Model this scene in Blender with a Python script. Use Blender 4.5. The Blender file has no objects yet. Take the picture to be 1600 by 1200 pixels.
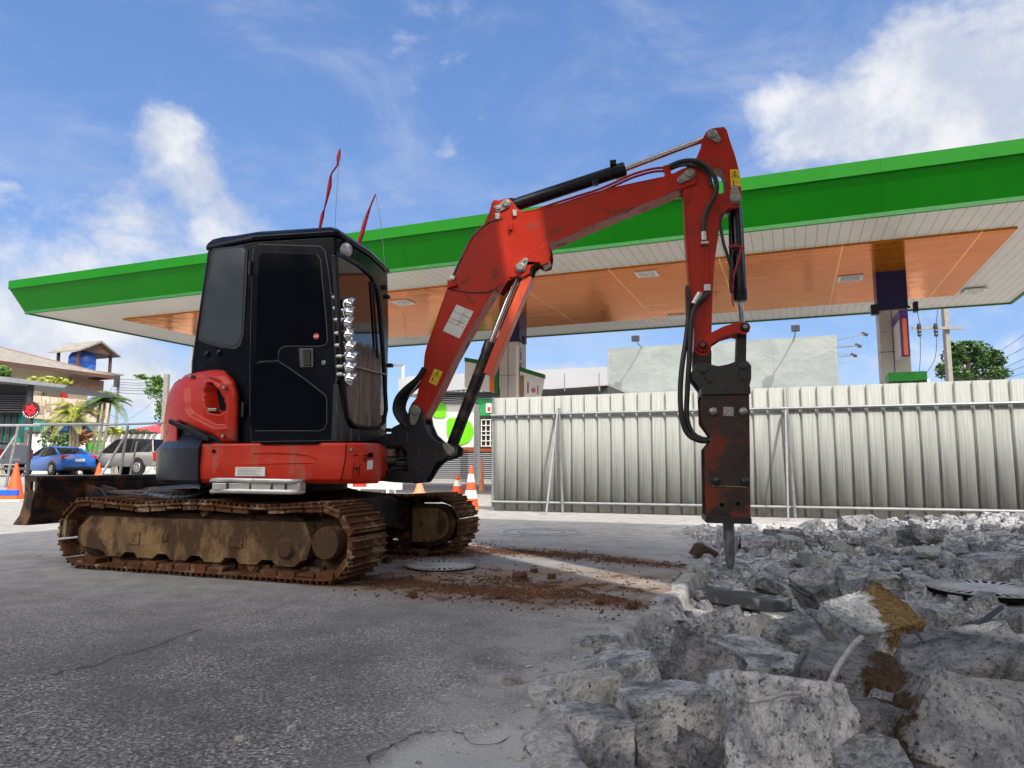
import bpy, bmesh, math, random
import numpy as np
from mathutils import Vector, Matrix, noise
from mathutils.geometry import tessellate_polygon
R = math.radians
rnd = random.Random(7)
SC = bpy.context.scene
COL = SC.collection
# ---------------------------------------------------------------- camera
CAM = Vector((0, 0, .75)); TH = math.atan(127 / 1110.0)
cd = bpy.data.cameras.new('camera'); cam = bpy.data.objects.new('camera', cd); COL.objects.link(cam)
cam.location = CAM; cam.rotation_euler = (math.pi / 2 + TH, 0, 0)
cd.sensor_width = 36; cd.lens = 36 * 1110 / 1600.0; cd.clip_start = .05; cd.clip_end = 3000
SC.camera = cam
# ---------------------------------------------------------------- exposure
SC.view_settings.view_transform = 'Standard'; SC.view_settings.look = 'None'
SC.view_settings.exposure = 1.4; SC.view_settings.gamma = 1
# ---------------------------------------------------------------- sun direction (light travels along LD)
EL = R(49.5); LAZ = Vector((-.37, .93, 0)).normalized()
LD = LAZ * math.cos(EL) + Vector((0, 0, -math.sin(EL)))
sd = bpy.data.lights.new('sun', 'SUN'); sd.energy = 2.0; sd.angle = R(.5); sd.color = (1, .95, .86)
so = bpy.data.objects.new('sun', sd); COL.objects.link(so)
so.rotation_euler = LD.to_track_quat('-Z', 'Y').to_euler(); so.location = (4, -6, 12)

# ---------------------------------------------------------------- pixel geometry
cT, sT = math.cos(TH), math.sin(TH)
def ray(x, y):
    u = (x - 800) / 1110.0; v = (600 - y) / 1110.0
    return Vector((u, cT - v * sT, sT + v * cT))
def at_z(x, y, z=0.0):
    r = ray(x, y); return CAM + r * ((z - CAM.z) / r.z)
def at_Y(x, y, Y):
    r = ray(x, y); return CAM + r * (Y / r.y)
class Frame:
    def __init__(s, o, e, n):
        s.o = Vector(o); s.e = Vector(e).normalized(); s.n = Vector(n).normalized()
    def pt(s, a, lat, z): return s.o + s.e * a + s.n * lat + Vector((0, 0, z))
    def pl(s, x, y, lat):
        r = ray(x, y); t = (lat - (CAM - s.o).dot(s.n)) / r.dot(s.n); p = CAM + r * t
        return ((p - s.o).dot(s.e), p.z)
    def w(s, x, y, lat):
        a, z = s.pl(x, y, lat); return s.pt(a, lat, z)
AV = Vector((.9304, -.3665, 0)); BV = Vector((.3665, .9304, 0))
ST = Frame((0, 0, 0), AV, BV)

# ---------------------------------------------------------------- node helper
class NT:
    def __init__(s, tree): s.t = tree; s.n = tree.nodes; s.l = tree.links
    def new(s, ty, **k):
        n = s.n.new(ty)
        for a, b in k.items(): setattr(n, a, b)
        return n
    def put(s, sock, v):
        if v is None: return
        if isinstance(v, bpy.types.NodeSocket): s.l.new(v, sock)
        else:
            if sock.type == 'RGBA' and len(v) == 3: v = (*v, 1)
            sock.default_value = v
    def math(s, op, a, b=None, clamp=False):
        n = s.new('ShaderNodeMath', operation=op, use_clamp=clamp); s.put(n.inputs[0], a); s.put(n.inputs[1], b); return n.outputs[0]
    def vm(s, op, a, b=None, out=0):
        n = s.new('ShaderNodeVectorMath', operation=op); s.put(n.inputs[0], a); s.put(n.inputs[1], b)
        return n.outputs[out] if out != 'v' else n.outputs['Value']
    def noise(s, vec, scale, detail=4, rough=.55, dist=0, col=False):
        n = s.new('ShaderNodeTexNoise'); s.put(n.inputs['Vector'], vec); s.put(n.inputs['Scale'], scale)
        n.inputs['Detail'].default_value = detail; n.inputs['Roughness'].default_value = rough; n.inputs['Distortion'].default_value = dist
        return n.outputs[1 if col else 0]
    def voro(s, vec, scale, feat='F1', out='Distance', rnd_=1):
        n = s.new('ShaderNodeTexVoronoi', feature=feat); s.put(n.inputs['Vector'], vec); s.put(n.inputs['Scale'], scale)
        n.inputs['Randomness'].default_value = rnd_
        return n.outputs[out]
    def ramp(s, f, lo, hi, a=0.0, b=1.0, smooth=True):
        n = s.new('ShaderNodeMapRange', interpolation_type='SMOOTHSTEP' if smooth else 'LINEAR')
        s.put(n.inputs[0], f); n.inputs[1].default_value = lo; n.inputs[2].default_value = hi
        n.inputs[3].default_value = a; n.inputs[4].default_value = b
        return n.outputs[0]
    def mix(s, f, a, b, blend='MIX'):
        n = s.new('ShaderNodeMix', data_type='RGBA', blend_type=blend); s.put(n.inputs[0], f); s.put(n.inputs[6], a); s.put(n.inputs[7], b)
        return n.outputs[2]
    def xyz(s, v):
        n = s.new('ShaderNodeSeparateXYZ'); s.put(n.inputs[0], v); return n.outputs
    def comb(s, x, y, z):
        n = s.new('ShaderNodeCombineXYZ')
        for i, q in enumerate((x, y, z)): s.put(n.inputs[i], q)
        return n.outputs[0]
    def bump(s, h, strength=.3, dist=.01, nrm=None):
        n = s.new('ShaderNodeBump'); s.put(n.inputs['Height'], h); n.inputs['Strength'].default_value = strength
        n.inputs['Distance'].default_value = dist; s.put(n.inputs['Normal'], nrm); return n.outputs[0]
    def attr(s, name):
        n = s.new('ShaderNodeAttribute', attribute_name=name); return n.outputs['Fac']

def newmat(name):
    m = bpy.data.materials.new(name); m.use_nodes = True
    t = NT(m.node_tree); b = m.node_tree.nodes['Principled BSDF']
    m.diffuse_color = (.5, .5, .5, 1)
    return m, t, b
def mat(name, col, rough=.5, metal=0.0, var=.2, vs=5, bump=.15, bs=60, bd=.003, coat=0, dirt=None, spec=.5, objrand=0, pos=False):
    """dirt = (colour, amount 0..1, scale[, stretchZ])"""
    m, t, b = newmat(name)
    tc = t.new('ShaderNodeTexCoord').outputs['Object'] if not pos else t.new('ShaderNodeNewGeometry').outputs['Position']
    n1 = t.noise(tc, vs, 5, .6)
    f = t.ramp(n1, .3, .7, 1 - var, 1 + var * .6, False)
    c = t.mix(1, col, t.comb(f, f, f), 'MULTIPLY')
    if objrand:
        oi = t.new('ShaderNodeObjectInfo').outputs['Random']
        g = t.ramp(oi, 0, 1, 1 - objrand, 1 + objrand, False)
        c = t.mix(1, c, t.comb(g, g, g), 'MULTIPLY')
    rg = t.ramp(n1, .3, .7, max(rough - .08, .02), min(rough + .1, 1), False)
    if dirt:
        vec = tc
        if len(dirt) > 3: vec = t.vm('MULTIPLY', tc, (1, 1, dirt[3]))
        dn = t.noise(vec, dirt[2], 8, .68, .3)
        k = t.ramp(dn, .78 - dirt[1] * .55, .92 - dirt[1] * .55)
        c = t.mix(k, c, dirt[0]); rg = t.mix(k, t.comb(rg, rg, rg), (.9, .9, .9))
        if metal:
            mm = t.math('SUBTRACT', 1, k); t.put(b.inputs['Metallic'], t.math('MULTIPLY', mm, metal))
    t.put(b.inputs['Base Color'], c); t.put(b.inputs['Roughness'], rg)
    if metal and not dirt: b.inputs['Metallic'].default_value = metal
    b.inputs['Specular IOR Level'].default_value = spec
    if coat: b.inputs['Coat Weight'].default_value = coat; b.inputs['Coat Roughness'].default_value = .08
    if bump: t.put(b.inputs['Normal'], t.bump(t.noise(tc, bs, 4, .6), bump, bd))
    return m

# ---------------------------------------------------------------- world
W = bpy.data.worlds.new('World'); SC.world = W; W.use_nodes = True
wt = NT(W.node_tree); bg = W.node_tree.nodes['Background']
sky = wt.new('ShaderNodeTexSky', sky_type='NISHITA', sun_disc=False, sun_elevation=EL)
sky.sun_rotation = math.atan2(-LAZ.x, -LAZ.y)
sky.altitude = 0; sky.air_density = 1.0; sky.dust_density = .6; sky.ozone_density = 1.5
dv = wt.new('ShaderNodeTexCoord').outputs['Generated']
warp = wt.vm('ADD', dv, wt.vm('SCALE', wt.vm('SUBTRACT', wt.noise(dv, 5, 4, .6, 0, True), (.5, .5, .5))))
wt.n[-1].inputs
for nd in wt.n:
    if nd.bl_idname == 'ShaderNodeVectorMath' and nd.operation == 'SCALE': nd.inputs['Scale'].default_value = .10
# (px x, px y, radius, vertical squash, strength)
blobs = [(1590, 105, .17, 1.0, 1.0), (1475, 160, .20, 1.25, 1.0), (1350, 205, .19, 1.4, 1.0), (1250, 240, .12, 1.5, .8), (1450, 215, .2, 1.2, 1.0), (1560, 200, .2, 1.1, 1.0), (1700, 180, .3, 1.2, 1),
         (262, 225, .075, .7, .66), (285, 300, .11, .9, .72), (200, 355, .15, 1.6, .78), (330, 360, .13, 1.3, .7), (130, 345, .07, 1.2, .5),
         (500, 85, .05, .8, .45), (620, 290, .10, .9, .55), (560, 340, .10, 1.2, .45), (690, 240, .06, 1.4, .38), (350, 150, .05, 1, .3),
         (20, 470, .19, 1.0, .9), (100, 520, .22, 1.3, .95), (215, 580, .16, 1.7, 1.0), (-10, 310, .10, 1.6, .6), (60, 590, .2, 1, .6),
         (880, 592, .12, 3.0, .75), (950, 588, .12, 3.0, .65), (720, 590, .12, 3.0, .5), (1520, 540, .25, 1.6, .62), (1400, 560, .16, 1.4, .5),
         (700, 15, .3, 1.6, .42), (860, 130, .2, 2.2, .3), (450, 40, .2, 1.8, .3), (1000, 60, .22, 1.8, .25), (1100, 130, .13, 2, .25)]
msk = None
for (bx, by, br, sq, stg) in blobs:
    c = ray(bx, by).normalized()
    d = wt.vm('SUBTRACT', warp, tuple(c)); d = wt.vm('MULTIPLY', d, (1, 1, sq))
    L = wt.new('ShaderNodeVectorMath', operation='LENGTH'); wt.put(L.inputs[0], d)
    v = wt.ramp(L.outputs['Value'], 0, br * 1.25, stg, 0)
    msk = v if msk is None else wt.math('MAXIMUM', msk, v)
n1 = wt.noise(wt.vm('MULTIPLY', dv, (1, 1, 1.6)), 6.5, 9, .62, .25)
n2 = wt.noise(dv, 22, 7, .65, .2)
dens = wt.math('ADD', wt.math('MULTIPLY', wt.math('SUBTRACT', n1, .5), 1.5), wt.math('MULTIPLY', wt.math('SUBTRACT', n2, .5), .35))
dens = wt.math('ADD', dens, msk)
cf = wt.ramp(dens, .36, .90)
thin = wt.ramp(wt.noise(wt.vm('MULTIPLY', dv, (1, 1, 2.2)), 3.2, 8, .66, .5), .40, .80, 0, .42)
cf = wt.math('MAXIMUM', cf, thin)
shade = wt.ramp(wt.noise(wt.vm('ADD', dv, (.03, .02, -.04)), 9, 6, .6), .35, .68)
ccol = wt.mix(shade, (2.05, 2.25, 2.7), (3.35, 3.35, 3.35))
dz_ = wt.xyz(dv)
clear = wt.mix(wt.ramp(dz_[2], -.02, .26, 0, 1, False), (1.08, 1.78, 3.05), (.53, 1.08, 2.45))
clear = wt.mix(wt.ramp(dz_[2], .22, .75, 0, 1, False), clear, (.31, .70, 1.78))
skc = wt.mix(.80, sky.outputs[0], clear)
front = wt.mix(wt.math('MULTIPLY', cf, .95), skc, ccol)
# unseen bright cloud added behind the camera as fill for the shaded foreground
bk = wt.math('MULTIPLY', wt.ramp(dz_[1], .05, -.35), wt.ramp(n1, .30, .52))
low = wt.math('MULTIPLY', wt.ramp(dz_[1], .0, -.2), wt.ramp(wt.math('ADD', dz_[2], wt.math('MULTIPLY', wt.math('SUBTRACT', n2, .5), .25)), .42, .26))  # dark band added low behind the camera to dim reflections in the cab
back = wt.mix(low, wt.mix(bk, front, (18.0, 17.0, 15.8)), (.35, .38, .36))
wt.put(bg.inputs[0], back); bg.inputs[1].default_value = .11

# ---------------------------------------------------------------- mesh builder
def wloc(o):
    v = Vector((0, 0, 0))
    while o is not None: v += o.location; o = o.parent
    return v
def tag(o, label=None, cat=None, group=None, kind=None):
    if label: o['label'] = label
    if cat: o['category'] = cat
    if group: o['group'] = group
    if kind: o['kind'] = kind
    return o
def thing(name, label, cat, loc=(0, 0, 0), group=None):
    o = bpy.data.objects.new(name, None); COL.objects.link(o); o.location = loc; o.empty_display_size = .2
    return tag(o, label, cat, group)
def crom(pts, n=6):
    P = [Vector(p) for p in pts]; P = [P[0] * 2 - P[1]] + P + [P[-1] * 2 - P[-2]]; out = []
    for i in range(1, len(P) - 2):
        p0, p1, p2, p3 = P[i - 1:i + 3]
        for k in range(n):
            t = k / n
            out.append(.5 * ((2 * p1) + (p2 - p0) * t + (2 * p0 - 5 * p1 + 4 * p2 - p3) * t * t + (3 * p1 - p0 - 3 * p2 + p3) * t ** 3))
    out.append(P[-2]); return out
class MB:
    def __init__(s): s.v = []; s.f = []; s.fm = []; s.mi = 0
    def add(s, vs, fs):
        o = len(s.v); s.v += [Vector(p) for p in vs]
        for f in fs: s.f.append([i + o for i in f]); s.fm.append(s.mi)
        return s
    def boxf(s, c, ax, ay, az, dx, dy, dz):
        """centre c, unit axes, full sizes"""
        c = Vector(c); vs = []
        for k in (-.5, .5):
            for j in (-.5, .5):
                for i in (-.5, .5): vs.append(c + ax * (i * dx) + ay * (j * dy) + az * (k * dz))
        return s.add(vs, [(0, 2, 3, 1), (4, 5, 7, 6), (0, 1, 5, 4), (2, 6, 7, 3), (0, 4, 6, 2), (1, 3, 7, 5)])
    def box(s, x0, x1, y0, y1, z0, z1):
        return s.boxf(((x0 + x1) / 2, (y0 + y1) / 2, (z0 + z1) / 2), Vector((1, 0, 0)), Vector((0, 1, 0)), Vector((0, 0, 1)), x1 - x0, y1 - y0, z1 - z0)
    def fbox(s, F, a0, a1, l0, l1, z0, z1):
        return s.boxf(F.pt((a0 + a1) / 2, (l0 + l1) / 2, (z0 + z1) / 2), F.e, F.n, Vector((0, 0, 1)), a1 - a0, l1 - l0, z1 - z0)
    def bar(s, p0, p1, w, h, up=Vector((0, 0, 1))):
        p0 = Vector(p0); p1 = Vector(p1); d = (p1 - p0); L = d.length; d.normalize()
        sd_ = d.cross(up)
        if sd_.length < 1e-4: sd_ = d.cross(Vector((1, 0, 0)))
        sd_.normalize(); u = sd_.cross(d).normalized()
        return s.boxf((p0 + p1) / 2, d, sd_, u, L, w, h)
    def tube(s, pts, r, n=8, smooth=0, caps=True):
        P = crom(pts, smooth) if smooth else [Vector(p) for p in pts]
        rr = r if isinstance(r, (list, tuple)) else [r] * len(P)
        if len(rr) != len(P): rr = [rr[0] + (rr[-1] - rr[0]) * i / (len(P) - 1) for i in range(len(P))]
        t0 = (P[1] - P[0]).normalized(); up = Vector((0, 0, 1)) if abs(t0.z) < .9 else Vector((1, 0, 0))
        nn = (up - t0 * up.dot(t0)).normalized(); vs = []
        for i, p in enumerate(P):
            t = (P[min(i + 1, len(P) - 1)] - P[max(i - 1, 0)]).normalized()
            nn = (nn - t * nn.dot(t)).normalized(); b = t.cross(nn)
            for k in range(n):
                a = 2 * math.pi * k / n; vs.append(p + (nn * math.cos(a) + b * math.sin(a)) * rr[i])
        fs = []
        for i in range(len(P) - 1):
            for k in range(n): k2 = (k + 1) % n; fs.append((i * n + k, i * n + k2, (i + 1) * n + k2, (i + 1) * n + k))
        if caps: fs.append(tuple(range(n))[::-1]); fs.append(tuple((len(P) - 1) * n + k for k in range(n)))
        return s.add(vs, fs)
    def cyl(s, p0, p1, r, n=20, r1=None): return s.tube([p0, p1], [r, r if r1 is None else r1], n)
    def lathe(s, c, axis, prof, n=20, cap=True):
        """prof: (distance along axis, radius)"""
        c = Vector(c); ax = Vector(axis).normalized(); up = Vector((0, 0, 1)) if abs(ax.z) < .9 else Vector((1, 0, 0))
        u = (up - ax * up.dot(ax)).normalized(); w = ax.cross(u); vs = []
        for (h, r) in prof:
            for k in range(n): a = 2 * math.pi * k / n; vs.append(c + ax * h + (u * math.cos(a) + w * math.sin(a)) * max(r, 1e-4))
        fs = []
        for i in range(len(prof) - 1):
            for k in range(n): k2 = (k + 1) % n; fs.append((i * n + k, i * n + k2, (i + 1) * n + k2, (i + 1) * n + k))
        if cap: fs.append(tuple(range(n))[::-1]); fs.append(tuple((len(prof) - 1) * n + k for k in range(n)))
        return s.add(vs, fs)
    def prism(s, F, poly, l0, l1, holes=()):
        """poly in (a,z) on frame F, from lateral l0 to l1"""
        loops = [list(poly)] + [list(h) for h in holes]
        flat = [p for L in loops for p in L]; n = len(flat)
        tri = tessellate_polygon([[Vector((p[0], p[1], 0)) for p in L] for L in loops])
        vs = [F.pt(p[0], l0, p[1]) for p in flat] + [F.pt(p[0], l1, p[1]) for p in flat]
        fs = [tuple(t) for t in tri] + [tuple(i + n for i in t[::-1]) for t in tri]; o = 0
        for L in loops:
            m = len(L)
            for i in range(m): j = (i + 1) % m; fs.append((o + i, o + j, o + j + n, o + i + n))
            o += m
        return s.add(vs, fs)
    def loft(s, secs, cap=True, closed=True):
        n = len(secs[0]); vs = [p for S_ in secs for p in S_]; fs = []
        for i in range(len(secs) - 1):
            for k in range(n if closed else n - 1): k2 = (k + 1) % n; fs.append((i * n + k, i * n + k2, (i + 1) * n + k2, (i + 1) * n + k))
        if cap: fs.append(tuple(range(n))[::-1]); fs.append(tuple((len(secs) - 1) * n + k for k in range(n)))
        return s.add(vs, fs)
    def build(s, name, m, parent=None, bevel=0, smooth=True, ang=35, seg=2, center=True):
        me = bpy.data.meshes.new(name)
        off = wloc(parent) if parent is not None else Vector((0, 0, 0)); loc = Vector((0, 0, 0))
        if parent is None and center:
            xs = [v.x for v in s.v]; ys = [v.y for v in s.v]; zs = [v.z for v in s.v]
            off = Vector(((min(xs) + max(xs)) / 2, (min(ys) + max(ys)) / 2, min(zs))); loc = off
        me.from_pydata([tuple(v - off) for v in s.v], [], s.f)
        for mm in (m if isinstance(m, (list, tuple)) else [m]): me.materials.append(mm)
        if isinstance(m, (list, tuple)): me.polygons.foreach_set('material_index', s.fm)
        bm = bmesh.new(); bm.from_mesh(me); bmesh.ops.remove_doubles(bm, verts=bm.verts, dist=1e-5)
        bmesh.ops.recalc_face_normals(bm, faces=bm.faces); bm.to_mesh(me); bm.free()
        if smooth:
            me.polygons.foreach_set('use_smooth', [True] * len(me.polygons)); me.set_sharp_from_angle(angle=R(ang))
        o = bpy.data.objects.new(name, me); COL.objects.link(o)
        if parent is not None: o.parent = parent
        else: o.location = loc
        if bevel:
            b = o.modifiers.new('bevel', 'BEVEL'); b.width = bevel; b.segments = seg; b.limit_method = 'ANGLE'; b.angle_limit = R(32)
            b.harden_normals = True
        return o
def copy_tree(o, parent=None):
    c = o.copy(); COL.objects.link(c)
    if parent is not None: c.parent = parent
    for ch in list(o.children): copy_tree(ch, c)
    return c
Zv = Vector((0, 0, 1))
# ================================================================ SETTING
# broken-out zone polygon (world XY) from its outline on the ground
EDGE_PX = [(1010, 1500), (960, 1260), (885, 1190), (874, 1120), (880, 1062), (955, 1032), (978, 1000), (1000, 968), (1046, 955), (1052, 938), (1068, 915), (1096, 888), (1112, 866), (1085, 846), (1062, 832), (1100, 821), (1300, 818)]
ZONE = [tuple(at_z(x, y)[:2]) for x, y in EDGE_PX]
ZONE += [(7.2, 9.0), (14, 6.2), (14, -1), (1.2, -1)]
SLAB_PX = [(560, 1235), (612, 1168), (690, 1128), (735, 1138), (790, 1128), (840, 1098), (868, 1040), (935, 1015), (985, 955), (1010, 950), (900, 1300), (600, 1400)]
SLAB = [tuple(at_z(x, y)[:2]) for x, y in SLAB_PX]
def sdist(P, poly):
    """signed distance, positive inside; P (N,2) numpy"""
    x, y = P[:, 0], P[:, 1]; ins = np.zeros(len(P), bool); dm = np.full(len(P), 1e9)
    n = len(poly)
    for i in range(n):
        x0, y0 = poly[i]; x1, y1 = poly[(i + 1) % n]
        c = ((y0 > y) != (y1 > y)) & (x < (x1 - x0) * (y - y0) / ((y1 - y0) + 1e-12) + x0); ins ^= c
        dx, dy = x1 - x0, y1 - y0; t = np.clip(((x - x0) * dx + (y - y0) * dy) / (dx * dx + dy * dy + 1e-12), 0, 1)
        dm = np.minimum(dm, np.hypot(x - x0 - t * dx, y - y0 - t * dy))
    return np.where(ins, dm, -dm)
def sst(a, b, x): t = np.clip((x - a) / (b - a), 0, 1); return t * t * (3 - 2 * t)
xs = np.concatenate([[-600, -300, -160, -100, -70, -50, -38, -28, -20, -14, -10, -8], np.arange(-6.5, 9.0, .04), [10, 12, 16, 22, 30, 45, 70, 110, 200, 400, 700]])
ys = np.concatenate([[-60, -25, -10, -4, -1, .4, 1.0], np.arange(1.3, 10.6, .04), np.arange(10.8, 14, .3), [15, 16.5, 18, 20, 22, 24, 26, 28, 30, 34, 40, 48, 60, 80, 120, 200, 400, 900]])
GX, GY = np.meshgrid(xs, ys); PT = np.stack([GX.ravel(), GY.ravel()], 1)
nz = np.array([noise.fractal(Vector((p[0] * 2.2, p[1] * 2.2, 0)), 1.0, 2.0, 4) for p in PT]) if True else 0
nz2 = np.array([noise.noise(Vector((p[0] * 9, p[1] * 9, 3))) for p in PT])
dz = sdist(PT, ZONE) + nz2 * .025 + nz * .02
dsl = sdist(PT, SLAB) + nz2 * .03 + nz * .05
def moundf(X, Y):
    return .17 * sst(3.0, 6.5, X) * sst(3.0, 7.0, Y) + .05 * sst(1.5, 3.0, X) * sst(3, 5, Y)
ins = sst(-.004, .05, dz)
near = (np.abs(PT[:, 0]) < 9) & (PT[:, 1] < 11)
H = np.where(near, -.013 * sst(0, .04, dsl) * (1 - ins), 0)
H = H + ins * (-.115 + moundf(PT[:, 0], PT[:, 1]) + nz * .04 + nz2 * .018)
H = H + .26 * sst(20, 32, PT[:, 1]) * sst(-6, -14, PT[:, 0])
H = H + np.where(near, nz * .004, 0) * (1 - ins)
me = bpy.data.meshes.new('ground')
nx, ny = len(xs), len(ys)
me.vertices.add(nx * ny); me.vertices.foreach_set('co', np.stack([PT[:, 0], PT[:, 1], H], 1).ravel())
ii = (np.arange(ny - 1)[:, None] * nx + np.arange(nx - 1)[None, :]).ravel()
quads = np.stack([ii, ii + 1, ii + nx + 1, ii + nx], 1).astype(np.int32)
me.loops.add(quads.size); me.loops.foreach_set('vertex_index', quads.ravel())
me.polygons.add(len(quads)); me.polygons.foreach_set('loop_start', np.arange(0, quads.size, 4, dtype=np.int32))
me.update(calc_edges=True)
me.polygons.foreach_set('use_smooth', [True] * len(quads))
# mud bands (world XY segments, radius, strength)
def seg(p, a, b, r):
    ax, ay = a; bx, by = b; dx, dy = bx - ax, by - ay; t = np.clip(((p[:, 0] - ax) * dx + (p[:, 1] - ay) * dy) / (dx * dx + dy * dy), 0, 1)
    return 1 - np.clip(np.hypot(p[:, 0] - ax - t * dx, p[:, 1] - ay - t * dy) / r, 0, 1)
mud = np.zeros(len(PT))
for (a, b, r, st) in [((560, 905), (860, 930), .55, 1.0), ((640, 885), (1000, 925), .7, .6), ((820, 915), (985, 942), .35, .9), ((740, 858), (900, 868), .5, 1.0), ((880, 866), (1055, 884), .35, .9), ((620, 870), (740, 862), .5, .9),
                      ((120, 880), (300, 890), .2, .5), ((600, 895), (1000, 900), .7, .52), ((640, 930), (1060, 950), .3, .55), ((30, 870), (95, 872), .25, .4)]:
    mud = np.maximum(mud, st * seg(PT, at_z(*a)[:2], at_z(*b)[:2], r))
dust = sst(-.9, -.02, dz) * .75 + .25 * sst(5, 8.5, PT[:, 1])
zone = sst(-.01, .03, dz); slab = sst(-.01, .03, dsl)
for nm, arr in (('mud', mud), ('dust', dust), ('zone', zone), ('slab', slab)):
    at = me.attributes.new(nm, 'FLOAT', 'POINT'); at.data.foreach_set('value', np.asarray(arr, dtype=np.float32))
m, t, b = newmat('asphalt_ground')
P = t.new('ShaderNodeNewGeometry').outputs['Position']; px_ = t.xyz(P)
big = t.noise(P, .55, 6, .6); med = t.noise(P, 5, 6, .65); fine = t.noise(P, 75, 6, .75); agg = t.voro(P, 135, 'F1', 'Color'); agv = t.xyz(agg)[0]
near_ = t.ramp(t.math('ADD', px_[1], t.math('MULTIPLY', t.math('SUBTRACT', big, .5), 2.5)), 1.8, 6.2, 1, 0)
c_as = t.mix(t.ramp(fine, .38, .62), (.04, .039, .040), (.31, .30, .29))
c_as = t.mix(t.ramp(agv, .90, .96), c_as, (.50, .485, .47))
c_as = t.mix(t.ramp(agv, .0, .22, .85, 0), c_as, (.018, .018, .02))
c_as = t.mix(t.ramp(t.noise(P, 1.1, 7, .7, .6), .42, .62, 0, .68), c_as, (.075, .073, .074))
c_co = t.mix(t.ramp(med, .3, .7), (.25, .24, .232), (.38, .37, .355)); c_co = t.mix(t.ramp(fine, .3, .7, .38, 0), c_co, (.12, .12, .125))
c = t.mix(t.math('MULTIPLY', near_, .9), c_co, c_as)
c = t.mix(t.ramp(t.noise(P, 1.7, 7, .7, .4), .52, .72, 0, .45), c, (.16, .16, .17))
dustc = t.math('MULTIPLY', t.attr('dust'), t.ramp(t.noise(P, 3, 7, .7), .3, .62))
c = t.mix(dustc, c, (.40, .39, .375))
c = t.mix(t.math('MULTIPLY', t.attr('slab'), .8), c, t.mix(med, (.36, .355, .34), (.46, .46, .46)))
c = t.mix(t.attr('zone'), c, t.mix(t.ramp(t.noise(P, 9, 8, .75), .3, .7), (.17, .17, .18), (.42, .42, .43)))
mn = t.noise(P, 6, 9, .78, .35); mk = t.ramp(t.math('ADD', mn, t.math('MULTIPLY', t.attr('mud'), .34)), .69, .80)
mk = t.math('MULTIPLY', mk, t.ramp(t.attr('mud'), .02, .2)); 
mcol = t.mix(t.ramp(t.noise(P, 26, 6, .7), .35, .65), (.05, .022, .012), (.17, .08, .038))
stain = t.math('MULTIPLY', t.ramp(t.attr('mud'), .02, .6, 0, .85), t.ramp(t.noise(P, 2.5, 6, .6), .3, .6)); c = t.mix(stain, c, (.20, .12, .075)); c = t.mix(mk, c, mcol)
t.put(b.inputs['Base Color'], c); b.inputs['Roughness'].default_value = .92; b.inputs['Specular IOR Level'].default_value = .06
hh = t.math('ADD', t.math('MULTIPLY', fine, .8), t.math('MULTIPLY', mk, t.math('ADD', 1.0, t.math('MULTIPLY', t.noise(P, 40, 5, .7), 2.5))))
hh = t.math('ADD', hh, t.math('MULTIPLY', med, .7)); hh = t.math('ADD', hh, t.math('MULTIPLY', agv, .25))
t.put(b.inputs['Normal'], t.bump(hh, .8, .010))
me.materials.append(m); G_MAT = m
g = bpy.data.objects.new('ground', me); COL.objects.link(g); tag(g, kind='structure')
def gz(x, y):
    """ground height at a point"""
    i = int(np.clip(np.searchsorted(xs, x) - 1, 0, nx - 2)); j = int(np.clip(np.searchsorted(ys, y) - 1, 0, ny - 2))
    u = (x - xs[i]) / (xs[i + 1] - xs[i]); v = (y - ys[j]) / (ys[j + 1] - ys[j]); h = H
    return (h[j * nx + i] * (1 - u) + h[j * nx + i + 1] * u) * (1 - v) + (h[(j + 1) * nx + i] * (1 - u) + h[(j + 1) * nx + i + 1] * u) * v
def gp(x, y, dz_=0):
    p = at_z(x, y, 0.0)
    for _ in range(4): p = at_z(x, y, min(gz(p.x, p.y), .5))
    return Vector((p.x, p.y, gz(p.x, p.y) + dz_))
# jagged broken lip of the pavement slab
m, t, b = newmat('broken_lip'); P = t.new('ShaderNodeNewGeometry').outputs['Position']; n = t.noise(P, 14, 8, .75); n2 = t.noise(P, 90, 5, .7)
c = t.mix(t.ramp(n, .35, .65), (.20, .195, .19), (.44, .43, .415)); c = t.mix(t.ramp(n2, .5, .68, 0, .6), c, (.07, .07, .075)); t.put(b.inputs['Base Color'], c); b.inputs['Roughness'].default_value = .95
t.put(b.inputs['Normal'], t.bump(t.math('ADD', n, n2), .9, .01)); M_lip = m
lip = []; ed = [Vector((*q, 0)) for q in ZONE[1:16]]
for i in range(len(ed) - 1):
    L_ = (ed[i + 1] - ed[i]).length; k = max(2, int(L_ / .018))
    for j in range(k): lip.append(ed[i].lerp(ed[i + 1], j / k))
mb = MB(); rows = []
for i, p in enumerate(lip):
    d = (lip[min(i + 3, len(lip) - 1)] - lip[max(i - 3, 0)]).normalized(); nr = Vector((d.y, -d.x, 0))   # towards the hole
    stp_ = math.floor(i / 9 + 3 * noise.noise(p * 3)); j = noise.noise(Vector((stp_ * 3.7, 0, 0))) * .05 + noise.noise(p * 11) * .012
    wv = .10 + .06 * noise.noise(p * 4 + Vector((9, 0, 0))); z0 = .014 + .008 * noise.noise(p * 9); e_ = p + nr * (.02 + j)
    zl = noise.noise(p * 12) * .005
    rows += [Vector((*(e_ - nr * (wv + .03))[:2], -.012)), Vector((*(e_ - nr * wv)[:2], .003)), Vector((*(e_ - nr * wv * .5)[:2], z0)), Vector((*(e_ - nr * .012)[:2], z0 + zl)), Vector((*e_[:2], z0 - .012 + zl)), Vector((*(e_ + nr * (.012 + .02 * noise.noise(p * 14)))[:2], -.045)), Vector((*(e_ + nr * .0)[:2], -.16))]
nn6 = 7; mb.add(rows, [(i * nn6 + k, i * nn6 + k + 1, (i + 1) * nn6 + k + 1, (i + 1) * nn6 + k) for i in range(len(lip) - 1) for k in range(nn6 - 1)])
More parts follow.
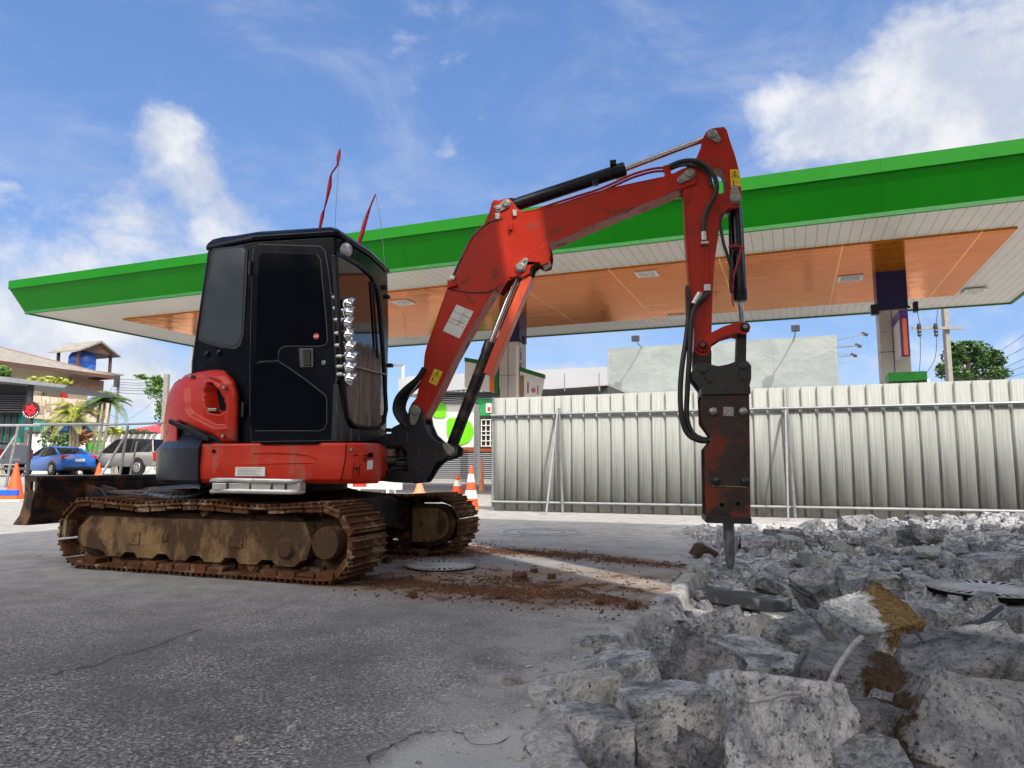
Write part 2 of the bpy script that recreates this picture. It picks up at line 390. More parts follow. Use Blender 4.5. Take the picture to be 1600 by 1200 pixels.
tag(mb.build('pavement_edge', M_lip, ang=40), kind='structure')
# cracks
M_crack = mat('crack_dark', (.035, .034, .036), .95, bump=0)
def crack(pts, w):
    mb = MB(); P_ = crom([Vector((*gp(x, y)[:2], 0)) for x, y in pts], 14); L = []; 
    for i, p in enumerate(P_):
        d = (P_[min(i + 1, len(P_) - 1)] - P_[max(i - 1, 0)]).normalized(); s_ = Vector((-d.y, d.x, 0))
        p = p + s_ * (noise.noise(p * 7) * .05 + noise.noise(p * 31) * .018); ww = w * (.25 + 1.1 * abs(noise.noise(p * 17 + Vector((5, 0, 0))))) * min(1, i / 6, (len(P_) - 1 - i) / 6 + .1)
        for q in (-1, 1):
            v = p + s_ * ww * q; L.append(Vector((v.x, v.y, gz(v.x, v.y) + .004)))
    mb.add(L, [(2 * i, 2 * i + 1, 2 * i + 3, 2 * i + 2) for i in range(len(P_) - 1)])
    o = mb.build('pavement_crack', M_crack, smooth=False); tag(o, kind='structure')
crack([(0, 926), (60, 931), (120, 940), (190, 952), (250, 962)], .004)
crack([(0, 1075), (90, 1053), (180, 1028), (270, 1000), (350, 972), (430, 950), (495, 930)], .005)
crack([(690, 1000), (740, 1015), (790, 1012), (830, 1030)], .003)
crack([(830, 1160), (822, 1172), (828, 1188), (842, 1204)], .006)
crack([(810, 1153), (850, 1156), (885, 1156)], .004)
crack([(690, 1140), (735, 1152), (752, 1158), (800, 1152)], .004)
crack([(1000, 960), (985, 985), (950, 1015), (900, 1040), (872, 1085)], .006)
crack([(700, 1140), (640, 1150), (600, 1175), (575, 1200)], .005)
crack([(1040, 924), (1056, 905), (1072, 884)], .006)
crack([(770, 810), (900, 826), (1060, 838)], .005)

# ---------------------------------------------------------------- petrol-station canopy
A0, A1, B0, B1, ZS = -20.85, 5.78, 13.85, 22.95, 5.2
M_green = mat('green_panel', (.009, .17, .005), .38, var=.10, vs=.4, bump=.05, bs=3, bd=.02, dirt=((.05, .16, .03), .22, 2.2))
M_greendk = mat('green_trim', (.01, .14, .02), .5)
def linesmat(name, col, linecol, pitch_a, pitch_b, w, rough, axis_off=0, var=.08, coat=0, wav=0.0, w2=None):
    m, t, b = newmat(name); P = t.new('ShaderNodeNewGeometry').outputs['Position']
    a = t.vm('DOT_PRODUCT', P, tuple(AV), 'v'); bb = t.vm('DOT_PRODUCT', P, tuple(BV), 'v'); k = None; hs = None
    for q, p_, ww in ((a, pitch_a, w), (bb, pitch_b, w2 or w)):
        if not p_: continue
        fr = t.math('FRACT', t.math('DIVIDE', t.math('ADD', q, 100 + axis_off), p_))
        ln = t.math('LESS_THAN', fr, ww / p_); k = ln if k is None else t.math('MAXIMUM', k, ln)
    n = t.noise(P, .8, 6, .6); c = t.mix(t.ramp(n, .3, .7), tuple(x * (1 - var) for x in col), col)
    n4 = t.noise(P, 3.5, 7, .7); c = t.mix(t.ramp(n4, .55, .8, 0, .35), c, tuple(x * .55 for x in col))
    c = t.mix(k, c, linecol)
    t.put(b.inputs['Base Color'], c); b.inputs['Roughness'].default_value = rough; b.inputs['Specular IOR Level'].default_value = .3
    if name == 'orange_panel': b.inputs['Metallic'].default_value = .5; b.inputs['Specular Tint'].default_value = (.80, .42, .09, 1); b.inputs['Specular IOR Level'].default_value = .25
    h = t.math('ADD', t.math('MULTIPLY', k, -.5), t.math('MULTIPLY', t.noise(P, 1.6, 2, .5), wav))
    t.put(b.inputs['Normal'], t.bump(h, .6, .02)); return m
M_soffit = linesmat('soffit_strips', (.68, .65, .58), (.30, .29, .26), .20, 0, .012, .42, var=.1, wav=.4)
M_orange = linesmat('orange_panel', (.60, .185, .008), (.80, .46, .16), 2.42, 1.2, .035, .13, axis_off=.55, var=.12, coat=0, wav=.7, w2=.014)
M_green2 = linesmat('green_fascia', (.004, .155, .003), (.003, .10, .003), 2.42, 0, .012, .42, var=.12, wav=.5)
M_green2.node_tree.nodes['Principled BSDF'].inputs['Specular IOR Level'].default_value = .18
can = thing('station_canopy', 'large green fascia filling station canopy with orange and white underside', 'canopy', tuple(ST.pt(-8, 18.4, 0)))
mb = MB(); ov = .33; ZT = 6.12
lo = [(A0, B0), (A1, B0), (A1, B1), (A0, B1)]; up = [(A0 - ov, B0 - ov), (A1 + ov, B0 - ov), (A1 + ov, B1 + ov), (A0 - ov, B1 + ov)]
def ringsec(L, z): return [ST.pt(a, b_, z) for a, b_ in L]
def grow(L, d): return [(L[0][0] - d, L[0][1] - d), (L[1][0] + d, L[1][1] - d), (L[2][0] + d, L[2][1] + d), (L[3][0] - d, L[3][1] + d)]
mb.loft([ringsec(lo, ZS), ringsec(grow(lo, ov * .93), ZT - .24), ringsec(grow(lo, ov), ZT - .25), ringsec(grow(lo, ov), ZT), ringsec(grow(lo, ov - .1), ZT + .03)], cap=False)
mb.build('fascia', M_green2, can, smooth=False)
mb = MB(); mb.fbox(ST, A0 - .3, A1 + .3, B0 - .3, B1 + .3, ZT - .2, ZT - .05); mb.build('roof_sheet', mat('roof_sheet', (.5, .5, .5), .5), can)
mb = MB(); mb.fbox(ST, A0 + .05, A1 - .05, B0 + .05, B1 - .05, ZS + .01, ZS + .06); mb.build('soffit', M_soffit, can)
mb = MB()
for (a0, a1, b0, b1) in ((A0, A1, B0 - .02, B0 + .05), (A0, A1, B1 - .05, B1 + .02), (A0 - .02, A0 + .05, B0, B1), (A1 - .05, A1 + .02, B0, B1)): mb.fbox(ST, a0, a1, b0, b1, ZS - .03, ZS + .05)
mb.build('edge_trim', M_greendk, can)
mb = MB(); mb.fbox(ST, -18.9, 4.1, 15.5, 21.2, ZS - .035, ZS + .005); mb.build('orange_ceiling_panel', M_orange, can)
M_fix = mat('fixture_white', (.72, .70, .64), .4); M_dkglass = mat('dark_hole', (.02, .02, .02), .2)
M_lens = mat('grey_lens', (.32, .33, .33), .25)
def fixture(x, y, wa, wb, dark):
    a, b_ = (lambda p: (p.dot(AV), p.dot(BV)))(at_z(x, y, ZS))
    f = MB().fbox(ST, a - wa / 2, a + wa / 2, b_ - wb / 2, b_ + wb / 2, ZS - .065, ZS - .02).build('ceiling_light', M_fix, can, .005)
    MB().fbox(ST, a - wa * .36, a + wa * .36, b_ - wb * .34, b_ + wb * .34, ZS - .072, ZS - .06).build('lens', M_dkglass if dark else M_lens, f)
fixture(1011, 425, .5, .45, False); fixture(1328, 432, .55, .5, True); fixture(1522, 453, .5, .6, False); fixture(630, 470, .5, .5, False); fixture(1058, 492, .5, .5, False)
M_blue = mat('navy_column', (.006, .009, .07), .35, var=.1); M_colw = mat('column_cladding', (.52, .50, .48), .4, var=.12, vs=1.5, dirt=((.30, .28, .27), .3, 3))
M_black = mat('black_plastic', (.012, .012, .013), .45)
cols = []
for (a, b_) in ((2.25, 18.25), (-7.45, 19.0)):
    w = .30; zb = 4.28
    c = MB().fbox(ST, a - w, a + w, b_ - w, b_ + w, 0, zb).build('column', M_colw, can, .03)
    MB().fbox(ST, a - w - .01, a + w + .01, b_ - w - .01, b_ + w + .01, zb, ZS - .03).build('blue_cap', M_blue, c, .01)
    mb = MB()
    mb.fbox(ST, a - .045, a - .03, b_ - w - .004, b_ - w + .01, .1, zb - .02)
    for z in (1.2, 2.4, 3.3): mb.fbox(ST, a - w - .004, a + w + .004, b_ - w - .003, b_ + w + .003, z, z + .012)
    mb.build('cladding_seam', M_black, c)
    for s_ in (-1, 1):
        MB().fbox(ST, a + s_ * (w + .04) - .02 + (s_ * .09), a + s_ * (w + .04) + .1 + s_ * .06, b_ - w - .08, b_ - w + .1, zb - .1, zb + .13).fbox(ST, a + s_ * w - .05, a + s_ * w + .05, b_ - w - .02, b_ - w + .02, zb - .0, zb + .05).build('floodlight', M_black, c, .01)
    cols.append((a, b_, w))
# ---------------------------------------------------------------- unseen roof over the camera, added to cast the foreground shade
M_shade = mat('shade_roof_sheet', (.78, .78, .76), .5, bump=0)  # pale, so the added roof bounces light into its own shade
def slab_poly(mb, pts, z0, z1): 
    F = [Vector((p[0], p[1], z0)) for p in pts]; T = [Vector((p[0], p[1], z1)) for p in pts]; mb.loft([F, T])
HC = 7.0; sh = LAZ * (HC / math.tan(EL))      # shadow displacement
def unsh(p): return (p[0] - sh.x, p[1] - sh.y)
def ab(a, b_): v = AV * a + BV * b_; return (v.x, v.y)
# slit shaped between the two unseen roofs lets a thin strip of sun through
g1 = at_z(735, 853); g2 = at_z(1300, 978); dd = (g2 - g1).normalized(); nn_ = Vector((-dd.y, dd.x, 0))
if nn_.y < 0: nn_ = -nn_
L1 = g1 - dd * 9; L2 = g2 + dd * 8; hw = .14
bt = 9.25
def cutb(p, d, bl):  # move along d until dot BV == bl
    return p + d * ((bl - p.dot(BV)) / d.dot(BV))
pr = cutb(g1 + nn_ * hw, dd, bt); pl_ = cutb(g1 - nn_ * hw, dd, bt)
shr = thing('unseen_shade_roof', 'unseen flat roof added above the camera to shade the digger', 'canopy', (4, -6, 0))
mb = MB(); far = Vector((*ab(14, bt), 0)); slab_poly(mb, [unsh(q) for q in ((pr.x, pr.y), (far.x, far.y), ab(14, -1.5), tuple(cutb(g2 + nn_ * hw, dd, -1.5))[:2])], HC, HC + .12)
mb.build('roof_panel', M_shade, shr, smooth=False)
mb = MB(); q3 = cutb(g2 - nn_ * hw, dd, -1.5); slab_poly(mb, [unsh(q) for q in ((pl_.x, pl_.y), (q3.x, q3.y), ab(-8.0, -1.5), ab(-8.0, bt))], HC, HC + .12)
mb.build('roof_panel', M_shade, shr, smooth=False)
M_steel = mat('painted_steel', (.5, .5, .5), .5)
for p in ((-7, -4), (9.5, -6)): MB().cyl((p[0], p[1], 0), (p[0], p[1], HC + .05), .15).build('post', M_steel, shr)

# ---------------------------------------------------------------- corrugated hoarding
f0 = at_z(772, 798); f1 = at_z(1600, 818); fe = (f1 - f0).normalized(); fn = Vector((-fe.y, fe.x, 0))
FF = Frame(f0, fe, fn); FH = FF.pl(772, 622, 0)[1]; FH2 = FF.pl(1600, 592, 0)[1]
m, t, b = newmat('hoarding_sheet'); tc = t.new('ShaderNodeTexCoord').outputs['Object']
q = t.vm('DOT_PRODUCT', t.new('ShaderNodeNewGeometry').outputs['Position'], tuple(fe), 'v'); zz = t.xyz(tc)[2]
sv = t.comb(t.math('MULTIPLY', q, 55), 0, t.math('MULTIPLY', zz, 1.1)); st = t.noise(sv, 1.0, 5, .6)
c = t.mix(t.ramp(st, .35, .65), (.225, .235, .222), (.305, .315, .300)); 
c = t.mix(t.ramp(t.noise(tc, 1.2, 6, .65), .5, .8, 0, .35), c, (.22, .21, .18))
dz2 = t.math('MULTIPLY', t.ramp(zz, 0, .45, 1, 0), t.ramp(t.noise(tc, 5, 6, .7), .4, .65)); c = t.mix(t.math('MULTIPLY', dz2, .55), c, (.21, .19, .15))
sp = t.ramp(t.noise(tc, 24, 3, .5), .70, .76); c = t.mix(t.math('MULTIPLY', sp, .6), c, (.16, .14, .12))
t.put(b.inputs['Base Color'], c); b.inputs['Roughness'].default_value = .65; b.inputs['Specular IOR Level'].default_value = .2; t.put(b.inputs['Normal'], t.bump(st, .3, .004)); M_sheet = m
M_galv = mat('galvanised_pipe', (.25, .26, .27), .45, .4, var=.2, vs=9, dirt=((.3, .27, .24), .25, 12))
fence = thing('metal_hoarding', 'long pale corrugated metal hoarding behind the rubble', 'fence', tuple(f0 + fe * 3))
pitch = .215; prof = [(0, 0), (.158, 0), (.176, .034), (.202, .034), (.208, 0)]
posts_s = [0.0, FF.pl(874, 700, -.03)[0], FF.pl(1232, 700, -.03)[0], 9.3]
def hz(s_): return FH + (FH2 - FH) * s_ / (f1 - f0).length
for i in range(3):
    mb = MB(); s_ = posts_s[i]; pts = []
    while s_ < posts_s[i + 1] - .01:
        for (u, d) in prof: 
            if s_ + u < posts_s[i + 1] + .02: pts.append((s_ + u, d))
        s_ += pitch
    pts.append((posts_s[i + 1] + .015, 0)); o_ = .004 * (i % 2)
    jit = [rnd.uniform(-.003, .003) for _ in range(200)]
    lo_ = [FF.pt(u, d + o_, .012) for u, d in pts]; hi_ = [FF.pt(u, d + o_, hz(u) + jit[int(u / 1.075) % 200]) for u, d in pts]
    mb.loft([lo_, hi_], cap=False, closed=False); o = mb.build('sheet_panel', M_sheet, fence, ang=15)
    sm = o.modifiers.new('thick', 'SOLIDIFY'); sm.thickness = .0015
def rail(y0, y1, lat, r):
    z0 = FF.pl(776, y0, lat)[1]; z1 = FF.pl(1600, y1, lat)[1]; L = (f1 - f0).length
    MB().tube([FF.pt(-.05, lat, z0), FF.pt(L + 1.2, lat, z1 + (z1 - z0) * .15)], r, 8).build('rail', M_galv, fence)
rail(649, 629, -.03, .022); rail(784, 799, -.03, .022)
for (x, yb) in ((874, 800), (1232, 812)):
    s_ = FF.pl(x, 700, -.06)[0]; z1 = FF.pl(x, 641, -.06)[1]
    MB().tube([FF.pt(s_ + .05, -.07, -.03), FF.pt(s_, -.07, z1 + .03)], .022, 8).build('post', M_galv, fence)
    MB().tube([FF.pt(s_ - .02, -.08, z1), FF.pt(s_ - .05 , -.62, .0)], .017, 8).build('brace', M_galv, fence)
MB().tube([FF.pt(-.03, .03, 0), FF.pt(-.03, .03, FH + .01)], .03, 8).build('post', M_galv, fence)
# ================================================================ EXCAVATOR
CX = Vector((-1.782, 5.811, 0))
EU = Vector((.983, -.181, 0)).normalized(); NU = Vector((-EU.y, EU.x, 0))
ET = Vector((.937, -.351, 0)).normalized(); NTk = Vector((-ET.y, ET.x, 0))
U = Frame(CX, EU, NU); T = Frame(CX, ET, NTk)
M_red = mat('red_paint', (.40, .016, .003), .36, var=.16, vs=3, bump=.08, bs=25, dirt=((.17, .035, .02), .42, 7), spec=.28)
M_red2 = mat('worn_red_paint', (.46, .026, .009), .42, var=.16, vs=3, bump=.08, bs=30, dirt=((.30, .10, .07), .46, 5, .5), spec=.28)
M_orangeguard = mat('sun_faded_red', (.60, .070, .022), .4, var=.15, dirt=((.3, .08, .04), .4, 8))
M_cab = mat('black_cab_paint', (.0045, .0055, .011), .20, var=.1, bump=.02, bs=8, spec=.16, dirt=((.02, .02, .024), .2, 4))
M_cab2 = mat('cab_seal', (.004, .004, .005), .6)
M_cw = mat('dark_counterweight', (.010, .013, .021), .34, var=.2, bump=.12, bs=35, dirt=((.05, .05, .055), .35, 4), spec=.3)
M_cast = mat('black_casting', (.02, .022, .028), .48, var=.3, bump=.35, bs=70, dirt=((.075, .065, .055), .38, 9), spec=.3)
M_dark = mat('dark_gap', (.006, .006, .007), .9, spec=.02)
M_glass = mat('tinted_glass', (.003, .0035, .007), .03, var=.1, bump=0, spec=.16)
M_rear = mat('rear_quarter_glass', (.07, .085, .105), .05, .25, var=.1, bump=0, spec=.8)
M_chrome = mat('chrome', (.78, .78, .78), .10, 1.0, var=.05, bump=0)
M_rod = mat('polished_rod', (.62, .62, .64), .16, 1.0, var=.08, bump=0)
M_pin = mat('steel_pin', (.30, .29, .26), .42, .7, var=.3, vs=20, dirt=((.12, .09, .06), .4, 20))
M_rub = mat('hose_rubber', (.012, .012, .013), .5, var=.3, bump=.2, bs=120)
M_cyl = mat('cylinder_black', (.008, .009, .014), .25, spec=.3, var=.2, dirt=((.05, .045, .04), .28, 8))
M_cyld = mat('dirty_cylinder', (.016, .014, .013), .4, var=.3, dirt=((.10, .07, .05), .5, 10))
M_mud = mat('caked_mud', (.095, .040, .018), .92, var=.5, vs=7, bump=1.0, bs=45, bd=.012, dirt=((.25, .175, .11), .52, 6), spec=.15)
M_mudl = mat('dried_pale_mud', (.19, .12, .06), .9, var=.5, vs=6, bump=1.0, bs=50, bd=.012, dirt=((.062, .036, .021), .66, 5, .5), spec=.15)
M_mudd = mat('dark_wet_mud', (.045, .026, .016), .85, var=.5, vs=8, bump=1.0, bs=40, bd=.012, dirt=((.12, .065, .033), .45, 8), spec=.2)
M_blade = mat('worn_blade_steel', (.016, .017, .021), .42, var=.4, vs=5, bump=.3, bs=50, dirt=((.11, .05, .024), .58, 6), spec=.3)
M_alu = mat('aluminium', (.55, .54, .52), .38, .7, var=.15, vs=9, dirt=((.33, .28, .24), .35, 10))
M_brk = mat('rusty_breaker', (.024, .014, .012), .48, var=.5, vs=6, bump=.4, bs=45, dirt=((.13, .026, .012), .56, 4.5), spec=.35)
M_brk2 = mat('black_bracket', (.012, .011, .011), .42, var=.4, bump=.3, bs=50, dirt=((.08, .04, .025), .35, 8))
M_yel = mat('yellow_decal', (.78, .52, .01), .4, bump=0, var=.05)
M_wht = mat('white_decal', (.62, .62, .60), .4, bump=0, var=.12, dirt=((.35, .33, .3), .3, 20))
M_blk = mat('black_ink', (.01, .01, .01), .5, bump=0)
M_scuff = mat('scuffed_pink_paint', (.52, .13, .10), .42, var=.3, dirt=((.35, .08, .05), .4, 10))

ex = thing('excavator', 'red and black mini excavator on muddy steel tracks with a rock breaker on its arm', 'excavator', tuple(CX))
def plate(name, px, lp, l0, l1, m, parent=ex, holes=(), bevel=.006, F=U):
    poly = [F.pl(x, y, lp) for x, y in px]; hs = [[F.pl(x, y, lp) for x, y in h] for h in holes]
    return MB().prism(F, poly, l0, l1, hs).build(name, m, parent, bevel)
def hose(name, pts, r, m=None, parent=ex, F=U, sm=6, n=8):
    return MB().tube([F.w(x, y, l) for x, y, l in pts], r, n, sm).build(name, m or M_rub, parent)
def pin(name, x, y, l0, l1, r, m=None, parent=ex, F=U, cap=True):
    a, z = F.pl(x, y, l0); mb = MB().lathe(F.pt(a, l0, z), F.n, [(0, r * .82), (.008, r), (l1 - l0, r)], 20)
    return mb.build(name, m or M_pin, parent)

# ---- tracks
SC0, SC1, ZR, RR = -1.085, .985, .262, .215
def track_path(N=400):
    pts = []; L = SC1 - SC0
    top = [(SC1 + (SC0 - SC1) * i / 60, ZR + RR - .022 * (math.sin(math.pi * i / 60 * 2) ** 2)) for i in range(61)]
    arcl = [(SC0 + RR * math.cos(a), ZR + RR * math.sin(a)) for a in [math.pi / 2 + math.pi * k / 24 for k in range(1, 24)]]
    bot = [(SC0 + L * i / 60, ZR - RR) for i in range(61)]
    arcr = [(SC1 + RR * math.cos(a), ZR + RR * math.sin(a)) for a in [-math.pi / 2 + math.pi * k / 24 for k in range(1, 24)]]
    raw = top + arcl + bot + arcr; raw.append(raw[0]); d = [0]
    for i in range(1, len(raw)): d.append(d[-1] + math.dist(raw[i], raw[i - 1]))
    return raw, d
RAW, DD = track_path()
def tp(s_):
    s_ %= DD[-1]; i = int(np.searchsorted(DD, s_, side='right')) - 1; i = min(i, len(RAW) - 2)
    t_ = (s_ - DD[i]) / (DD[i + 1] - DD[i]); p = (RAW[i][0] + (RAW[i + 1][0] - RAW[i][0]) * t_, RAW[i][1] + (RAW[i + 1][1] - RAW[i][1]) * t_)
    q = RAW[i]; q2 = RAW[i + 1]; dx, dz_ = q2[0] - q[0], q2[1] - q[1]; l = math.hypot(dx, dz_); return p, (dx / l, dz_ / l)
def track(l0, l1, outer):
    par = MB(); NS = 38; pt = DD[-1] / NS; rr = random.Random(3 if outer < 0 else 5)
    # shoes with three grouser ribs each
    for k in range(NS):
        p, d = tp((k + .5) * pt); dv_ = T.e * d[0] + Zv * d[1]; nv = T.e * d[1] - Zv * d[0]   # nv outward
        c0 = T.pt(p[0], (l0 + l1) / 2, p[1]); j = rr.uniform(-.004, .004)
        par.boxf(c0 + nv * .012, dv_, T.n, nv, pt * .96, l1 - l0 + j, .016)
        for q in (-.4, -.07, .26):
            par.boxf(c0 + nv * (.012 + .016) + dv_ * (q * pt + pt * .07), dv_, T.n, nv, .013, l1 - l0 - .004 + j, .022)
        par.boxf(c0 - nv * .018, dv_, T.n, nv, pt * .82, .13, .05)
        if rr.random() < .9: par.boxf(c0 - nv * .010 + T.n * (outer * (l1 - l0) * .30), dv_, T.n, nv, pt * (.9), .13, rr.uniform(.02, .05))
    o = par.build('track_belt', M_mud, ex, .003, ang=25, seg=1); return o
track(-.98, -.58, -1); track(.58, .98, 1)
def frame_side(lo_, hi_, out):
    top = [(SC0 + .02, ZR + .115), (SC0 - .09, ZR + .03), (SC0 - .10, ZR - .05), (SC0 - .04, ZR - .10)]; s_ = SC0 + .10
    rol = [SC0 + .27 + .30 * i for i in range(6)]
    bot = []
    for r in rol: bot += [(r - .11, .135), (r - .07, .10), (r + .07, .10), (r + .11, .135)]
    poly = top + bot + [(SC1 - .14, .15), (SC1 - .10, ZR), (SC1 - .16, ZR + .12)]
    MB().prism(T, poly, lo_, hi_).build('track_frame', M_mudl, ex, .018)
    # sloped dark top
    MB().prism(T, [(SC0 + .0, ZR + .10), (SC1 - .2, ZR + .11), (SC1 - .24, ZR + .165), (SC0 + .06, ZR + .16)], lo_ + .05 * (1 if out < 0 else 0), hi_ - .05 * (1 if out > 0 else 0)).build('frame_top', M_mudd, ex, .012)
    return rol
rol = frame_side(-.93, -.66, -1)
for r in rol: MB().lathe(T.pt(r, -.90, .085), T.n, [(0, .032), (.012, .036), (.014, .046), (.05, .05), (.20, .05), (.22, .04)], 18).build('track_roller', M_mudl, ex)
MB().lathe(T.pt(-.02, -.92, ZR + .165), T.n, [(0, .028), (.01, .034), (.2, .034)], 18).build('carrier_roller', M_mudl, ex)
MB().lathe(T.pt(SC0, -.90, ZR), T.n, [(0, .05), (.02, .06), (.03, .16), (.05, .185), (.2, .185), (.22, .1)], 32).build('front_idler', M_mudd, ex)
def sprocket(c, hub):
    mb = MB(); n = 21; poly = []
    for i in range(n * 4): a = 2 * math.pi * i / (n * 4); r = .195 if i % 4 in (0, 1) else .165; poly.append((c[0] + r * math.cos(a), c[1] + r * math.sin(a)))
    mb.prism(T, poly, hub[0] + .10, hub[0] + .14); mb.build('sprocket', M_mudd, ex)
    MB().lathe(T.pt(c[0], hub[0], c[1]), T.n, [(0, .096), (.012, .104), (.10, .108), (.11, .15), (.2, .15)], 32).build('final_drive', M_mudl, ex)
sprocket((SC1 + .01, ZR - .005), (-.95, -.7))
# tensioner lump and boss on the near frame
MB().lathe(T.pt(SC1 - .30, -.95, ZR - .05), T.n, [(0, .05), (.02, .075), (.1, .085)], 16).build('frame_boss', M_mudl, ex)
for (a, z, w, h) in ((-.62, .235, .10, .10), (-.34, .25, .06, .06), (.28, .24, .12, .08)):
    MB().fbox(T, a - w / 2, a + w / 2, -.94, -.92, z - h / 2, z + h / 2).build('frame_pad', M_mudl, ex, .01)
# far track: seen from its inner side
frame_side(.68, .93, 1)
for r in rol: MB().lathe(T.pt(r, .66, .085), T.n, [(0, .032), (.02, .05), (.22, .05)], 14).build('track_roller', M_mudd, ex)
MB().lathe(T.pt(SC0, .66, ZR), T.n, [(0, .05), (.03, .16), (.05, .185), (.22, .185)], 28).build('front_idler', M_mudd, ex)
DS = [(SC1 - .19, ZR - .15), (SC1 - .19, ZR + .135), (SC1 + .02, ZR + .13)] + [(SC1 + .02 + .13 * math.cos(a), ZR + .0 + .13 * math.sin(a)) for a in [math.pi / 2 - math.pi * k / 12 for k in range(1, 12)]] + [(SC1 + .0, ZR - .15)]
MB().prism(T, DS, .56, .70).build('drive_guard', M_mudl, ex, .012)
rimo = [(SC1 - .235, ZR - .17), (SC1 - .235, ZR + .165), (SC1 + .02, ZR + .165)] + [(SC1 + .02 + .165 * math.cos(a), ZR + .165 * math.sin(a)) for a in [math.pi / 2 - math.pi * k / 12 for k in range(1, 12)]] + [(SC1, ZR - .18)]
MB().prism(T, rimo, .60, .72, ()).build('drive_guard_rim', M_mudd, ex, .01)
# car body between the tracks
mb = MB()
mb.prism(T, [(-.55, .20), (.42, .20), (.62, .30), (.62, .50), (.30, .57), (-.45, .57), (-.62, .45)], -.34, .34)
mb.build('undercarriage', M_blade, ex, .02)
mb = MB()
for sg in (-1, 1):
    for (s0, s1) in ((.18, .72), (-.75, -.3)):
        mb = MB(); P4 = [T.pt(s0, sg * .28, .56), T.pt(s1 - .2, sg * .28, .54), T.pt(s1, sg * .70, .44), T.pt(s0 - .1, sg * .70, .44)]
        Q4 = [p - Zv * .26 for p in P4]; mb.loft([Q4, P4]); mb.build('undercarriage_leg', M_blade, ex, .015)
MB().lathe(CX + Zv * .54, Zv, [(0, .42), (.02, .44), (.10, .44), (.12, .42)], 40).build('slew_ring', M_blade, ex)

# ---- dozer blade (at the left end of the tracks)
def TP(L, lat): return [T.pl(x, y, lat) for x, y in L]
endp = TP([(38, 742.5), (57, 744), (58, 757), (50, 784), (47, 806), (40, 821), (19, 820), (30, 805), (36, 785), (38, 765)], -.98)
slot = TP([(48, 752), (54, 753), (53, 768), (47, 766)], -.98)
MB().prism(T, endp, -.98, -.955, [slot]).build('blade_end_plate', mat('muddy_end_plate', (.03, .022, .016), .8, var=.4, bump=.6, bs=50, dirt=((.17, .085, .035), .6, 8)), ex, .004)
cur = [(-1.625, .68), (-1.60, .66), (-1.625, .60), (-1.655, .52), (-1.665, .44), (-1.66, .36), (-1.64, .31)]
e0 = TP([(57, 744), (55, 765), (50, 785), (47, 805), (39, 820)], -.98)
back = crom([Vector((e0[0][0], 0, .665)), Vector((e0[1][0], 0, .58)), Vector((e0[2][0] + .005, 0, .47)), Vector((e0[3][0] - .005, 0, .38)), Vector((e0[4][0], 0, .315))], 6)
poly = [(v.x, v.z) for v in back] + [(v.x - .022, v.z) for v in back[::-1]]
bl = MB().prism(T, poly, -.955, .98); bl.build('blade_sheet', M_blade, ex, .003)
zt = e0[0][1]; MB().fbox(T, e0[0][0] - .075, e0[0][0] + .012, -.955, .98, zt - .035, zt).build('blade_top_lip', M_blade, ex, .008)
MB().fbox(T, e0[4][0] - .06, e0[4][0] + .01, -.955, .98, .295, .325).build('cutting_edge', M_blade, ex, .006)
for lt in (-.42, .42):
    mb = MB(); a = T.pt(-1.64, lt * 1.15, .47); c = T.pt(-.62, lt * .9, .50)
    mb.bar(a, c, .10, .14); mb.build('blade_arm', M_blade, ex, .02)
    MB().prism(T, [(-1.64, .36), (-1.64, .60), (-1.44, .565), (-1.36, .50), (-1.45, .42)], lt * 1.15 - .075, lt * 1.15 - .05).prism(T, [(-1.64, .36), (-1.64, .60), (-1.44, .565), (-1.36, .50), (-1.45, .42)], lt * 1.15 + .05, lt * 1.15 + .075).build('blade_gusset', M_blade, ex, .005)
MB().cyl(T.pt(-1.58, 0, .5), T.pt(-.9, 0, .54), .055).build('blade_cylinder', M_cyld, ex)
M_wrap = mat('spiral_hose_wrap', (.045, .05, .062), .45, var=.3, dirt=((.13, .09, .06), .35, 10))
hz_ = crom([T.w(228, 772, -.55), T.w(246, 776, -.57), T.w(272, 778, -.58), T.w(298, 776, -.6), T.w(318, 770, -.58), T.w(332, 762, -.5)], 10)
mb = MB().tube(hz_, .026, 12)
for i in range(3, len(hz_) - 3, 4): mb.tube([hz_[i] - (hz_[i + 1] - hz_[i]) * .8, hz_[i] + (hz_[i + 1] - hz_[i]) * .9], .030, 12)
mb.build('wrapped_hose', M_wrap, ex)
hose('hydraulic_hose', [(170, 770, -.5), (200, 772, -.55), (232, 774, -.55)], .012, F=T)

# ---- upper body: plan outline swept between heights
def arc(c, r, a0, a1, n): return [(c[0] + r * math.cos(a0 + (a1 - a0) * i / n), c[1] + r * math.sin(a0 + (a1 - a0) * i / n)) for i in range(n + 1)]
def bodyplan(s0, g=0.0, y=.95):
    return [(s0, -y + g)] + [(.70, -y + g)] + arc((.80, -y + .22 + g), .22, -math.pi / 2, -.15, 6) + [(.99 - g, -.60), (.91 - g, -.40), (.85 - g, -.2), (.85 - g, .3), (.95 - g, .6)] + arc((.75, y - .22 - g), .22, .15, math.pi / 2, 6) + [(s0, y - g)]
zt_, zb_ = U.pl(450, 692, -.95)[1], U.pl(450, 756, -.95)[1]
def sec(F, pl_, z): return [F.pt(a, l, z) for a, l in pl_]
mb = MB(); mb.loft([sec(U, bodyplan(-.2, .035), zb_), sec(U, bodyplan(-.2, .008), zb_ + .03), sec(U, bodyplan(-.2, -.004), zb_ + .11), sec(U, bodyplan(-.2, 0), zb_ + .14), sec(U, bodyplan(-.2, .004), zt_ - .012), sec(U, bodyplan(-.2, .016), zt_)])
mb.build('body_skirt', M_red2, ex, .006)
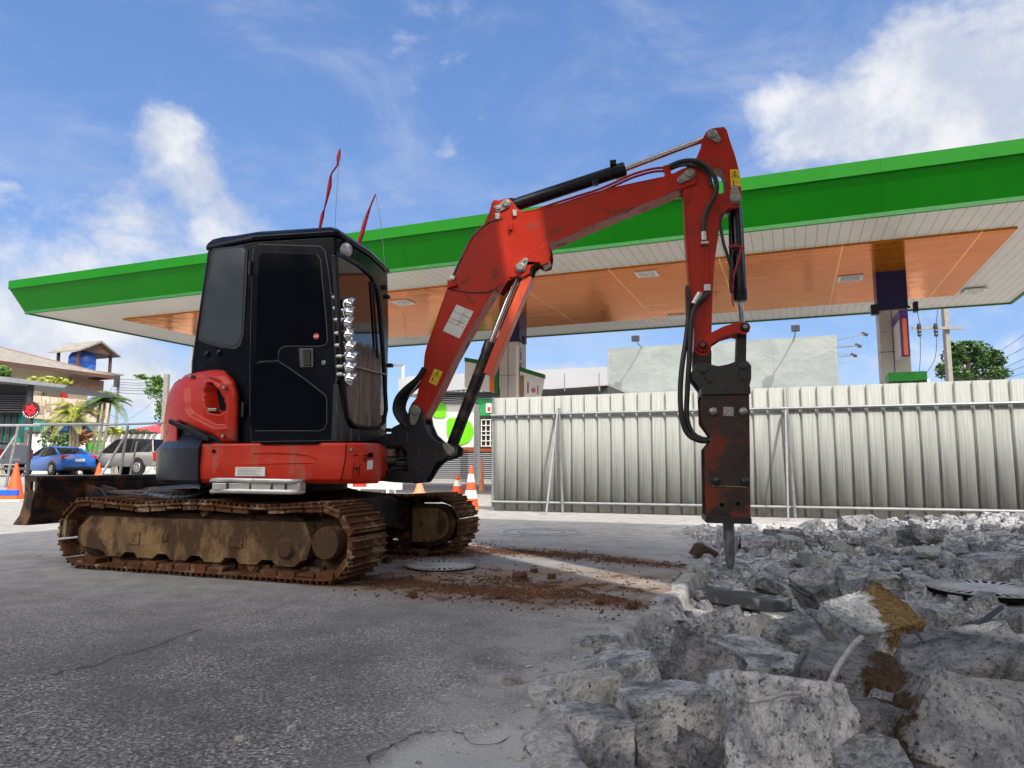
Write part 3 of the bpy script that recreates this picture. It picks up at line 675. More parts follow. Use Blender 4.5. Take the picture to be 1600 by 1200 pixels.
# panel joints and details on the skirt
def onskirt(x, y): return U.w(x, y, -.953)
mb = MB()
mb.tube([U.w(541, 692, -.954), U.w(540, 715, -.956), U.w(535, 740, -.957), U.w(532, 752, -.945)], .0035, 5)
def qbox(c, w, h, t=.006, F=U, lat=-.953): a, z = F.pl(c[0], c[1], lat); return MB().fbox(F, a - w / 2, a + w / 2, lat - t, lat + .01, z - h / 2, z + h / 2)
mb.build('panel_joint', M_dark, ex)
qbox((391, 737), .22, .062, .004).build('data_label', M_wht, ex, .001)
a_, z_ = U.pl(391, 737, -.953); mb = MB()
for i in range(5): mb.fbox(U, a_ - .09, a_ + (.08 - .03 * (i % 2)), -.9585, -.956, z_ - .022 + i * .010, z_ - .019 + i * .010)
mb.build('label_print', mat('grey_ink', (.25, .25, .25), .6, bump=0), ex)
for (x, y) in ((333, 705), (548, 702)): pin('body_bolt', x, y, -.958, -.94, .012, M_dark if x < 400 else M_pin)
MB().prism(U, [U.pl(x, y, -.95) for x, y in ((404, 691), (500, 691), (496, 694), (410, 695))], -.956, -.9).build('sill_strip', M_dark, ex)
# embossed line and front access door
mb = MB(); mb.tube([U.w(378, 726, -.951), U.w(430, 724, -.953), U.w(480, 723, -.953), U.w(497, 725, -.951)], .005, 6, 5); mb.tube([U.w(395, 707, -.951), U.w(450, 708, -.953), U.w(480, 711, -.953), U.w(495, 718, -.951)], .005, 6, 5)
mb.build('pressed_crease', M_red2, ex)
def corner(x, y, out=.006):
    """point on the curved near-front corner of the skirt"""
    r = ray(x, y); best = None
    c0 = U.pt(.80, -.73, 0); d = Vector((r.x, r.y)); o = Vector((CAM.x - c0.x, CAM.y - c0.y)); A = d.dot(d); B = 2 * o.dot(d); Cc = o.dot(o) - (.22 + out) ** 2
    D = B * B - 4 * A * Cc
    if D < 0: t_ = -B / (2 * A)
    else: t_ = (-B - math.sqrt(D)) / (2 * A)
    return CAM + r * t_
mb = MB()
for y in (712, 716, 720): mb.tube([corner(568, y), corner(572, y), corner(574, y)], .003, 5)
mb.build('vent_slot', M_dark, ex)
mb = MB(); mb.tube([corner(552, 712), corner(559, 711)], .003, 5); mb.tube([corner(554, 722), corner(550, 744), corner(560, 744), corner(563, 724)], .002, 5)
mb.build('access_door_joint', M_dark, ex)
def patch(pxs, m, name, out=.008):
    P_ = [corner(x, y, out) for x, y in pxs]; Q_ = [corner(x, y, out - .012) for x, y in pxs]; MB().loft([Q_, P_]).build(name, m, ex, smooth=False)
patch([(575, 708), (583, 707), (583, 714), (575, 715)], M_dark, 'small_decal'); patch([(574, 720), (583, 719), (582, 733), (573, 734)], M_wht, 'small_decal')
MB().lathe(corner(557, 732, .008), (corner(557, 732, .02) - corner(557, 732, .0)), [(0, .012), (.006, .010)], 12).build('door_lock', M_cw, ex)

# counterweight
def tail(r, s1=-.19, n=26):
    a0 = -math.acos(s1 / r) if abs(s1) < r else 0
    return [(r * math.cos(a), r * math.sin(a)) for a in [a0 + (-2 * (math.pi + a0)) * i / n if False else a0 - (2 * math.pi + 2 * a0) * 0 - (2 * (math.pi + a0)) * i / n for i in range(n + 1)]]
zc0, zc1, zc2 = U.pl(285, 757, -.9)[1], U.pl(285, 700, -.9)[1], U.pl(285, 680, -.9)[1]
mb = MB(); mb.loft([sec(U, tail(.965), zc0), sec(U, tail(.99), zc0 + .03), sec(U, tail(1.0), zc1), sec(U, tail(.985), zc1 + .012), sec(U, tail(.93), zc2), sec(U, tail(.90), zc2 + .02)])
mb.build('counterweight', M_cw, ex, .004, ang=25)
# engine hood, dark part behind and red side cover in front
def hoodplan(r, s1, n=40):
    return [p for p in tail(r, s1, n)]
sR = U.pl(368, 640, -.90)[0]
def hoodshell(m, name, s1, dr=0, zmax=None, zlow=None, dent=False, latmax=9):
    base = [(zc1 - .02, .92), (1.05, .925), (1.2, .915), (1.30, .90), (1.37, .87), (1.42, .82), (1.455, .74), (1.465, .6)]
    secs = []
    for z, r in base: secs.append([U.pt(a, max(l, -.93) + .10, z) for a, l in hoodplan(r + dr, s1)])
    MB().loft(secs).build(name, m, ex, .0, ang=40)
hoodshell(M_cw, 'engine_hood', -.02, -.06)
MB().loft([[U.pt(a, max(l, -.90), z) for a, l in hoodplan(r, .04)] for z, r in ((zc1 - .01, .92), (1.04, .92), (1.10, .88), (1.13, .80))]).build('hood_base', M_cw, ex, .004)
# red side cover: grid on the shell
cov = [(275, 598), (288, 581), (305, 573), (330, 571), (350, 579), (364, 595), (370, 616), (370, 640), (369, 691), (345, 691), (330, 680), (300, 668), (272, 655), (270, 625)]
def shellpt(th, z, dr=0):
    z0_ = z; z = max(z, .9001)
    tab = [(.90, .925), (1.05, .93), (1.2, .92), (1.30, .905), (1.37, .875), (1.42, .825), (1.46, .74), (1.5, .6)]
    for i in range(len(tab) - 1):
        if tab[i][0] <= z <= tab[i + 1][0] or i == len(tab) - 2:
            u = (z - tab[i][0]) / (tab[i + 1][0] - tab[i][0]); r = tab[i][1] + (tab[i + 1][1] - tab[i][1]) * u; break
    r += dr; s_ = r * math.cos(th); l = r * math.sin(th); l = max(l, -.93 + 0 * dr); return U.pt(s_, l, z0_)
def topx(p):  # world -> pixel
    d = p - CAM; yy = d.y * cT + d.z * sT; zz_ = -d.y * sT + d.z * cT; return (800 + 1110 * d.x / yy, 600 - 1110 * zz_ / yy)
def inside(p, poly):
    c = False; j = len(poly) - 1
    for i in range(len(poly)):
        if (poly[i][1] > p[1]) != (poly[j][1] > p[1]) and p[0] < (poly[j][0] - poly[i][0]) * (p[1] - poly[i][1]) / (poly[j][1] - poly[i][1]) + poly[i][0]: c = not c
        j = i
    return c
def pdist(p, poly):
    d = 1e9
    for i in range(len(poly)):
        a = Vector(poly[i]); b_ = Vector(poly[(i + 1) % len(poly)]); ab_ = b_ - a; t_ = max(0, min(1, (Vector(p) - a).dot(ab_) / ab_.dot(ab_))); d = min(d, (Vector(p) - a - ab_ * t_).length)
    return d
big = [(286, 590), (318, 583), (345, 594), (357, 615), (357, 640), (354, 668), (335, 670), (315, 660), (296, 650), (288, 640)]
tear = [(318, 597), (326, 596), (336, 606), (346, 622), (349, 640), (338, 648), (322, 645), (315, 628), (314, 610)]
mb = MB(); NA, NZ = 130, 130; vs = []
th0, th1 = -math.acos(.075 / .93), -math.pi * 1.02
def cin(th, z):
    q = topx(shellpt(th, z, .03)); return inside(q, cov) if q[0] > 276 else True
gth = [[th0 + (th1 - th0) * i / NA for i in range(NA + 1)] for j in range(NZ + 1)]; gzz = [[.895 + .58 * j / NZ] * (NA + 1) for j in range(NZ + 1)]
kp = [[cin(gth[j][i], gzz[j][i]) for i in range(NA + 1)] for j in range(NZ + 1)]
nth = [r_[:] for r_ in gth]; nzz = [r_[:] for r_ in gzz]
for j in range(NZ + 1):
    for i in range(NA + 1):
        if not kp[j][i]: continue
        for dj, di in ((0, 1), (0, -1), (1, 0), (-1, 0)):
            J, I = j + dj, i + di
            if 0 <= J <= NZ and 0 <= I <= NA and not kp[J][I]:
                lo_t, hi_t = 0.0, 1.0
                for _ in range(7):
                    m_ = (lo_t + hi_t) / 2
                    if cin(gth[j][i] + (gth[J][I] - gth[j][i]) * m_, gzz[j][i] + (gzz[J][I] - gzz[j][i]) * m_): lo_t = m_
                    else: hi_t = m_
                nth[j][i] += (gth[J][I] - gth[j][i]) * lo_t * .98; nzz[j][i] += (gzz[J][I] - gzz[j][i]) * lo_t * .98
keep = [kp[j][i] for j in range(NZ + 1) for i in range(NA + 1)]
for j in range(NZ + 1):
    for i in range(NA + 1):
        p = shellpt(nth[j][i], nzz[j][i], .03); q = topx(p); d = 0
        if kp[j][i]:
            if inside(q, big): d += .028 * min(1, pdist(q, big) / 6)
            if inside(q, tear): d += .10 * min(1, pdist(q, tear) / 9) ** .8
            inward = (CX - p); inward.z = 0; inward.normalize()
            if q[0] > 280: d += .02 * (1 - min(1, pdist(q, cov) / 4))
            p = p + (inward * .5 + U.n * .5) * d
        vs.append(p)
fs = [(j * (NA + 1) + i, j * (NA + 1) + i + 1, (j + 1) * (NA + 1) + i + 1, (j + 1) * (NA + 1) + i) for j in range(NZ) for i in range(NA) if keep[j * (NA + 1) + i] and keep[j * (NA + 1) + i + 1] and keep[(j + 1) * (NA + 1) + i + 1] and keep[(j + 1) * (NA + 1) + i]]
mb.add(vs, fs); o = mb.build('engine_side_cover', M_red, ex, ang=60); sm = o.modifiers.new('t', 'SOLIDIFY'); sm.thickness = .01
for (x, y) in ((296, 588), (349, 605), (347, 681)): pin('cover_bolt', x, y, -.955, -.9, .014)
a_, z_ = U.pl(336, 641, -.86); MB().fbox(U, a_ - .035, a_ + .035, -.90, -.86, z_ - .012, z_ + .012).build('cover_latch', M_pin, ex, .005)
MB().prism(U, [U.pl(x, y, -.93) for x, y in ((268, 655), (272, 656), (330, 683), (330, 690), (322, 688), (268, 662))], -.965, -.93).build('hood_trim', M_cw, ex, .004)

# ---- cab
LN, LF = -.88, .15; sF = .752
zroof = U.pl(450, 372, LN)[1]; zcab = zt_ - .004
sA = U.pl(392, 500, LN)[0]
rearpx = [(296, 691), (297, 620), (299, 565), (304, 530), (311, 480), (317, 440), (324, 392)]
LC = -.74
def cabsec(x, y, z=None, ins_=0, gf=0):
    s_, zz_ = U.pl(x, y, LC)
    if z is not None: zz_ = z
    fr = sF - .02 * max(0, (zz_ - 1.9)) / .45
    return [U.pt(s_ + ins_, LC, zz_), U.pt(sA + ins_ * .3, LN + ins_, zz_), U.pt(fr - .03 - ins_ - gf, LN + ins_, zz_), U.pt(fr - ins_ - gf, LN + .03 + ins_, zz_), U.pt(fr + .035 - ins_ - gf, (LN + LF) / 2, zz_), U.pt(fr - ins_ - gf, LF - .03 - ins_, zz_), U.pt(fr - .03 - ins_ - gf, LF - ins_, zz_), U.pt(s_ + ins_, LF - ins_, zz_)]
secs = [cabsec(*rearpx[0], z=zcab)] + [cabsec(x, y) for x, y in rearpx[1:-1]]
zE = U.pl(325, 391, LC)[1]
secs += [cabsec(324, 392, z=zE)]
cab = MB().loft(secs).build('cab', M_cab, ex, .012, ang=25)
def roofsec(z, i): return cabsec(324, 392, z=z, ins_=i)
roof = MB().loft([roofsec(zE + .002, -.012), roofsec(zE + .03, -.016), roofsec(zE + .055, .0), roofsec(zE + .08, .035), roofsec(zE + .095, .12), roofsec(zE + .10, .25)])
roof.build('cab_roof', M_cab, ex, .006, ang=30)
# rear quarter window on the angled panel
pA = U.pt(sA, LN, 0); pB = U.pt(U.pl(311, 480, LC)[0], LC, 0); qe = (pA - pB).normalized(); qn = Vector((-qe.y, qe.x, 0))
if qn.dot(U.n) < 0: qn = -qn
Q = Frame(pB, qe, qn)
def qplate(name, px, m, l0, l1, bevel=.003): return MB().prism(Q, [Q.pl(x, y, l0) for x, y in px], l0, l1).build(name, m, cab, bevel)
win = [(336, 391), (378, 387), (383, 392), (381, 440), (377, 520), (373, 534), (366, 540), (345, 538), (322, 531), (314, 527), (317, 505), (326, 440), (334, 396)]
qplate('quarter_window', win, M_rear, -.012, .01)
wf = [(332, 388), (380, 383), (387, 390), (385, 440), (381, 522), (376, 540), (368, 546), (343, 543), (318, 536), (309, 531), (313, 505), (322, 440), (330, 393)]
qplate('window_frame', wf, M_cab2, -.008, .01)
for (x, y) in ((324, 553), (343, 551)):
    a, z = Q.pl(x, y, -.01); MB().lathe(Q.pt(a, -.03, z), Q.n, [(0, .008), (.008, .02), (.03, .026)], 12).build('rear_step_hook', M_cab, cab)
# door
dr = [(398, 385), (405, 382), (500, 385), (508, 392), (513, 420), (519, 470), (524, 515), (526, 580), (523, 640), (520, 688), (393, 690), (391, 640), (391, 570), (393, 480), (395, 400)]
D = plate('door', dr, LN, LN - .010, LN + .02, M_cab, cab, bevel=.004)
def dplate(name, px, m, l0, l1, bevel=.002, parent=None): return MB().prism(U, [U.pl(x, y, LN) for x, y in px], LN - l1, LN - l0).build(name, m, parent or D, bevel)
g1_ = [(412, 395), (496, 398), (501, 405), (504, 440), (510, 500), (512, 533), (508, 539), (500, 541), (446, 541), (438, 545), (435, 553), (436, 563), (405, 565), (401, 560), (403, 480), (406, 402)]
g2_ = [(400, 568), (437, 566), (450, 574), (480, 595), (509, 618), (511, 625), (511, 660), (507, 670), (500, 673), (400, 673), (394, 668), (392, 660), (394, 630), (397, 572)]
def growp(px, d):
    cx_ = sum(p[0] for p in px) / len(px); cy_ = sum(p[1] for p in px) / len(px)
    return [(x + d * (1 if x > cx_ else -1), y + d * (1 if y > cy_ else -1)) for x, y in px]
dplate('door_window', g1_, M_glass, .008, .017); dplate('door_lower_window', g2_, M_glass, .008, .016)
def rimtube(px, r, name, m, parent, lat): P_ = [U.w(x, y, lat) for x, y in px]; P_.append(P_[0]); MB().tube(P_, r, 6, caps=False).build(name, m, parent)
M_seal = mat('grey_seal', (.06, .065, .075), .35)
rimtube(g1_, .0045, 'window_seal', M_seal, D, LN - .012); rimtube(g2_, .0045, 'window_seal', M_seal, D, LN - .012)
rimtube(dr, .0045, 'door_seal', M_seal, D, LN - .006)
hd = dplate('door_handle', [(469, 545), (491, 545), (492, 574), (471, 575)], M_seal, .006, .022, .004)
MB().prism(U, [U.pl(x, y, LN) for x, y in ((476, 547), (488, 547), (488, 572), (477, 572))], LN - .030, LN - .02).build('handle_grip', M_cab2, hd, .004)
a, z = U.pl(507, 567, LN); MB().lathe(U.pt(a, LN - .022, z), U.n, [(0, .012), (.004, .016), (.02, .016)], 16).build('door_lock', M_chrome, D)
a, z = U.pl(496, 526, LN); st_ = MB().lathe(U.pt(a, LN - .0195, z), U.n, [(0, .021), (.003, .022)], 20).build('round_sticker', mat('sticker_red', (.6, .03, .03), .4, bump=0), D)
MB().fbox(U, a - .017, a + .017, LN - .0205, LN - .019, z - .004, z + .004).build('sticker_band', M_wht, st_)
for (x, y) in ((393, 420), (382, 640)):
    a, z = U.pl(x, y, LN); MB().cyl(U.pt(a, LN - .02, z - .05), U.pt(a, LN - .02, z + .05), .012).build('door_hinge', M_cab2, D)
# front glass (plane at the nose of the cab)
FP = Frame(U.pt(sF, LN, 0), U.n, U.e)
def fpl(px, lat): return [FP.pl(x, y, lat) for x, y in px]
m, t, b = newmat('muddy_front_glass'); tc = t.new('ShaderNodeNewGeometry').outputs['Position']; X3 = t.xyz(tc)
n = t.noise(t.vm('MULTIPLY', tc, (1, 1, .12)), 26, 7, .7); n2_ = t.noise(tc, 9, 6, .65)
lat_ = t.vm('DOT_PRODUCT', t.vm('SUBTRACT', tc, tuple(CX)), tuple(U.n), 'v')
edge = t.ramp(t.math('ADD', X3[2], t.math('MULTIPLY', n2_, .25)), 1.80, 1.62, 0, 1)
edge = t.math('MULTIPLY', edge, t.ramp(t.math('ADD', lat_, t.math('MULTIPLY', n2_, .12)), -.08, -.13, 0, 1))
k = t.math('MULTIPLY', edge, t.ramp(n, .30, .50, .25, 1))
c = t.mix(k, (.004, .0045, .007), t.mix(t.ramp(n, .35, .7), (.10, .075, .055), (.26, .20, .14)))
t.put(b.inputs['Base Color'], c); t.put(b.inputs['Roughness'], t.ramp(k, 0, .5, .03, .85)); b.inputs['Specular IOR Level'].default_value = .7; M_fg = m
wp = [(524, 398), (536, 400), (560, 414), (580, 432), (589, 452), (593, 480), (598, 540), (602, 600), (604, 640), (600, 660), (590, 668), (570, 668), (552, 664), (543, 652), (537, 600), (530, 500)]
MB().prism(FP, fpl(wp, .03), .0, .046).build('windscreen', M_fg, cab, .006)
P_ = [FP.w(x, y, .05) for x, y in wp]; P_.append(P_[0]); MB().tube(P_, .014, 8, caps=False).build('windscreen_seal', M_cab2, cab)
MB().tube([FP.w(554, 573, .055), FP.w(603, 585, .055)], .008, 6).build('windscreen_split_bar', M_pin, cab)
MB().tube([FP.w(582, 440, .058), FP.w(586, 500, .058), FP.w(590, 560, .058)], .010, 6, 4).build('wiper', M_cab2, cab)
m2 = mat('mud_splashed_black', (.012, .013, .018), .35, var=.3, dirt=((.12, .085, .06), .52, 14, .15))
MB().prism(FP, fpl([(529, 600), (536, 640), (545, 668), (604, 672), (605, 688), (526, 690)], .04), .0, .042).build('cab_front_panel', m2, cab, .006)
if 0: MB().tube([FP.w(608, 470, .03), FP.w(611, 540, .03), FP.w(611, 620, .03), FP.w(606, 690, .03)], .018, 8, 4).build('far_handrail', M_cab2, cab)
for (x, y) in ((600, 449), (604, 464), (609, 571), (608, 672)):
    p = FP.w(x, y, .05); MB().boxf(p, U.e, U.n, Zv, .05, .05, .03).build('mirror_bracket', M_cab2, cab, .006)
# work lamp on the roof corner
p = U.w(541, 391, -.80); mb = MB(); ax = (U.e * .82 - U.n * .5 - Zv * .28).normalized()
mb.lathe(p - ax * .12, ax, [(0, .03), (.02, .05), (.07, .062), (.12, .066)], 20); wl = mb.build('work_lamp', M_cab, cab, .004)
MB().lathe(p - ax * .004, ax, [(0, .05), (.004, .052), (.012, .04), (.016, .01)], 20).build('lamp_lens', mat('lamp_lens', (.6, .58, .6), .1, .4, bump=.3, bs=200), wl)
MB().tube([U.w(520, 372, -.82), U.w(524, 372, -.82), U.w(526, 384, -.8), U.w(530, 395, -.8)], .008, 6, 3).bar(U.w(528, 398, -.80), U.w(526, 412, -.84), .05, .01).build('lamp_bracket', M_cab2, cab)
# chrome domed lamps in a column down the near front pillar
bx_ = [(545.5, 475, 525, 465), (546, 489, 526, 482), (544.5, 505, 527.5, 500), (546.6, 523.5, 528.6, 521), (548.7, 542, 529, 540), (549.8, 559, 531.4, 557), (548.7, 575, 531.4, 573), (548.7, 592, 532, 585)]
MB().tube([U.w(520, 458, LN - .02), U.w(528, 595, LN - .02)], .012, 8).build('lamp_rail', M_cab2, cab)
for i, (x, y, cx_, cy_) in enumerate(bx_):
    a, z = U.pl(x, y, LN - .03); c0 = U.pt(a, LN - .03, z); ax = (U.e * .80 + U.n * .30 - Zv * .42 + U.e * rnd.uniform(-.1, .1) + Zv * rnd.uniform(-.15, .1)).normalized()
    o = MB().lathe(c0 - ax * .035, ax, [(-.022, .008), (-.012, .016), (-.006, .026), (.004, .038), (.018, .048), (.034, .053), (.05, .055), (.054, .052), (.045, .045), (.02, .02), (.015, .006)], 22).build('chrome_lamp', M_chrome, cab)
    cc = U.w(cx_, cy_, LN - .03)
    MB().boxf(cc, U.e, U.n, Zv, .034, .03, .024).boxf(cc - U.n * .012 + Zv * .0, U.e, U.n, Zv, .044, .02, .012).bar(cc, c0 - ax * .04, .008, .008).build('lamp_clamp', M_alu, o, .003)
    MB().lathe(c0 + ax * .0, ax, [(0, .012), (.014, .012), (.02, .006)], 10).build('bulb', M_rod, o)
# antennas
M_wire = mat('thin_wire', (.20, .20, .22), .4, .5)
MB().tube([U.w(523, 376, -.80), U.w(524, 340, -.80), U.w(527, 290, -.80), U.w(530.5, 244, -.80)], .0022, 5, 4).build('antenna', M_wire, cab)
MB().tube([U.w(603, 440, -.05), U.w(600, 400, -.05), U.w(595, 350, -.05), U.w(587, 305, -.05)], .0022, 5, 4).build('antenna', M_wire, cab)
# tied red ribbons
def ribbon(pts, lab):
    mb = MB(); c = crom([U.w(x, y, l) for x, y, w, tw, l in pts], 8); N_ = len(c); L_ = []
    for i, p in enumerate(c):
        u = i / (N_ - 1) * (len(pts) - 1); k = min(int(u), len(pts) - 2); f = u - k; w = pts[k][2] * (1 - f) + pts[k + 1][2] * f; tw = pts[k][3] * (1 - f) + pts[k + 1][3] * f
        d = (c[min(i + 1, N_ - 1)] - c[max(i - 1, 0)]).normalized(); s_ = d.cross(U.n).normalized(); s_ = s_ * math.cos(tw) + U.n * math.sin(tw); L_ += [p - s_ * w / 2, p + s_ * w / 2]
    mb.add(L_, [(2 * i, 2 * i + 1, 2 * i + 3, 2 * i + 2) for i in range(N_ - 1)])
    o = mb.build('ribbon', M_rib, ang=80); sm_ = o.modifiers.new('t', 'SOLIDIFY'); sm_.thickness = .0012; return tag(o, lab, 'ribbon')
M_rib = mat('red_ribbon_cloth', (.50, .006, .03), .6, var=.2, bump=.1)
ribbon([(531, 233, .012, 0, -.8), (529, 245, .032, .2, -.8), (527, 258, .012, .9, -.8), (518, 272, .014, 1.2, -.8), (515, 290, .030, .3, -.8), (511, 310, .018, .6, -.8), (507, 326, .012, 1.3, -.8), (503, 340, .028, .2, -.8), (499, 358, .016, .8, -.8), (492, 368, .016, .1, -.8)], 'long twisted red ribbon tied to the taller antenna above the cab roof')
ribbon([(587, 303, .012, .3, -.05), (579, 322, .014, .9, -.05), (571, 345, .034, .1, -.05), (564, 370, .036, .3, -.05), (556, 390, .02, .5, -.05), (551, 400, .018, .2, -.05)], 'short red ribbon tied to the lower antenna beside the cab lamp')
# ---- step of aluminium tubes below the door
stp = MB()
for (y, r) in ((751, .016), (768, .016)):
    stp.tube([U.w(331, y, -.98), U.w(345, y - 1, -1.03), U.w(400, y, -1.06), U.w(450, y + 1, -1.06), U.w(468, y + 1, -1.03), U.w(474, y, -.97)], r, 10, 5)
st2 = stp.build('side_step', M_alu, ex)
mb = MB()
for x0, x1 in ((334, 356), (360, 392), (395, 425), (429, 447), (451, 471)):
    a0, z0 = U.pl(x0, 760, -1.03); a1, _ = U.pl(x1, 760, -1.03); mb.fbox(U, a0, a1, -1.05, -.97, z0 - .022, z0 + .022)
a0, z0 = U.pl(334, 751, -1.0); a1, _ = U.pl(470, 751, -1.0)
for q in range(5): mb.fbox(U, a0, a1, -1.02 + q * .035, -1.0 + q * .035, z0 - .004, z0 + .008)
mb.build('step_slat', M_alu, st2, .003)

# ---- swing post and boom foot
cast = [(612, 668), (628, 660), (636, 652), (638, 640), (642, 634), (650, 632), (657, 636), (660, 645), (663, 662), (670, 678), (682, 689), (697, 695), (706, 700), (706, 709), (697, 716), (682, 722), (672, 733), (663, 748), (658, 755), (645, 756), (644, 742), (636, 734), (634, 705), (626, 698), (613, 695), (612, 686), (622, 683), (610, 678)]
plate('swing_post', cast, -.13, -.13, -.085, M_cast, bevel=.01)
plate('swing_post', cast, -.13, .085, .13, M_cast, bevel=.01)
plate('swing_post_core', [(634, 665), (660, 660), (668, 690), (672, 715), (660, 745), (648, 753), (636, 730)], -.13, -.10, .10, M_cast, bevel=.02)
plate('swing_bracket', [(584, 694), (604, 678), (640, 676), (640, 696), (612, 698), (586, 712)], -.1, -.14, .16, M_cast, bevel=.014)
plate('swing_bracket', [(584, 744), (590, 738), (615, 734), (655, 738), (658, 755), (620, 754), (584, 750)], -.1, -.14, .16, M_cast, bevel=.014)
MB().cyl(U.w(628, 700, 0), U.w(628, 750, 0), .05).build('swing_pin', M_cast, ex)
MB().cyl(U.w(590, 722, -.12), U.w(640, 724, -.02), .028).cyl(U.w(600, 720, -.12), U.w(618, 720, -.09), .036).build('swing_cylinder', M_cyld, ex)
for k, y in enumerate((728, 732, 716)): hose('hydraulic_hose', [(588, y, -.06), (604, y + 3, -.1), (622, y - 1 + k, -.08), (640, y, -.05)], .010)
plate('red_tag', [(616, 706), (634, 706), (634, 712), (618, 712)], -.02, -.03, -.01, M_red2)
def capped_pin(x, y, l0, ang, ln=.075, r=.034, parent=ex, m=None):
    """pin end with a keeper plate"""
    a, z = U.pl(x, y, l0); c0 = U.pt(a, l0, z); mb = MB(); mb.lathe(c0 - U.n * .028, U.n, [(0, r * .8), (.006, r), (.05, r)], 22)
    d = U.e * math.cos(ang) + Zv * math.sin(ang); e_ = c0 + d * ln; w = U.n.cross(d)
    P_ = []
    for k in range(9): t_ = math.pi / 2 + math.pi * k / 8; P_.append(c0 + d * math.cos(t_) * r * 1.25 + w * math.sin(t_) * r * 1.25)
    for k in range(9): t_ = -math.pi / 2 + math.pi * k / 8; P_.append(e_ + d * math.cos(t_) * r * .75 + w * math.sin(t_) * r * .75)
    mb.loft([[p_ - U.n * .014 for p_ in P_], [p_ + U.n * .002 for p_ in P_]]); mb.lathe(e_ - U.n * .022, U.n, [(0, r * .3), (.01, r * .34)], 8)
    return mb.build('pin_cap', m or M_pin, parent, .003)
capped_pin(649, 642, -.13, math.radians(-97), .085, .036)

# ---- boom
boom = [(640, 652), (638, 640), (643, 630), (650, 622), (657, 594), (663, 566), (671, 536), (685, 492), (700, 452), (705, 440), (712, 425), (722, 403), (735, 378), (748, 360), (764, 344), (790, 334), (817, 330), (860, 322), (910, 306), (960, 292), (1035, 276), (1055, 269), (1066, 263), (1078, 262), (1088, 268), (1091, 278), (1086, 288), (1072, 293), (1056, 297), (1045, 302), (960, 336), (873, 374), (840, 388), (806, 412), (782, 438), (762, 466), (747, 492), (727, 528), (708, 562), (688, 605), (672, 636), (662, 653), (650, 660)]
bm_ = plate('boom', boom, -.10, -.10, .10, M_red, bevel=.006)
lug = [(755, 352), (765, 330), (768, 317), (772, 312), (780, 313), (788, 310), (795, 310), (801, 316), (808, 325), (818, 331), (800, 345), (775, 352)]
lugh = [(771.5, 321), (774, 318.5), (777, 319), (778, 322), (776, 324), (773, 324.5)]
for l0, l1 in ((-.075, -.055), (.055, .075)): plate('cylinder_lug', lug, -.075, l0, l1, M_red, holes=[lugh], parent=bm_, bevel=.003)
brk = [(775, 452), (782, 436), (797, 420), (806, 408), (830, 392), (858, 381), (860, 396), (857, 411), (848, 414), (838, 410), (829, 418), (827, 428), (818, 433), (806, 432), (792, 440), (780, 456)]
for l0, l1 in ((-.105, -.075), (.075, .105)): plate('cylinder_bracket', brk, -.10, l0, l1, M_red, parent=bm_, bevel=.004)
# welded edges of the boom side plates, seen as thin raised lines
def bead(pts, r=.0045, parent=bm_, m=None, lat=-.1): MB().tube([U.w(x, y, lat) for x, y in pts], r, 6, 4).build('weld_edge', m or M_red2, parent)
bead([(748, 492), (763, 466), (783, 438), (807, 411), (841, 388), (873, 374), (960, 336), (1044, 302)]); bead([(672, 636), (688, 604), (708, 561), (727, 527), (748, 492)])
bead([(722, 403), (735, 378), (748, 360), (764, 345)]); bead([(818, 331), (860, 323), (910, 307), (960, 293), (1034, 277)])
bead([(1021, 287), (1030, 306)]); bead([(655, 594), (666, 599), (681, 605)], .003)
MB().fbox(U, *(lambda a, z: (a - .012, a + .012))(*U.pl(799, 356, -.1)), -.13, -.1, U.pl(799, 361, -.1)[1], U.pl(799, 349, -.1)[1]).build('hose_stud', M_red, bm_, .006)
# data sticker with ruled lines, and warning stickers
sk = plate('data_sticker', [(713.5, 476), (740, 487), (718, 529), (692, 517)], -.1, -.103, -.099, M_wht, parent=bm_, bevel=0)
def lerp(p, q, t_): return (p[0] + (q[0] - p[0]) * t_, p[1] + (q[1] - p[1]) * t_)
mb = MB(); c4 = [(713.5, 476), (740, 487), (718, 529), (692, 517)]
for t_ in (.24, .50, .62): mb.tube([U.w(*lerp(c4[0], c4[3], t_), -.104), U.w(*lerp(c4[1], c4[2], t_), -.104)], .0012, 4)
mb.tube([U.w(*lerp(c4[0], c4[1], .55), -.104), U.w(*lerp(lerp(c4[0], c4[1], .55), lerp(c4[3], c4[2], .55), .62), -.104)], .0012, 4)
for i in range(9):
    a_, b2 = lerp(c4[0], c4[3], .05 + i * .06), lerp(c4[1], c4[2], .05 + i * .06); mb.tube([U.w(*lerp(a_, b2, .62), -.104), U.w(*lerp(a_, b2, .9 - .1 * (i % 3)), -.104)], .0009, 4)
mb.build('sticker_print', M_blk, sk)
def warn(c4, lat, parent):
    s_ = plate('warning_sticker', c4, lat, lat - .003, lat + .001, M_yel, parent=parent, bevel=0); mb = MB()
    def q(u, v): a_ = lerp(c4[0], c4[1], u); b2 = lerp(c4[3], c4[2], u); return U.w(*lerp(a_, b2, v), lat - .0045)
    mb.tube([q(.5, .08), q(.12, .48), q(.88, .48), q(.5, .08)], .0022, 4); mb.tube([q(.5, .2), q(.5, .42)], .0022, 4)
    mb.tube([q(.36, .34), q(.64, .42)], .0018, 4)
    mb.tube([q(.28, .62), q(.28, .9)], .003, 4); mb.tube([q(.2, .68), q(.36, .68)], .003, 4)
    for u in (.5, .65, .8): mb.tube([q(u, .78), q(u + .06, .78)], .0028, 4)
    mb.build('warning_symbol', M_blk, s_)
warn([(679, 576), (692, 581), (682, 603), (670, 597)], -.1, bm_)
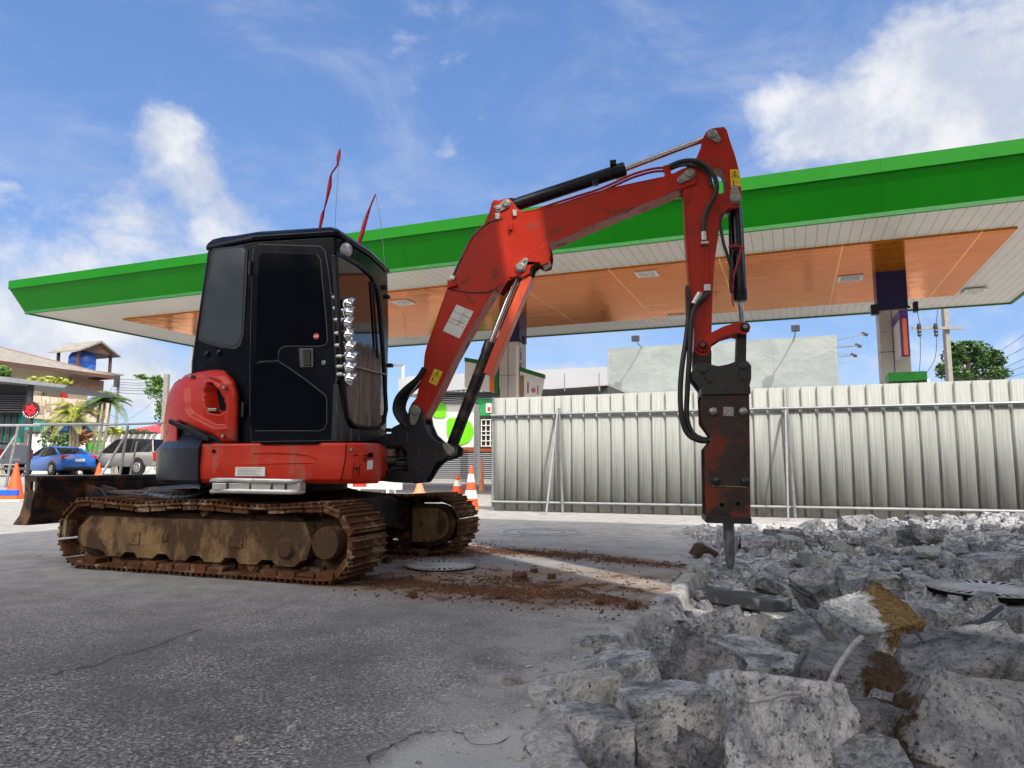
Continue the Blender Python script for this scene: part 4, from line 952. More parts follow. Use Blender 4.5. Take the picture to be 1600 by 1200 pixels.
# underside plate scuffs
# boom top steel pipe run and clamps
for dy, lt in ((0, -.05), (5, -.02)):
    hose('steel_pipe', [(800, 342 + dy, lt), (830, 331 + dy, lt), (860, 320 + dy, lt), (900, 307 + dy, lt), (935, 296 + dy, lt), (965, 283 + dy, lt), (990, 272 + dy, lt), (1018, 264 + dy, lt), (1037, 262 + dy, lt)], .010, M_red)
plate('pipe_block', [(1036, 259), (1046, 257), (1050, 276), (1042, 280)], -.07, -.08, .02, M_red, parent=bm_)
for (x, y) in ((777, 338), (804, 333)): plate('hose_clamp', [(x - 3, y - 5), (x + 4, y - 5), (x + 3, y + 5), (x - 2, y + 5)], -.11, -.12, -.06, M_alu, parent=bm_, bevel=.003)
for dl, dx in ((-.09, 0), (-.05, 2), (-.01, 4)):
    hose('hydraulic_hose', [(786 + dx, 342, dl), (768 + dx, 347, dl), (752 + dx, 357, dl), (737 + dx, 373, dl), (727 + dx, 392, dl), (716 + dx, 415, dl), (709 + dx, 432, dl)], .014)
    hose('steel_pipe', [(708 + dx, 436, dl), (702 + dx, 446, dl), (694, 470, dl), (680, 510, dl), (667, 548, dl), (664, 572, dl)], .011, M_red)
plate('pipe_clamp', [(700, 438), (712, 441), (716, 447), (700, 452)], -.1, -.125, .02, M_red, parent=bm_)
plate('pipe_fitting', [(705, 430), (712, 432), (710, 438), (703, 436)], -.1, -.115, -.07, M_alu, parent=bm_, bevel=.003)
MB().tube([U.w(x, y, -.104) for x, y in ((704, 452), (720, 455), (744, 457), (766, 455), (784, 444))], .004, 6, 5).build('wire_harness', M_rub, bm_)
for k in range(4):
    lt = -.12 + k * .05; o_ = k * 4.5
    hose('hydraulic_hose', [(663 + o_, 575, lt), (652 + o_, 592, lt), (634 + o_, 607, lt), (621 + o_, 622, lt), (617 + o_, 640, lt), (624 + o_, 655, lt), (636, 668, lt)], .021)
for k, (x, y) in enumerate(((650, 604), (644, 612))): hose('steel_hose_end', [(x + 8, y - 10, -.11), (x, y, -.11), (x - 6, y + 9, -.11)], .005, M_alu)

# ---- boom cylinder
def cylinder(name, b0, b1, r, rod1, rr, lat=0, m=M_cyl, gland=.03):
    p0 = U.w(*b0, lat); p1 = U.w(*b1, lat); d = (p1 - p0).normalized(); p2 = U.w(*rod1, lat)
    o = MB().lathe(p0, d, [(0, r * .9), (.01, r), ((p1 - p0).length - .09, r), ((p1 - p0).length - .088, r * 1.1), ((p1 - p0).length - .01, r * 1.1), ((p1 - p0).length, r)], 28).build(name, m, ex)
    MB().cyl(p1, p2, rr, 20).build('piston_rod', M_rod, o); return o
c1 = cylinder('boom_cylinder', (704, 703), (767, 535), .046, (813, 419), .023, -.02, M_cyld)
MB().lathe(U.w(704, 704, -.02) - U.n * .05, U.n, [(0, .045), (.1, .045)], 20).build('cylinder_eye', M_cyld, c1)
MB().tube([U.w(716, 690, -.07), U.w(740, 630, -.07), U.w(762, 572, -.07), U.w(772, 545, -.07)], .009, 6).build('cylinder_pipe', M_cyld, c1)
plate('cylinder_guard', [(755, 583), (772, 540), (818, 430), (831, 433), (784, 545), (768, 587)], -.08, -.085, .05, M_orangeguard, bevel=.005)
capped_pin(704, 705, -.13, math.radians(130), .06, .03)
for l0 in (-.12, .08): plate('cylinder_lug', [(672, 700), (690, 693), (704, 693), (713, 700), (712, 711), (700, 717), (676, 722)], -.12, l0, l0 + .035, M_cast, bevel=.006)
capped_pin(814, 418, -.105, math.radians(55), .06, .033)
hose('hydraulic_hose', [(818, 440, -.05), (828, 432, -.06), (832, 418, -.07), (842, 412, -.08)], .012)
hose('hydraulic_hose', [(824, 436, 0), (834, 430, 0), (836, 416, 0), (850, 413, 0)], .012)
plate('fitting_block', [(846, 408), (858, 404), (860, 413), (850, 420)], -.06, -.09, .0, M_pin)
# ---- arm cylinder on top of the boom
c2 = cylinder('arm_cylinder', (803, 321), (977, 264), .052, (1106, 215), .025, 0)
MB().lathe(U.w(800, 322, 0) - U.n * .05, U.n, [(0, .05), (.1, .05)], 20).build('cylinder_eye', M_cyl, c2)
for (x, y) in ((958, 255), (930, 286)):
    p = U.w(x, y, -.03); MB().boxf(p, U.e, U.n, Zv, .05, .05, .04).build('cylinder_port', M_cyl, c2, .006)
capped_pin(791, 319, -.075, math.radians(215), .075, .03)
capped_pin(779, 326, -.075, math.radians(150), .02, .02)
# ---- arm
arm = [(1120, 199), (1132, 198), (1136, 203), (1141, 220), (1149, 243), (1156, 270), (1159, 300), (1159, 314), (1156, 321), (1150, 325), (1139, 325), (1130, 333), (1125, 345), (1122, 372), (1117, 405), (1114, 450), (1113, 480), (1112, 520), (1111, 548), (1105, 556), (1092, 556), (1084, 550), (1085, 520), (1079, 470), (1075, 420), (1071, 370), (1068, 300), (1062, 284), (1062, 272), (1068, 264), (1080, 255), (1088, 246), (1095, 230), (1097, 217), (1104, 205), (1110, 201)]
hole = [(1113, 268), (1117, 262), (1124, 261), (1130, 264), (1133, 273), (1134, 290), (1133, 299), (1128, 302), (1121, 301), (1116, 292), (1112, 279)]
arm_o = plate('arm', arm, -.088, -.088, .088, M_red, holes=[hole], bevel=.006)
MB().tube([U.w(x, y, -.09) for x, y in ((1088, 276), (1105, 298), (1118, 311), (1124, 318), (1125, 342))], .004, 6).tube([U.w(x, y, -.09) for x, y in ((1069, 300), (1072, 370), (1076, 420), (1080, 480))], .004, 6).build('weld_edge', M_red2, arm_o)
capped_pin(1113, 211, -.088, math.radians(-50), .055, .032); capped_pin(1078, 272, -.1, math.radians(213), .085, .034)
capped_pin(1149, 311, -.088, math.radians(93), .08, .034)
warn([(1140.5, 265), (1155, 265), (1157.5, 291), (1142, 292)], -.088, arm_o)
hose('hydraulic_hose', [(1046, 260, -.10), (1060, 254, -.12), (1076, 251, -.13), (1092, 253, -.14), (1106, 262, -.14), (1116, 275, -.14), (1120, 292, -.135), (1116, 308, -.13), (1107, 324, -.12), (1101, 342, -.11), (1099, 366, -.105)], .018, n=12)
hose('hydraulic_hose', [(1046, 265, -.0), (1062, 259, -.0), (1080, 258, -.12), (1096, 262, -.12), (1108, 276, -.12), (1112, 292, -.12)], .013)
MB().cyl(U.w(1099, 362, -.105), U.w(1100, 376, -.105), .02).boxf(U.w(1101, 380, -.11), U.e, U.n, Zv, .055, .04, .02).build('hose_clamp', M_alu, arm_o, .004)
MB().tube([U.w(1102, 384, -.1), U.w(1104, 412, -.1), U.w(1106, 442, -.1)], .0075, 8).build('steel_pipe', M_red, arm_o)
MB().boxf(U.w(1105, 450, -.11), U.e, U.n, Zv, .05, .04, .055).build('pipe_fitting', M_alu, arm_o, .008)
MB().tube([U.w(1094, 458, -.12), U.w(1084, 475, -.12)], .0225, 10).build('hose_guard', M_alu, arm_o)
hose('hydraulic_hose', [(1108, 456, -.11), (1101, 464, -.12), (1089, 476, -.13), (1082, 492, -.14), (1079, 520, -.14), (1077, 560, -.14), (1074, 610, -.14), (1073, 650, -.14), (1080, 674, -.14), (1094, 685, -.14), (1112, 688, -.13)], .019, n=12)
hose('hydraulic_hose', [(1076, 450, -.05), (1076, 490, -.1), (1072, 530, -.12), (1066, 570, -.15), (1063, 610, -.16), (1065, 650, -.16), (1074, 677, -.16), (1092, 688, -.15), (1112, 689, -.12)], .019, n=12)
plate('hose_guide', [(1071, 446), (1077, 448), (1078, 498), (1073, 494)], -.1, -.12, .02, M_cyld, parent=arm_o)
# ---- bucket cylinder
c3 = cylinder('bucket_cylinder', (1150, 326), (1157, 471), .047, (1160, 512), .020, 0)
MB().tube([U.w(1140, 336, -.05), U.w(1141, 390, -.05), U.w(1144, 455, -.05)], .009, 6).build('cylinder_pipe', M_cyl, c3)
hose('hydraulic_hose', [(1140, 330, -.06), (1130, 334, -.08), (1126, 350, -.09), (1130, 378, -.09), (1137, 400, -.08), (1143, 420, -.06)], .012)
hose('hydraulic_hose', [(1150, 388, -.06), (1143, 400, -.07), (1141, 440, -.07), (1143, 458, -.06)], .010)
M_strap = mat('red_strap', (.42, .008, .025), .6)
MB().tube([U.w(1138, 386, -.075), U.w(1150, 384, -.08), U.w(1163, 388, -.06)], .009, 6, 4).tube([U.w(1158, 386, -.07), U.w(1154, 405, -.075), U.w(1147, 430, -.07), U.w(1144, 465, -.05), U.w(1147, 478, -.05)], .006, 6, 4).build('strap', M_strap, c3)
MB().lathe(U.w(1156, 450, -.052), U.n, [(0, .012), (.02, .014)], 10).build('grease_plug', M_cyl, c3)
# ---- links
link = [(1091, 529), (1100, 527), (1112, 519), (1130, 510), (1146, 505), (1158, 502), (1168, 504), (1173, 510), (1171, 518), (1162, 523), (1148, 520), (1130, 525), (1116, 534), (1108, 543), (1103, 549), (1094, 549), (1088, 543), (1087, 535)]
for l0 in (-.115, .09): plate('tipping_link', link, -.115, l0, l0 + .028, M_red, bevel=.005)
plate('breaker_link', [(1152, 515), (1167, 515), (1166, 566), (1150, 566)], -.05, -.05, .05, M_brk, bevel=.01)
for (x, y) in ((1098, 539), (1164, 511)):
    a, z = U.pl(x, y, -.115); MB().lathe(U.pt(a, -.135, z), U.n, [(0, .016), (.002, .018), (.004, .030), (.02, .036), (.26, .036)], 22).build('link_pin', M_brk, ex)
    MB().lathe(U.pt(a, -.140, z), U.n, [(0, .014), (.008, .016)], 14).build('pin_bolt', M_red2 if x < 1120 else M_pin, ex)
plate('arm_tip', [(1083, 546), (1112, 546), (1112, 575), (1106, 584), (1092, 584), (1083, 572)], -.08, -.08, .08, M_brk, bevel=.012)
# ---- rock breaker
bk = [(1082, 590), (1082, 576), (1087, 569), (1096, 567), (1110, 569), (1122, 572), (1138, 569), (1148, 565), (1156, 562), (1168, 564), (1174, 571), (1174, 592), (1171, 604), (1171, 612), (1097, 612), (1093, 604)]
brk_o = plate('breaker_bracket', bk, -.16, -.165, -.135, M_brk2, bevel=.008)
plate('breaker_bracket', bk, -.16, .135, .165, M_brk2, bevel=.008)
for (x, y) in ((1100, 578), (1161, 573)):
    capped_pin(x, y, -.165, math.radians(-62 if x < 1120 else -95), .085, .026, m=M_brk2)
    a, z = U.pl(x, y, -.165); MB().cyl(U.pt(a, -.16, z), U.pt(a, .16, z), .024).build('breaker_pin', M_pin, ex)
def bb(name, pts, l0, l1, m, bevel=.008, lp=-.17): return plate(name, pts, lp, l0, l1, m, bevel=bevel)
bb('breaker_flange', [(1096, 603), (1172, 603), (1173, 616), (1095, 617)], -.185, .185, M_brk2)
body = [(1095, 617), (1171, 616), (1172, 700), (1173, 818), (1103, 814), (1102, 760), (1101, 702), (1111, 690), (1111, 679), (1097, 660)]
bo = bb('breaker_housing', body, -.17, -.145, M_brk); bb('breaker_housing', body, .145, .17, M_brk)
bb('breaker_core', [(1102, 618), (1168, 617), (1169, 812), (1108, 812), (1108, 702), (1116, 690), (1116, 679), (1104, 660)], -.15, .15, M_brk)
bb('breaker_base', [(1101, 806), (1174, 808), (1175, 819), (1103, 817)], -.18, .18, M_brk2)
for (x, y) in ((1114, 643), (1161, 643), (1119, 751), (1164, 752)):
    a, z = U.pl(x, y, -.17); MB().lathe(U.pt(a, -.198, z), U.n, [(0, .014), (.008, .026), (.02, .031), (.03, .031)], 18).build('housing_bolt', M_pin if y < 700 else M_brk2, bo)
for (x, y) in ((1128, 789), (1153, 787)):
    a, z = U.pl(x, y, -.17); MB().lathe(U.pt(a, -.1722, z), U.n, [(0, .014), (.006, .014)], 16).build('housing_hole', M_dark, bo)
MB().tube([U.w(x, y, -.172) for x, y in ((1113, 759), (1130, 760), (1168, 761))], .004, 5).build('housing_weld', M_pin, bo)
lb = bb('nameplate', [(1127, 633), (1149, 633), (1149, 653), (1127, 653)], -.1745, -.168, M_blk, .001)
MB().prism(U, [U.pl(x, y, -.17) for x, y in ((1130, 636), (1146, 636), (1146, 650), (1130, 650))], -.177, -.174).build('nameplate_face', mat('embossed_plate', (.30, .29, .27), .4, .6, var=.5, vs=60, bump=1, bs=90, bd=.004), lb)
a, z = U.pl(1114, 688, -.14); MB().lathe(U.pt(a - .03, -.14, z), U.e, [(0, .022), (.02, .028), (.05, .026)], 12).build('hose_port', M_brk2, ex)
chz0 = U.w(1138, 816, 0); ctip = gp(1140, 892) ; ctip = Vector((chz0.x + .005, chz0.y, U.pl(1140, 889, 0)[1]))
dch = (ctip - chz0); Lc = dch.length
MB().lathe(chz0, dch, [(0, .040), (Lc * .62, .039), (Lc * .66, .037), (Lc * .9, .030), (Lc, .018)], 22).build('breaker_chisel', mat('bright_chisel_steel', (.23, .23, .25), .38, .8, var=.4, vs=14, bump=.4, bs=60, dirt=((.12, .10, .09), .4, 14, .2)), ex)
# ================================================================ BACKGROUND
def leafcloud(mb, c, rad, n, size, seed=0, hollow=.35, squash=1):
    r_ = random.Random(seed); c = Vector(c); k = 0
    while k < n:
        d = Vector((r_.gauss(0, 1), r_.gauss(0, 1), r_.gauss(0, 1))).normalized(); t_ = r_.random() ** .45
        p = c + Vector((d.x * rad[0], d.y * rad[1], d.z * rad[2])) * t_
        if noise.noise(p * (1.6 / max(rad[0], .3)) + Vector((seed, 0, 0))) < -.12: k += 1; continue
        u = Vector((r_.gauss(0, 1), r_.gauss(0, 1), r_.gauss(0, .6))).normalized(); w = u.cross(Vector((r_.gauss(0, 1), r_.gauss(0, 1), r_.gauss(0, 1)))).normalized(); s_ = size * r_.uniform(.6, 1.3)
        mb.add([p - u * s_, p + w * s_ * .45, p + u * s_, p - w * s_ * .45], [(0, 1, 2, 3)]); k += 1
def leafmat(name, col, col2):
    m, t, b = newmat(name); P = t.new('ShaderNodeNewGeometry').outputs['Position']
    n = t.noise(P, 3.2, 3, .6); c = t.mix(t.ramp(n, .35, .65), col, col2); t.put(b.inputs['Base Color'], c); b.inputs['Roughness'].default_value = .55
    b.inputs['Transmission Weight'].default_value = 0; b.inputs['Subsurface Weight'].default_value = 0
    return m
M_leaf = leafmat('leaf_green', (.035, .10, .012), (.10, .21, .025)); M_leafd = leafmat('leaf_dark', (.02, .06, .012), (.06, .13, .02)); M_leafy = leafmat('leaf_yellow', (.16, .22, .02), (.34, .33, .04))
M_trunk = mat('bark', (.22, .18, .13), .9, var=.3); M_conc = mat('pole_concrete', (.23, .215, .19), .85, var=.2)
M_white = mat('white_wall', (.66, .66, .63), .7, var=.1, vs=1); M_cream = mat('cream_plaster', (.58, .50, .38), .8, var=.18, vs=.6, dirt=((.38, .30, .2), .4, .8))
M_shopw = mat('shop_fascia', (.38, .39, .42), .45, var=.06, vs=.6, bump=0)
M_dkmetal = mat('dark_metal', (.03, .032, .038), .5); M_greyroof = mat('grey_flat_roof', (.17, .18, .20), .5)
M_cone = mat('cone_orange', (.75, .085, .015), .5, var=.12, dirt=((.35, .08, .04), .3, 10)); M_conew = mat('cone_white', (.75, .75, .75), .4, var=.08); M_conep = mat('cone_faded', (.72, .26, .13), .6, var=.15)

# ---- traffic cones
def cone(loc, h, r, stripes, label, m1=None, m2=None, group='traffic cones around the site'):
    m1 = m1 or M_cone; t = thing('traffic_cone', label, 'cone', loc, group); L_ = Vector(loc)
    MB().boxf(L_ + Zv * .018, Vector((1, 0, 0)), Vector((0, 1, 0)), Zv, r * 2.3, r * 2.3, .036).build('base', m1, t, .01)
    n = stripes * 2 + 1 if stripes else 1
    for i in range(n):
        z0 = .036 + (h - .036) * i / n; z1 = .036 + (h - .036) * (i + 1) / n; f = lambda z: r * .92 * (1 - z / h) + .022
        mb = MB().lathe(L_ + Zv * z0, Zv, [(0, f(z0) + (.003 if i % 2 else 0)), (z1 - z0, f(z1) + (.003 if i % 2 else 0))], 20, cap=(i == n - 1))
        mb.build('body' if i % 2 == 0 else 'reflective_band', m1 if i % 2 == 0 else (m2 or M_conew), t)
    return t
def gat(x, Y, z=0): p = at_Y(x, 727, Y); return Vector((p.x, Y, gz(p.x, Y) + z))
cone(gat(736, 12.5), .74, .13, 2, 'orange and white banded cone at the near end of the metal hoarding')
cone(gat(752.5, 21.0), .98, .07, 0, 'tall narrow faded orange post beyond the banded cone', m1=M_conep)
cone(gat(26, 15.5), .80, .19, 0, 'bright orange cone with two white studs beside the blue plank')
cone(gat(155, 30), .62, .17, 0, 'small orange cone in front of the grey pickup')
cone(gat(656, 19), .42, .15, 0, 'small pale orange cone seen under the digger swing post', m1=M_conep)
cone(gat(715, 19.5), .0001 + .5, .0001 + .16, 1, 'low orange and white cone behind the far track')
t = thing('barrier_board', 'low white barrier board with a red patch seen under the digger body', 'barrier', gat(600, 17))
p = gat(600, 17); M_redp = mat('red_plain', (.6, .03, .02), .5)
MB().fbox(Frame(p, AV, BV), -1.0, .5, -.03, .03, .18, .42).build('board', M_white, t, .01); MB().fbox(Frame(p, AV, BV), -.9, -.45, -.036, -.02, .24, .38).build('red_patch', M_redp, t)
MB().fbox(Frame(p, AV, BV), .1, .16, -.04, .3, 0, .5).fbox(Frame(p, AV, BV), -.9, -.84, -.04, .3, 0, .5).build('foot', M_white, t)
# blue plank resting on the ground at the left
p = gat(0, 15.0); Fp = Frame(p, (1, .05, 0), (-.05, 1, 0)); t = thing('barrier_plank', 'blue and orange plastic barrier plank lying beside the orange cone', 'barrier', p)
MB().fbox(Fp, -2, .42, -.05, .05, .12, .24).build('blue_board', mat('blue_plastic', (.01, .09, .55), .4), t, .015); MB().fbox(Fp, -2, .42, -.045, .05, .04, .118).build('orange_board', M_cone, t, .01)
MB().fbox(Fp, -2, .5, -.1, .1, 0, .038).build('base_strip', M_white, t, .01)

# ---- pipe barrier (bare frame of the hoarding)
t = thing('pipe_barrier', 'bare galvanised pipe frame without sheets beside the parked cars', 'barrier', gat(100, 23)); Fb = Frame(gat(100, 23), (1, .03, 0), (-.03, 1, 0)); zr = at_Y(100, 667, 23).z
sc = 23 / 1110.0
def bx(px): return (px - 100) * sc
MB().tube([Fb.pt(bx(-90), 0, zr), Fb.pt(bx(60), 0, zr)], .045, 8).tube([Fb.pt(bx(50), 0, zr + .03), Fb.pt(bx(155), 0, zr + .05)], .05, 8).tube([Fb.pt(bx(150), 0, zr + .02), Fb.pt(bx(300), 0, zr + .12)], .035, 8).build('rail', M_galv, t)
MB().tube([Fb.pt(bx(-80), 0, .75), Fb.pt(bx(26), 0, .72)], .03, 8).build('rail', M_galv, t)
for (x0, x1, y) in ((26, 14, 0), (194, 184, 0)):
    MB().tube([Fb.pt(bx(x0), 0, zr), Fb.pt(bx(x1), 0, 0)], .045, 8).build('post', M_galv, t)
    MB().tube([Fb.pt(bx(x0 - 2), 0, zr - .3), Fb.pt(bx(x0 - 34), -.5, 0)], .04, 8).build('brace', M_galv, t)
MB().tube([Fb.pt(bx(205), .2, zr - .5), Fb.pt(bx(192), .3, 0)], .035, 8).build('brace', M_galv, t)
# ---- wire strung between hoarding and shop post
# ---- shop behind
shp = thing('shop', 'low station shop with grey fascia, white panel with green leaf shapes and grey louvred wall', 'shop', tuple(ST.pt(-10, 29, 0)))
BS = 29.0
def sq(x0, y0, x1, y1, m, name, lat=BS, th=.12, parent=shp, bevel=0, ext=False):
    a0, z0 = ST.pl(x0, (y0 + y1) / 2, lat); a1, _ = ST.pl(x1, (y0 + y1) / 2, lat); xm = (x0 + x1) / 2; _, z1 = ST.pl(xm, y0, lat); _, z0 = ST.pl(xm, y1, lat)
    return MB().fbox(ST, a0, a1, lat, lat + th, max(z0, 0) if not ext else 0, z1).build(name, m, parent, bevel)
def spoly(pxs, m, name, lat, th=.1, parent=shp): return MB().prism(ST, [ST.pl(x, y, lat) for x, y in pxs], lat, lat + th).build(name, m, parent)
M_awn0 = mat('joint_grey', (.2, .2, .22), .6)
# building mass
a0 = ST.pl(672, 700, BS)[0]; a1 = ST.pl(773, 700, BS)[0]
MB().fbox(ST, a0, a1 + 9, BS + .2, BS + 8, 0, 3.3).build('wall', mat('shop_wall', (.36, .35, .34), .7), shp)
fz = [(622, 592), (640, 588), (845, 578), (948, 573), (949, 602), (860, 609), (845, 611), (790, 606), (705, 607), (624, 618)]
spoly([(622, 592), (640, 588), (740, 583), (845, 578), (948, 573), (949, 602), (860, 608), (740, 607), (624, 618)], M_shopw, 'fascia', BS - .65, .15)
for x in (680, 882, 936): a, z1 = ST.pl(x, 581, BS - .65); MB().fbox(ST, a - .02, a + .02, BS - .66, BS - .5, z1 - .8, z1 - .05).build('fascia_joint', M_awn0, shp)
zf = ST.pl(860, 609, BS - .65)[1]; aL = ST.pl(624, 610, BS - .65)[0]; aR = ST.pl(948, 605, BS - .65)[0]
MB().fbox(ST, aL, aR, BS - .5, BS + 7, zf + .05, zf + .2).build('canopy_ceiling', mat('shop_ceiling', (.24, .24, .20), .35, var=.5, vs=.5), shp)
MB().fbox(ST, aR - .25, aR, BS - .5, BS + 7, zf - .9, zf + .1).build('end_panel', M_dkmetal, shp)
M_awn = mat('awning_metal', (.28, .30, .33), .4, .4)
spoly([(676, 606), (700, 602), (790, 601), (790, 610), (745, 613), (676, 612)], M_awn, 'awning', BS - .62, .1)
mb = MB()
for i in range(14): x = 684 + i * 8; a, z = ST.pl(x, 611, BS - .64); mb.fbox(ST, a - .03, a + .03, BS - .64, BS - .3, z - .02, z + .10)
mb.build('awning_rib', M_dkmetal, shp)
mb = MB()
for i in range(5): _, z = ST.pl(740, 613 + i * 3, BS - .3); a0_ = ST.pl(690, 615, BS - .3)[0]; a1_ = ST.pl(784, 615, BS - .3)[0]; mb.fbox(ST, a0_, a1_, BS - .3, BS - .2, z - .03, z)
mb.build('louvre', M_shopw, shp); sq(676, 612, 788, 627, M_dkmetal, 'louvre_back', BS - .15)
wp_ = sq(668, 624, 745, 699, M_white, 'white_panel', BS - .1, .1)
M_lime = mat('lime_green', (.16, .62, .01), .4, var=.05, bump=0)
def leafpx(c, r, corner_):  # a disc with one squared corner
    cx_, cy_ = c; P_ = []; 
    for k in range(28):
        a = 2 * math.pi * k / 28; x = math.cos(a); y = math.sin(a)
        if corner_[0] * x > 0 and corner_[1] * y > 0: s_ = 1 / max(abs(x), abs(y)); x *= s_; y *= s_
        P_.append((cx_ + x * r, cy_ + y * r))
    return P_
spoly(leafpx((683, 639), 14, (1, 1)), M_lime, 'leaf_shape', BS - .13, .02, wp_)
spoly(leafpx((719, 674), 21, (-1, -1)), M_lime, 'leaf_shape', BS - .13, .02, wp_)
sq(670, 699, 774, 706, mat('brown_band', (.30, .07, .025), .5), 'brown_band', BS - .15)
sq(670, 706, 774, 749, mat('louvre_dark', (.10, .10, .11), .5), 'louvred_wall', BS - .05)
lw = MB()
for i in range(14): 
    y = 709 + i * 3.0; a0_, z = ST.pl(672, y, BS - .1); a1_, _ = ST.pl(773, y, BS - .1); lw.fbox(ST, a0_, a1_, BS - .12, BS - .04, z - .025, z + .012)
lw.build('louvre_blade', M_shopw, shp)
sq(668, 749, 774, 770, mat('plinth', (.36, .34, .31), .8), 'plinth', BS - .2, .3)
gs = sq(746, 622, 778, 649, mat('green_sign', (.02, .30, .08), .4), 'green_sign', BS - .3); sq(759, 630, 768, 645, M_white, 'sign_symbol', BS - .33, .02, gs); sq(762, 636, 766, 642, M_redp, 'sign_emblem', BS - .35, .02, gs)
sq(751, 654, 776, 698, mat('window_dark', (.05, .035, .03), .2), 'window', BS - .12)
wg = MB()
for x in (752, 759, 766, 773): a, _ = ST.pl(x, 676, BS - .2); wg.fbox(ST, a - .02, a + .02, BS - .2, BS - .16, ST.pl(x, 698, BS - .2)[1], ST.pl(x, 655, BS - .2)[1])
for y in (656, 665, 674, 680, 689, 697): a0_, z = ST.pl(751, y, BS - .21); a1_, _ = ST.pl(776, y, BS - .21); wg.fbox(ST, a0_, a1_, BS - .21, BS - .15, z - .02, z + .02)
wg.build('window_grille', M_white, shp)
a, _ = ST.pl(745, 700, BS - 1.4); MB().fbox(ST, a - .1, a + .1, BS - 1.5, BS - 1.3, 0, 3.3).build('post', M_galv, shp, .01)
# station goods leaning along the right of the shop front
t = thing('flagpole_lamp', 'slim white street lamp above the left end of the shop fascia', 'lamp', tuple(gat(627, 34)))
p = gat(627, 34); zt4 = at_Y(627, 570, 34).z; MB().cyl(p, (p.x, p.y, zt4), .07, 10).build('pole', M_white, t); MB().boxf((p.x - .25, p.y, zt4), Vector((1, 0, 0)), Vector((0, 1, 0)), Zv, .6, .2, .08).build('lamp_head', M_galv, t)
# white pole at the back corner of the canopy
p = gat(293, 27); MB().cyl(p, (p.x, p.y, at_Y(296, 537, 27).z), .10, 12)
t = thing('white_post', 'tall plain white post left of the cab behind the canopy corner', 'post', tuple(p)); MB().cyl(p, (p.x, p.y, at_Y(296, 530, 27).z), .10, 12, .09).build('pole', M_white, t); MB().fbox(Frame(p, AV, BV), -.2, .2, -.2, .2, 0, .06).build('base_plate', M_galv, t)
# ---- signs on the columns
M_orsign = mat('orange_sign', (.75, .16, .02), .4); M_purple = mat('purple_trim', (.09, .02, .22), .4)
def signbox(name, label, F, a0, a1, l0, l1, z0, z1, topm, marks, slope=.0):
    t = thing(name, label, 'sign', tuple(F.pt((a0 + a1) / 2, l0, z0)))
    b_ = MB().fbox(F, a0, a1, l0, l1, z0, z1).build('sign_face', M_conew, t, .01)
    tp_ = [(a0 - .03, z1 + .1 + slope), (a0 - .03, z1 - .06), (a1 + .03, z1 - .06), (a1 + .03, z1 + .1)]
    MB().prism(F, [tp_[1], tp_[2], tp_[3], tp_[0]], l0 - .03, l1 + .03).build('sign_top', topm, t, .005)
    return t, b_
a, b_, w = cols[0]
# purple topped sign sticking out of the right column towards the road
Fc = Frame(ST.pt(a, b_, 0), -BV, AV)     # e points towards the camera
t = thing('column_sign', 'purple edged sign board with dark writing fixed to the right canopy column', 'sign', tuple(ST.pt(a, b_ - .8, 3)))
z0, z1 = 3.03, 3.86
MB().prism(Fc, [(.36, z0 + .05), (1.55, z0 + .05), (1.55, z1), (.36, z1)], -.02, .08).build('sign_face', M_conew, t, .01)
MB().prism(Fc, [(.33, z1), (1.6, z1), (1.6, z1 + .14), (.33, z1 + .14)], -.05, .11).build('sign_top', M_purple, t, .01)
MB().fbox(Fc, 1.5, 1.6, -.05, .11, z0 - .02, z1 - .002).build('purple_edge', M_purple, t, .01)
MB().fbox(Fc, 1.602, 1.64, -.01, .07, z0, z1 - .05).build('orange_edge', M_orsign, t, .01)
M_navy = mat('navy_print', (.03, .03, .14), .5, bump=0)
mb = MB()
for j in range(3):
    for i in range(3):
        u = .62 + i * .26; v = z1 - .12 - j * .2; mb.fbox(Fc, u, u + .13, .081, .085, v - .10, v - .08).fbox(Fc, u, u + .025, .081, .085, v - .08, v - .01).fbox(Fc, u + .1, u + .125, .081, .085, v - .08, v + (.0 if (i + j) % 2 else -.03))
mb.build('sign_writing', M_navy, t)
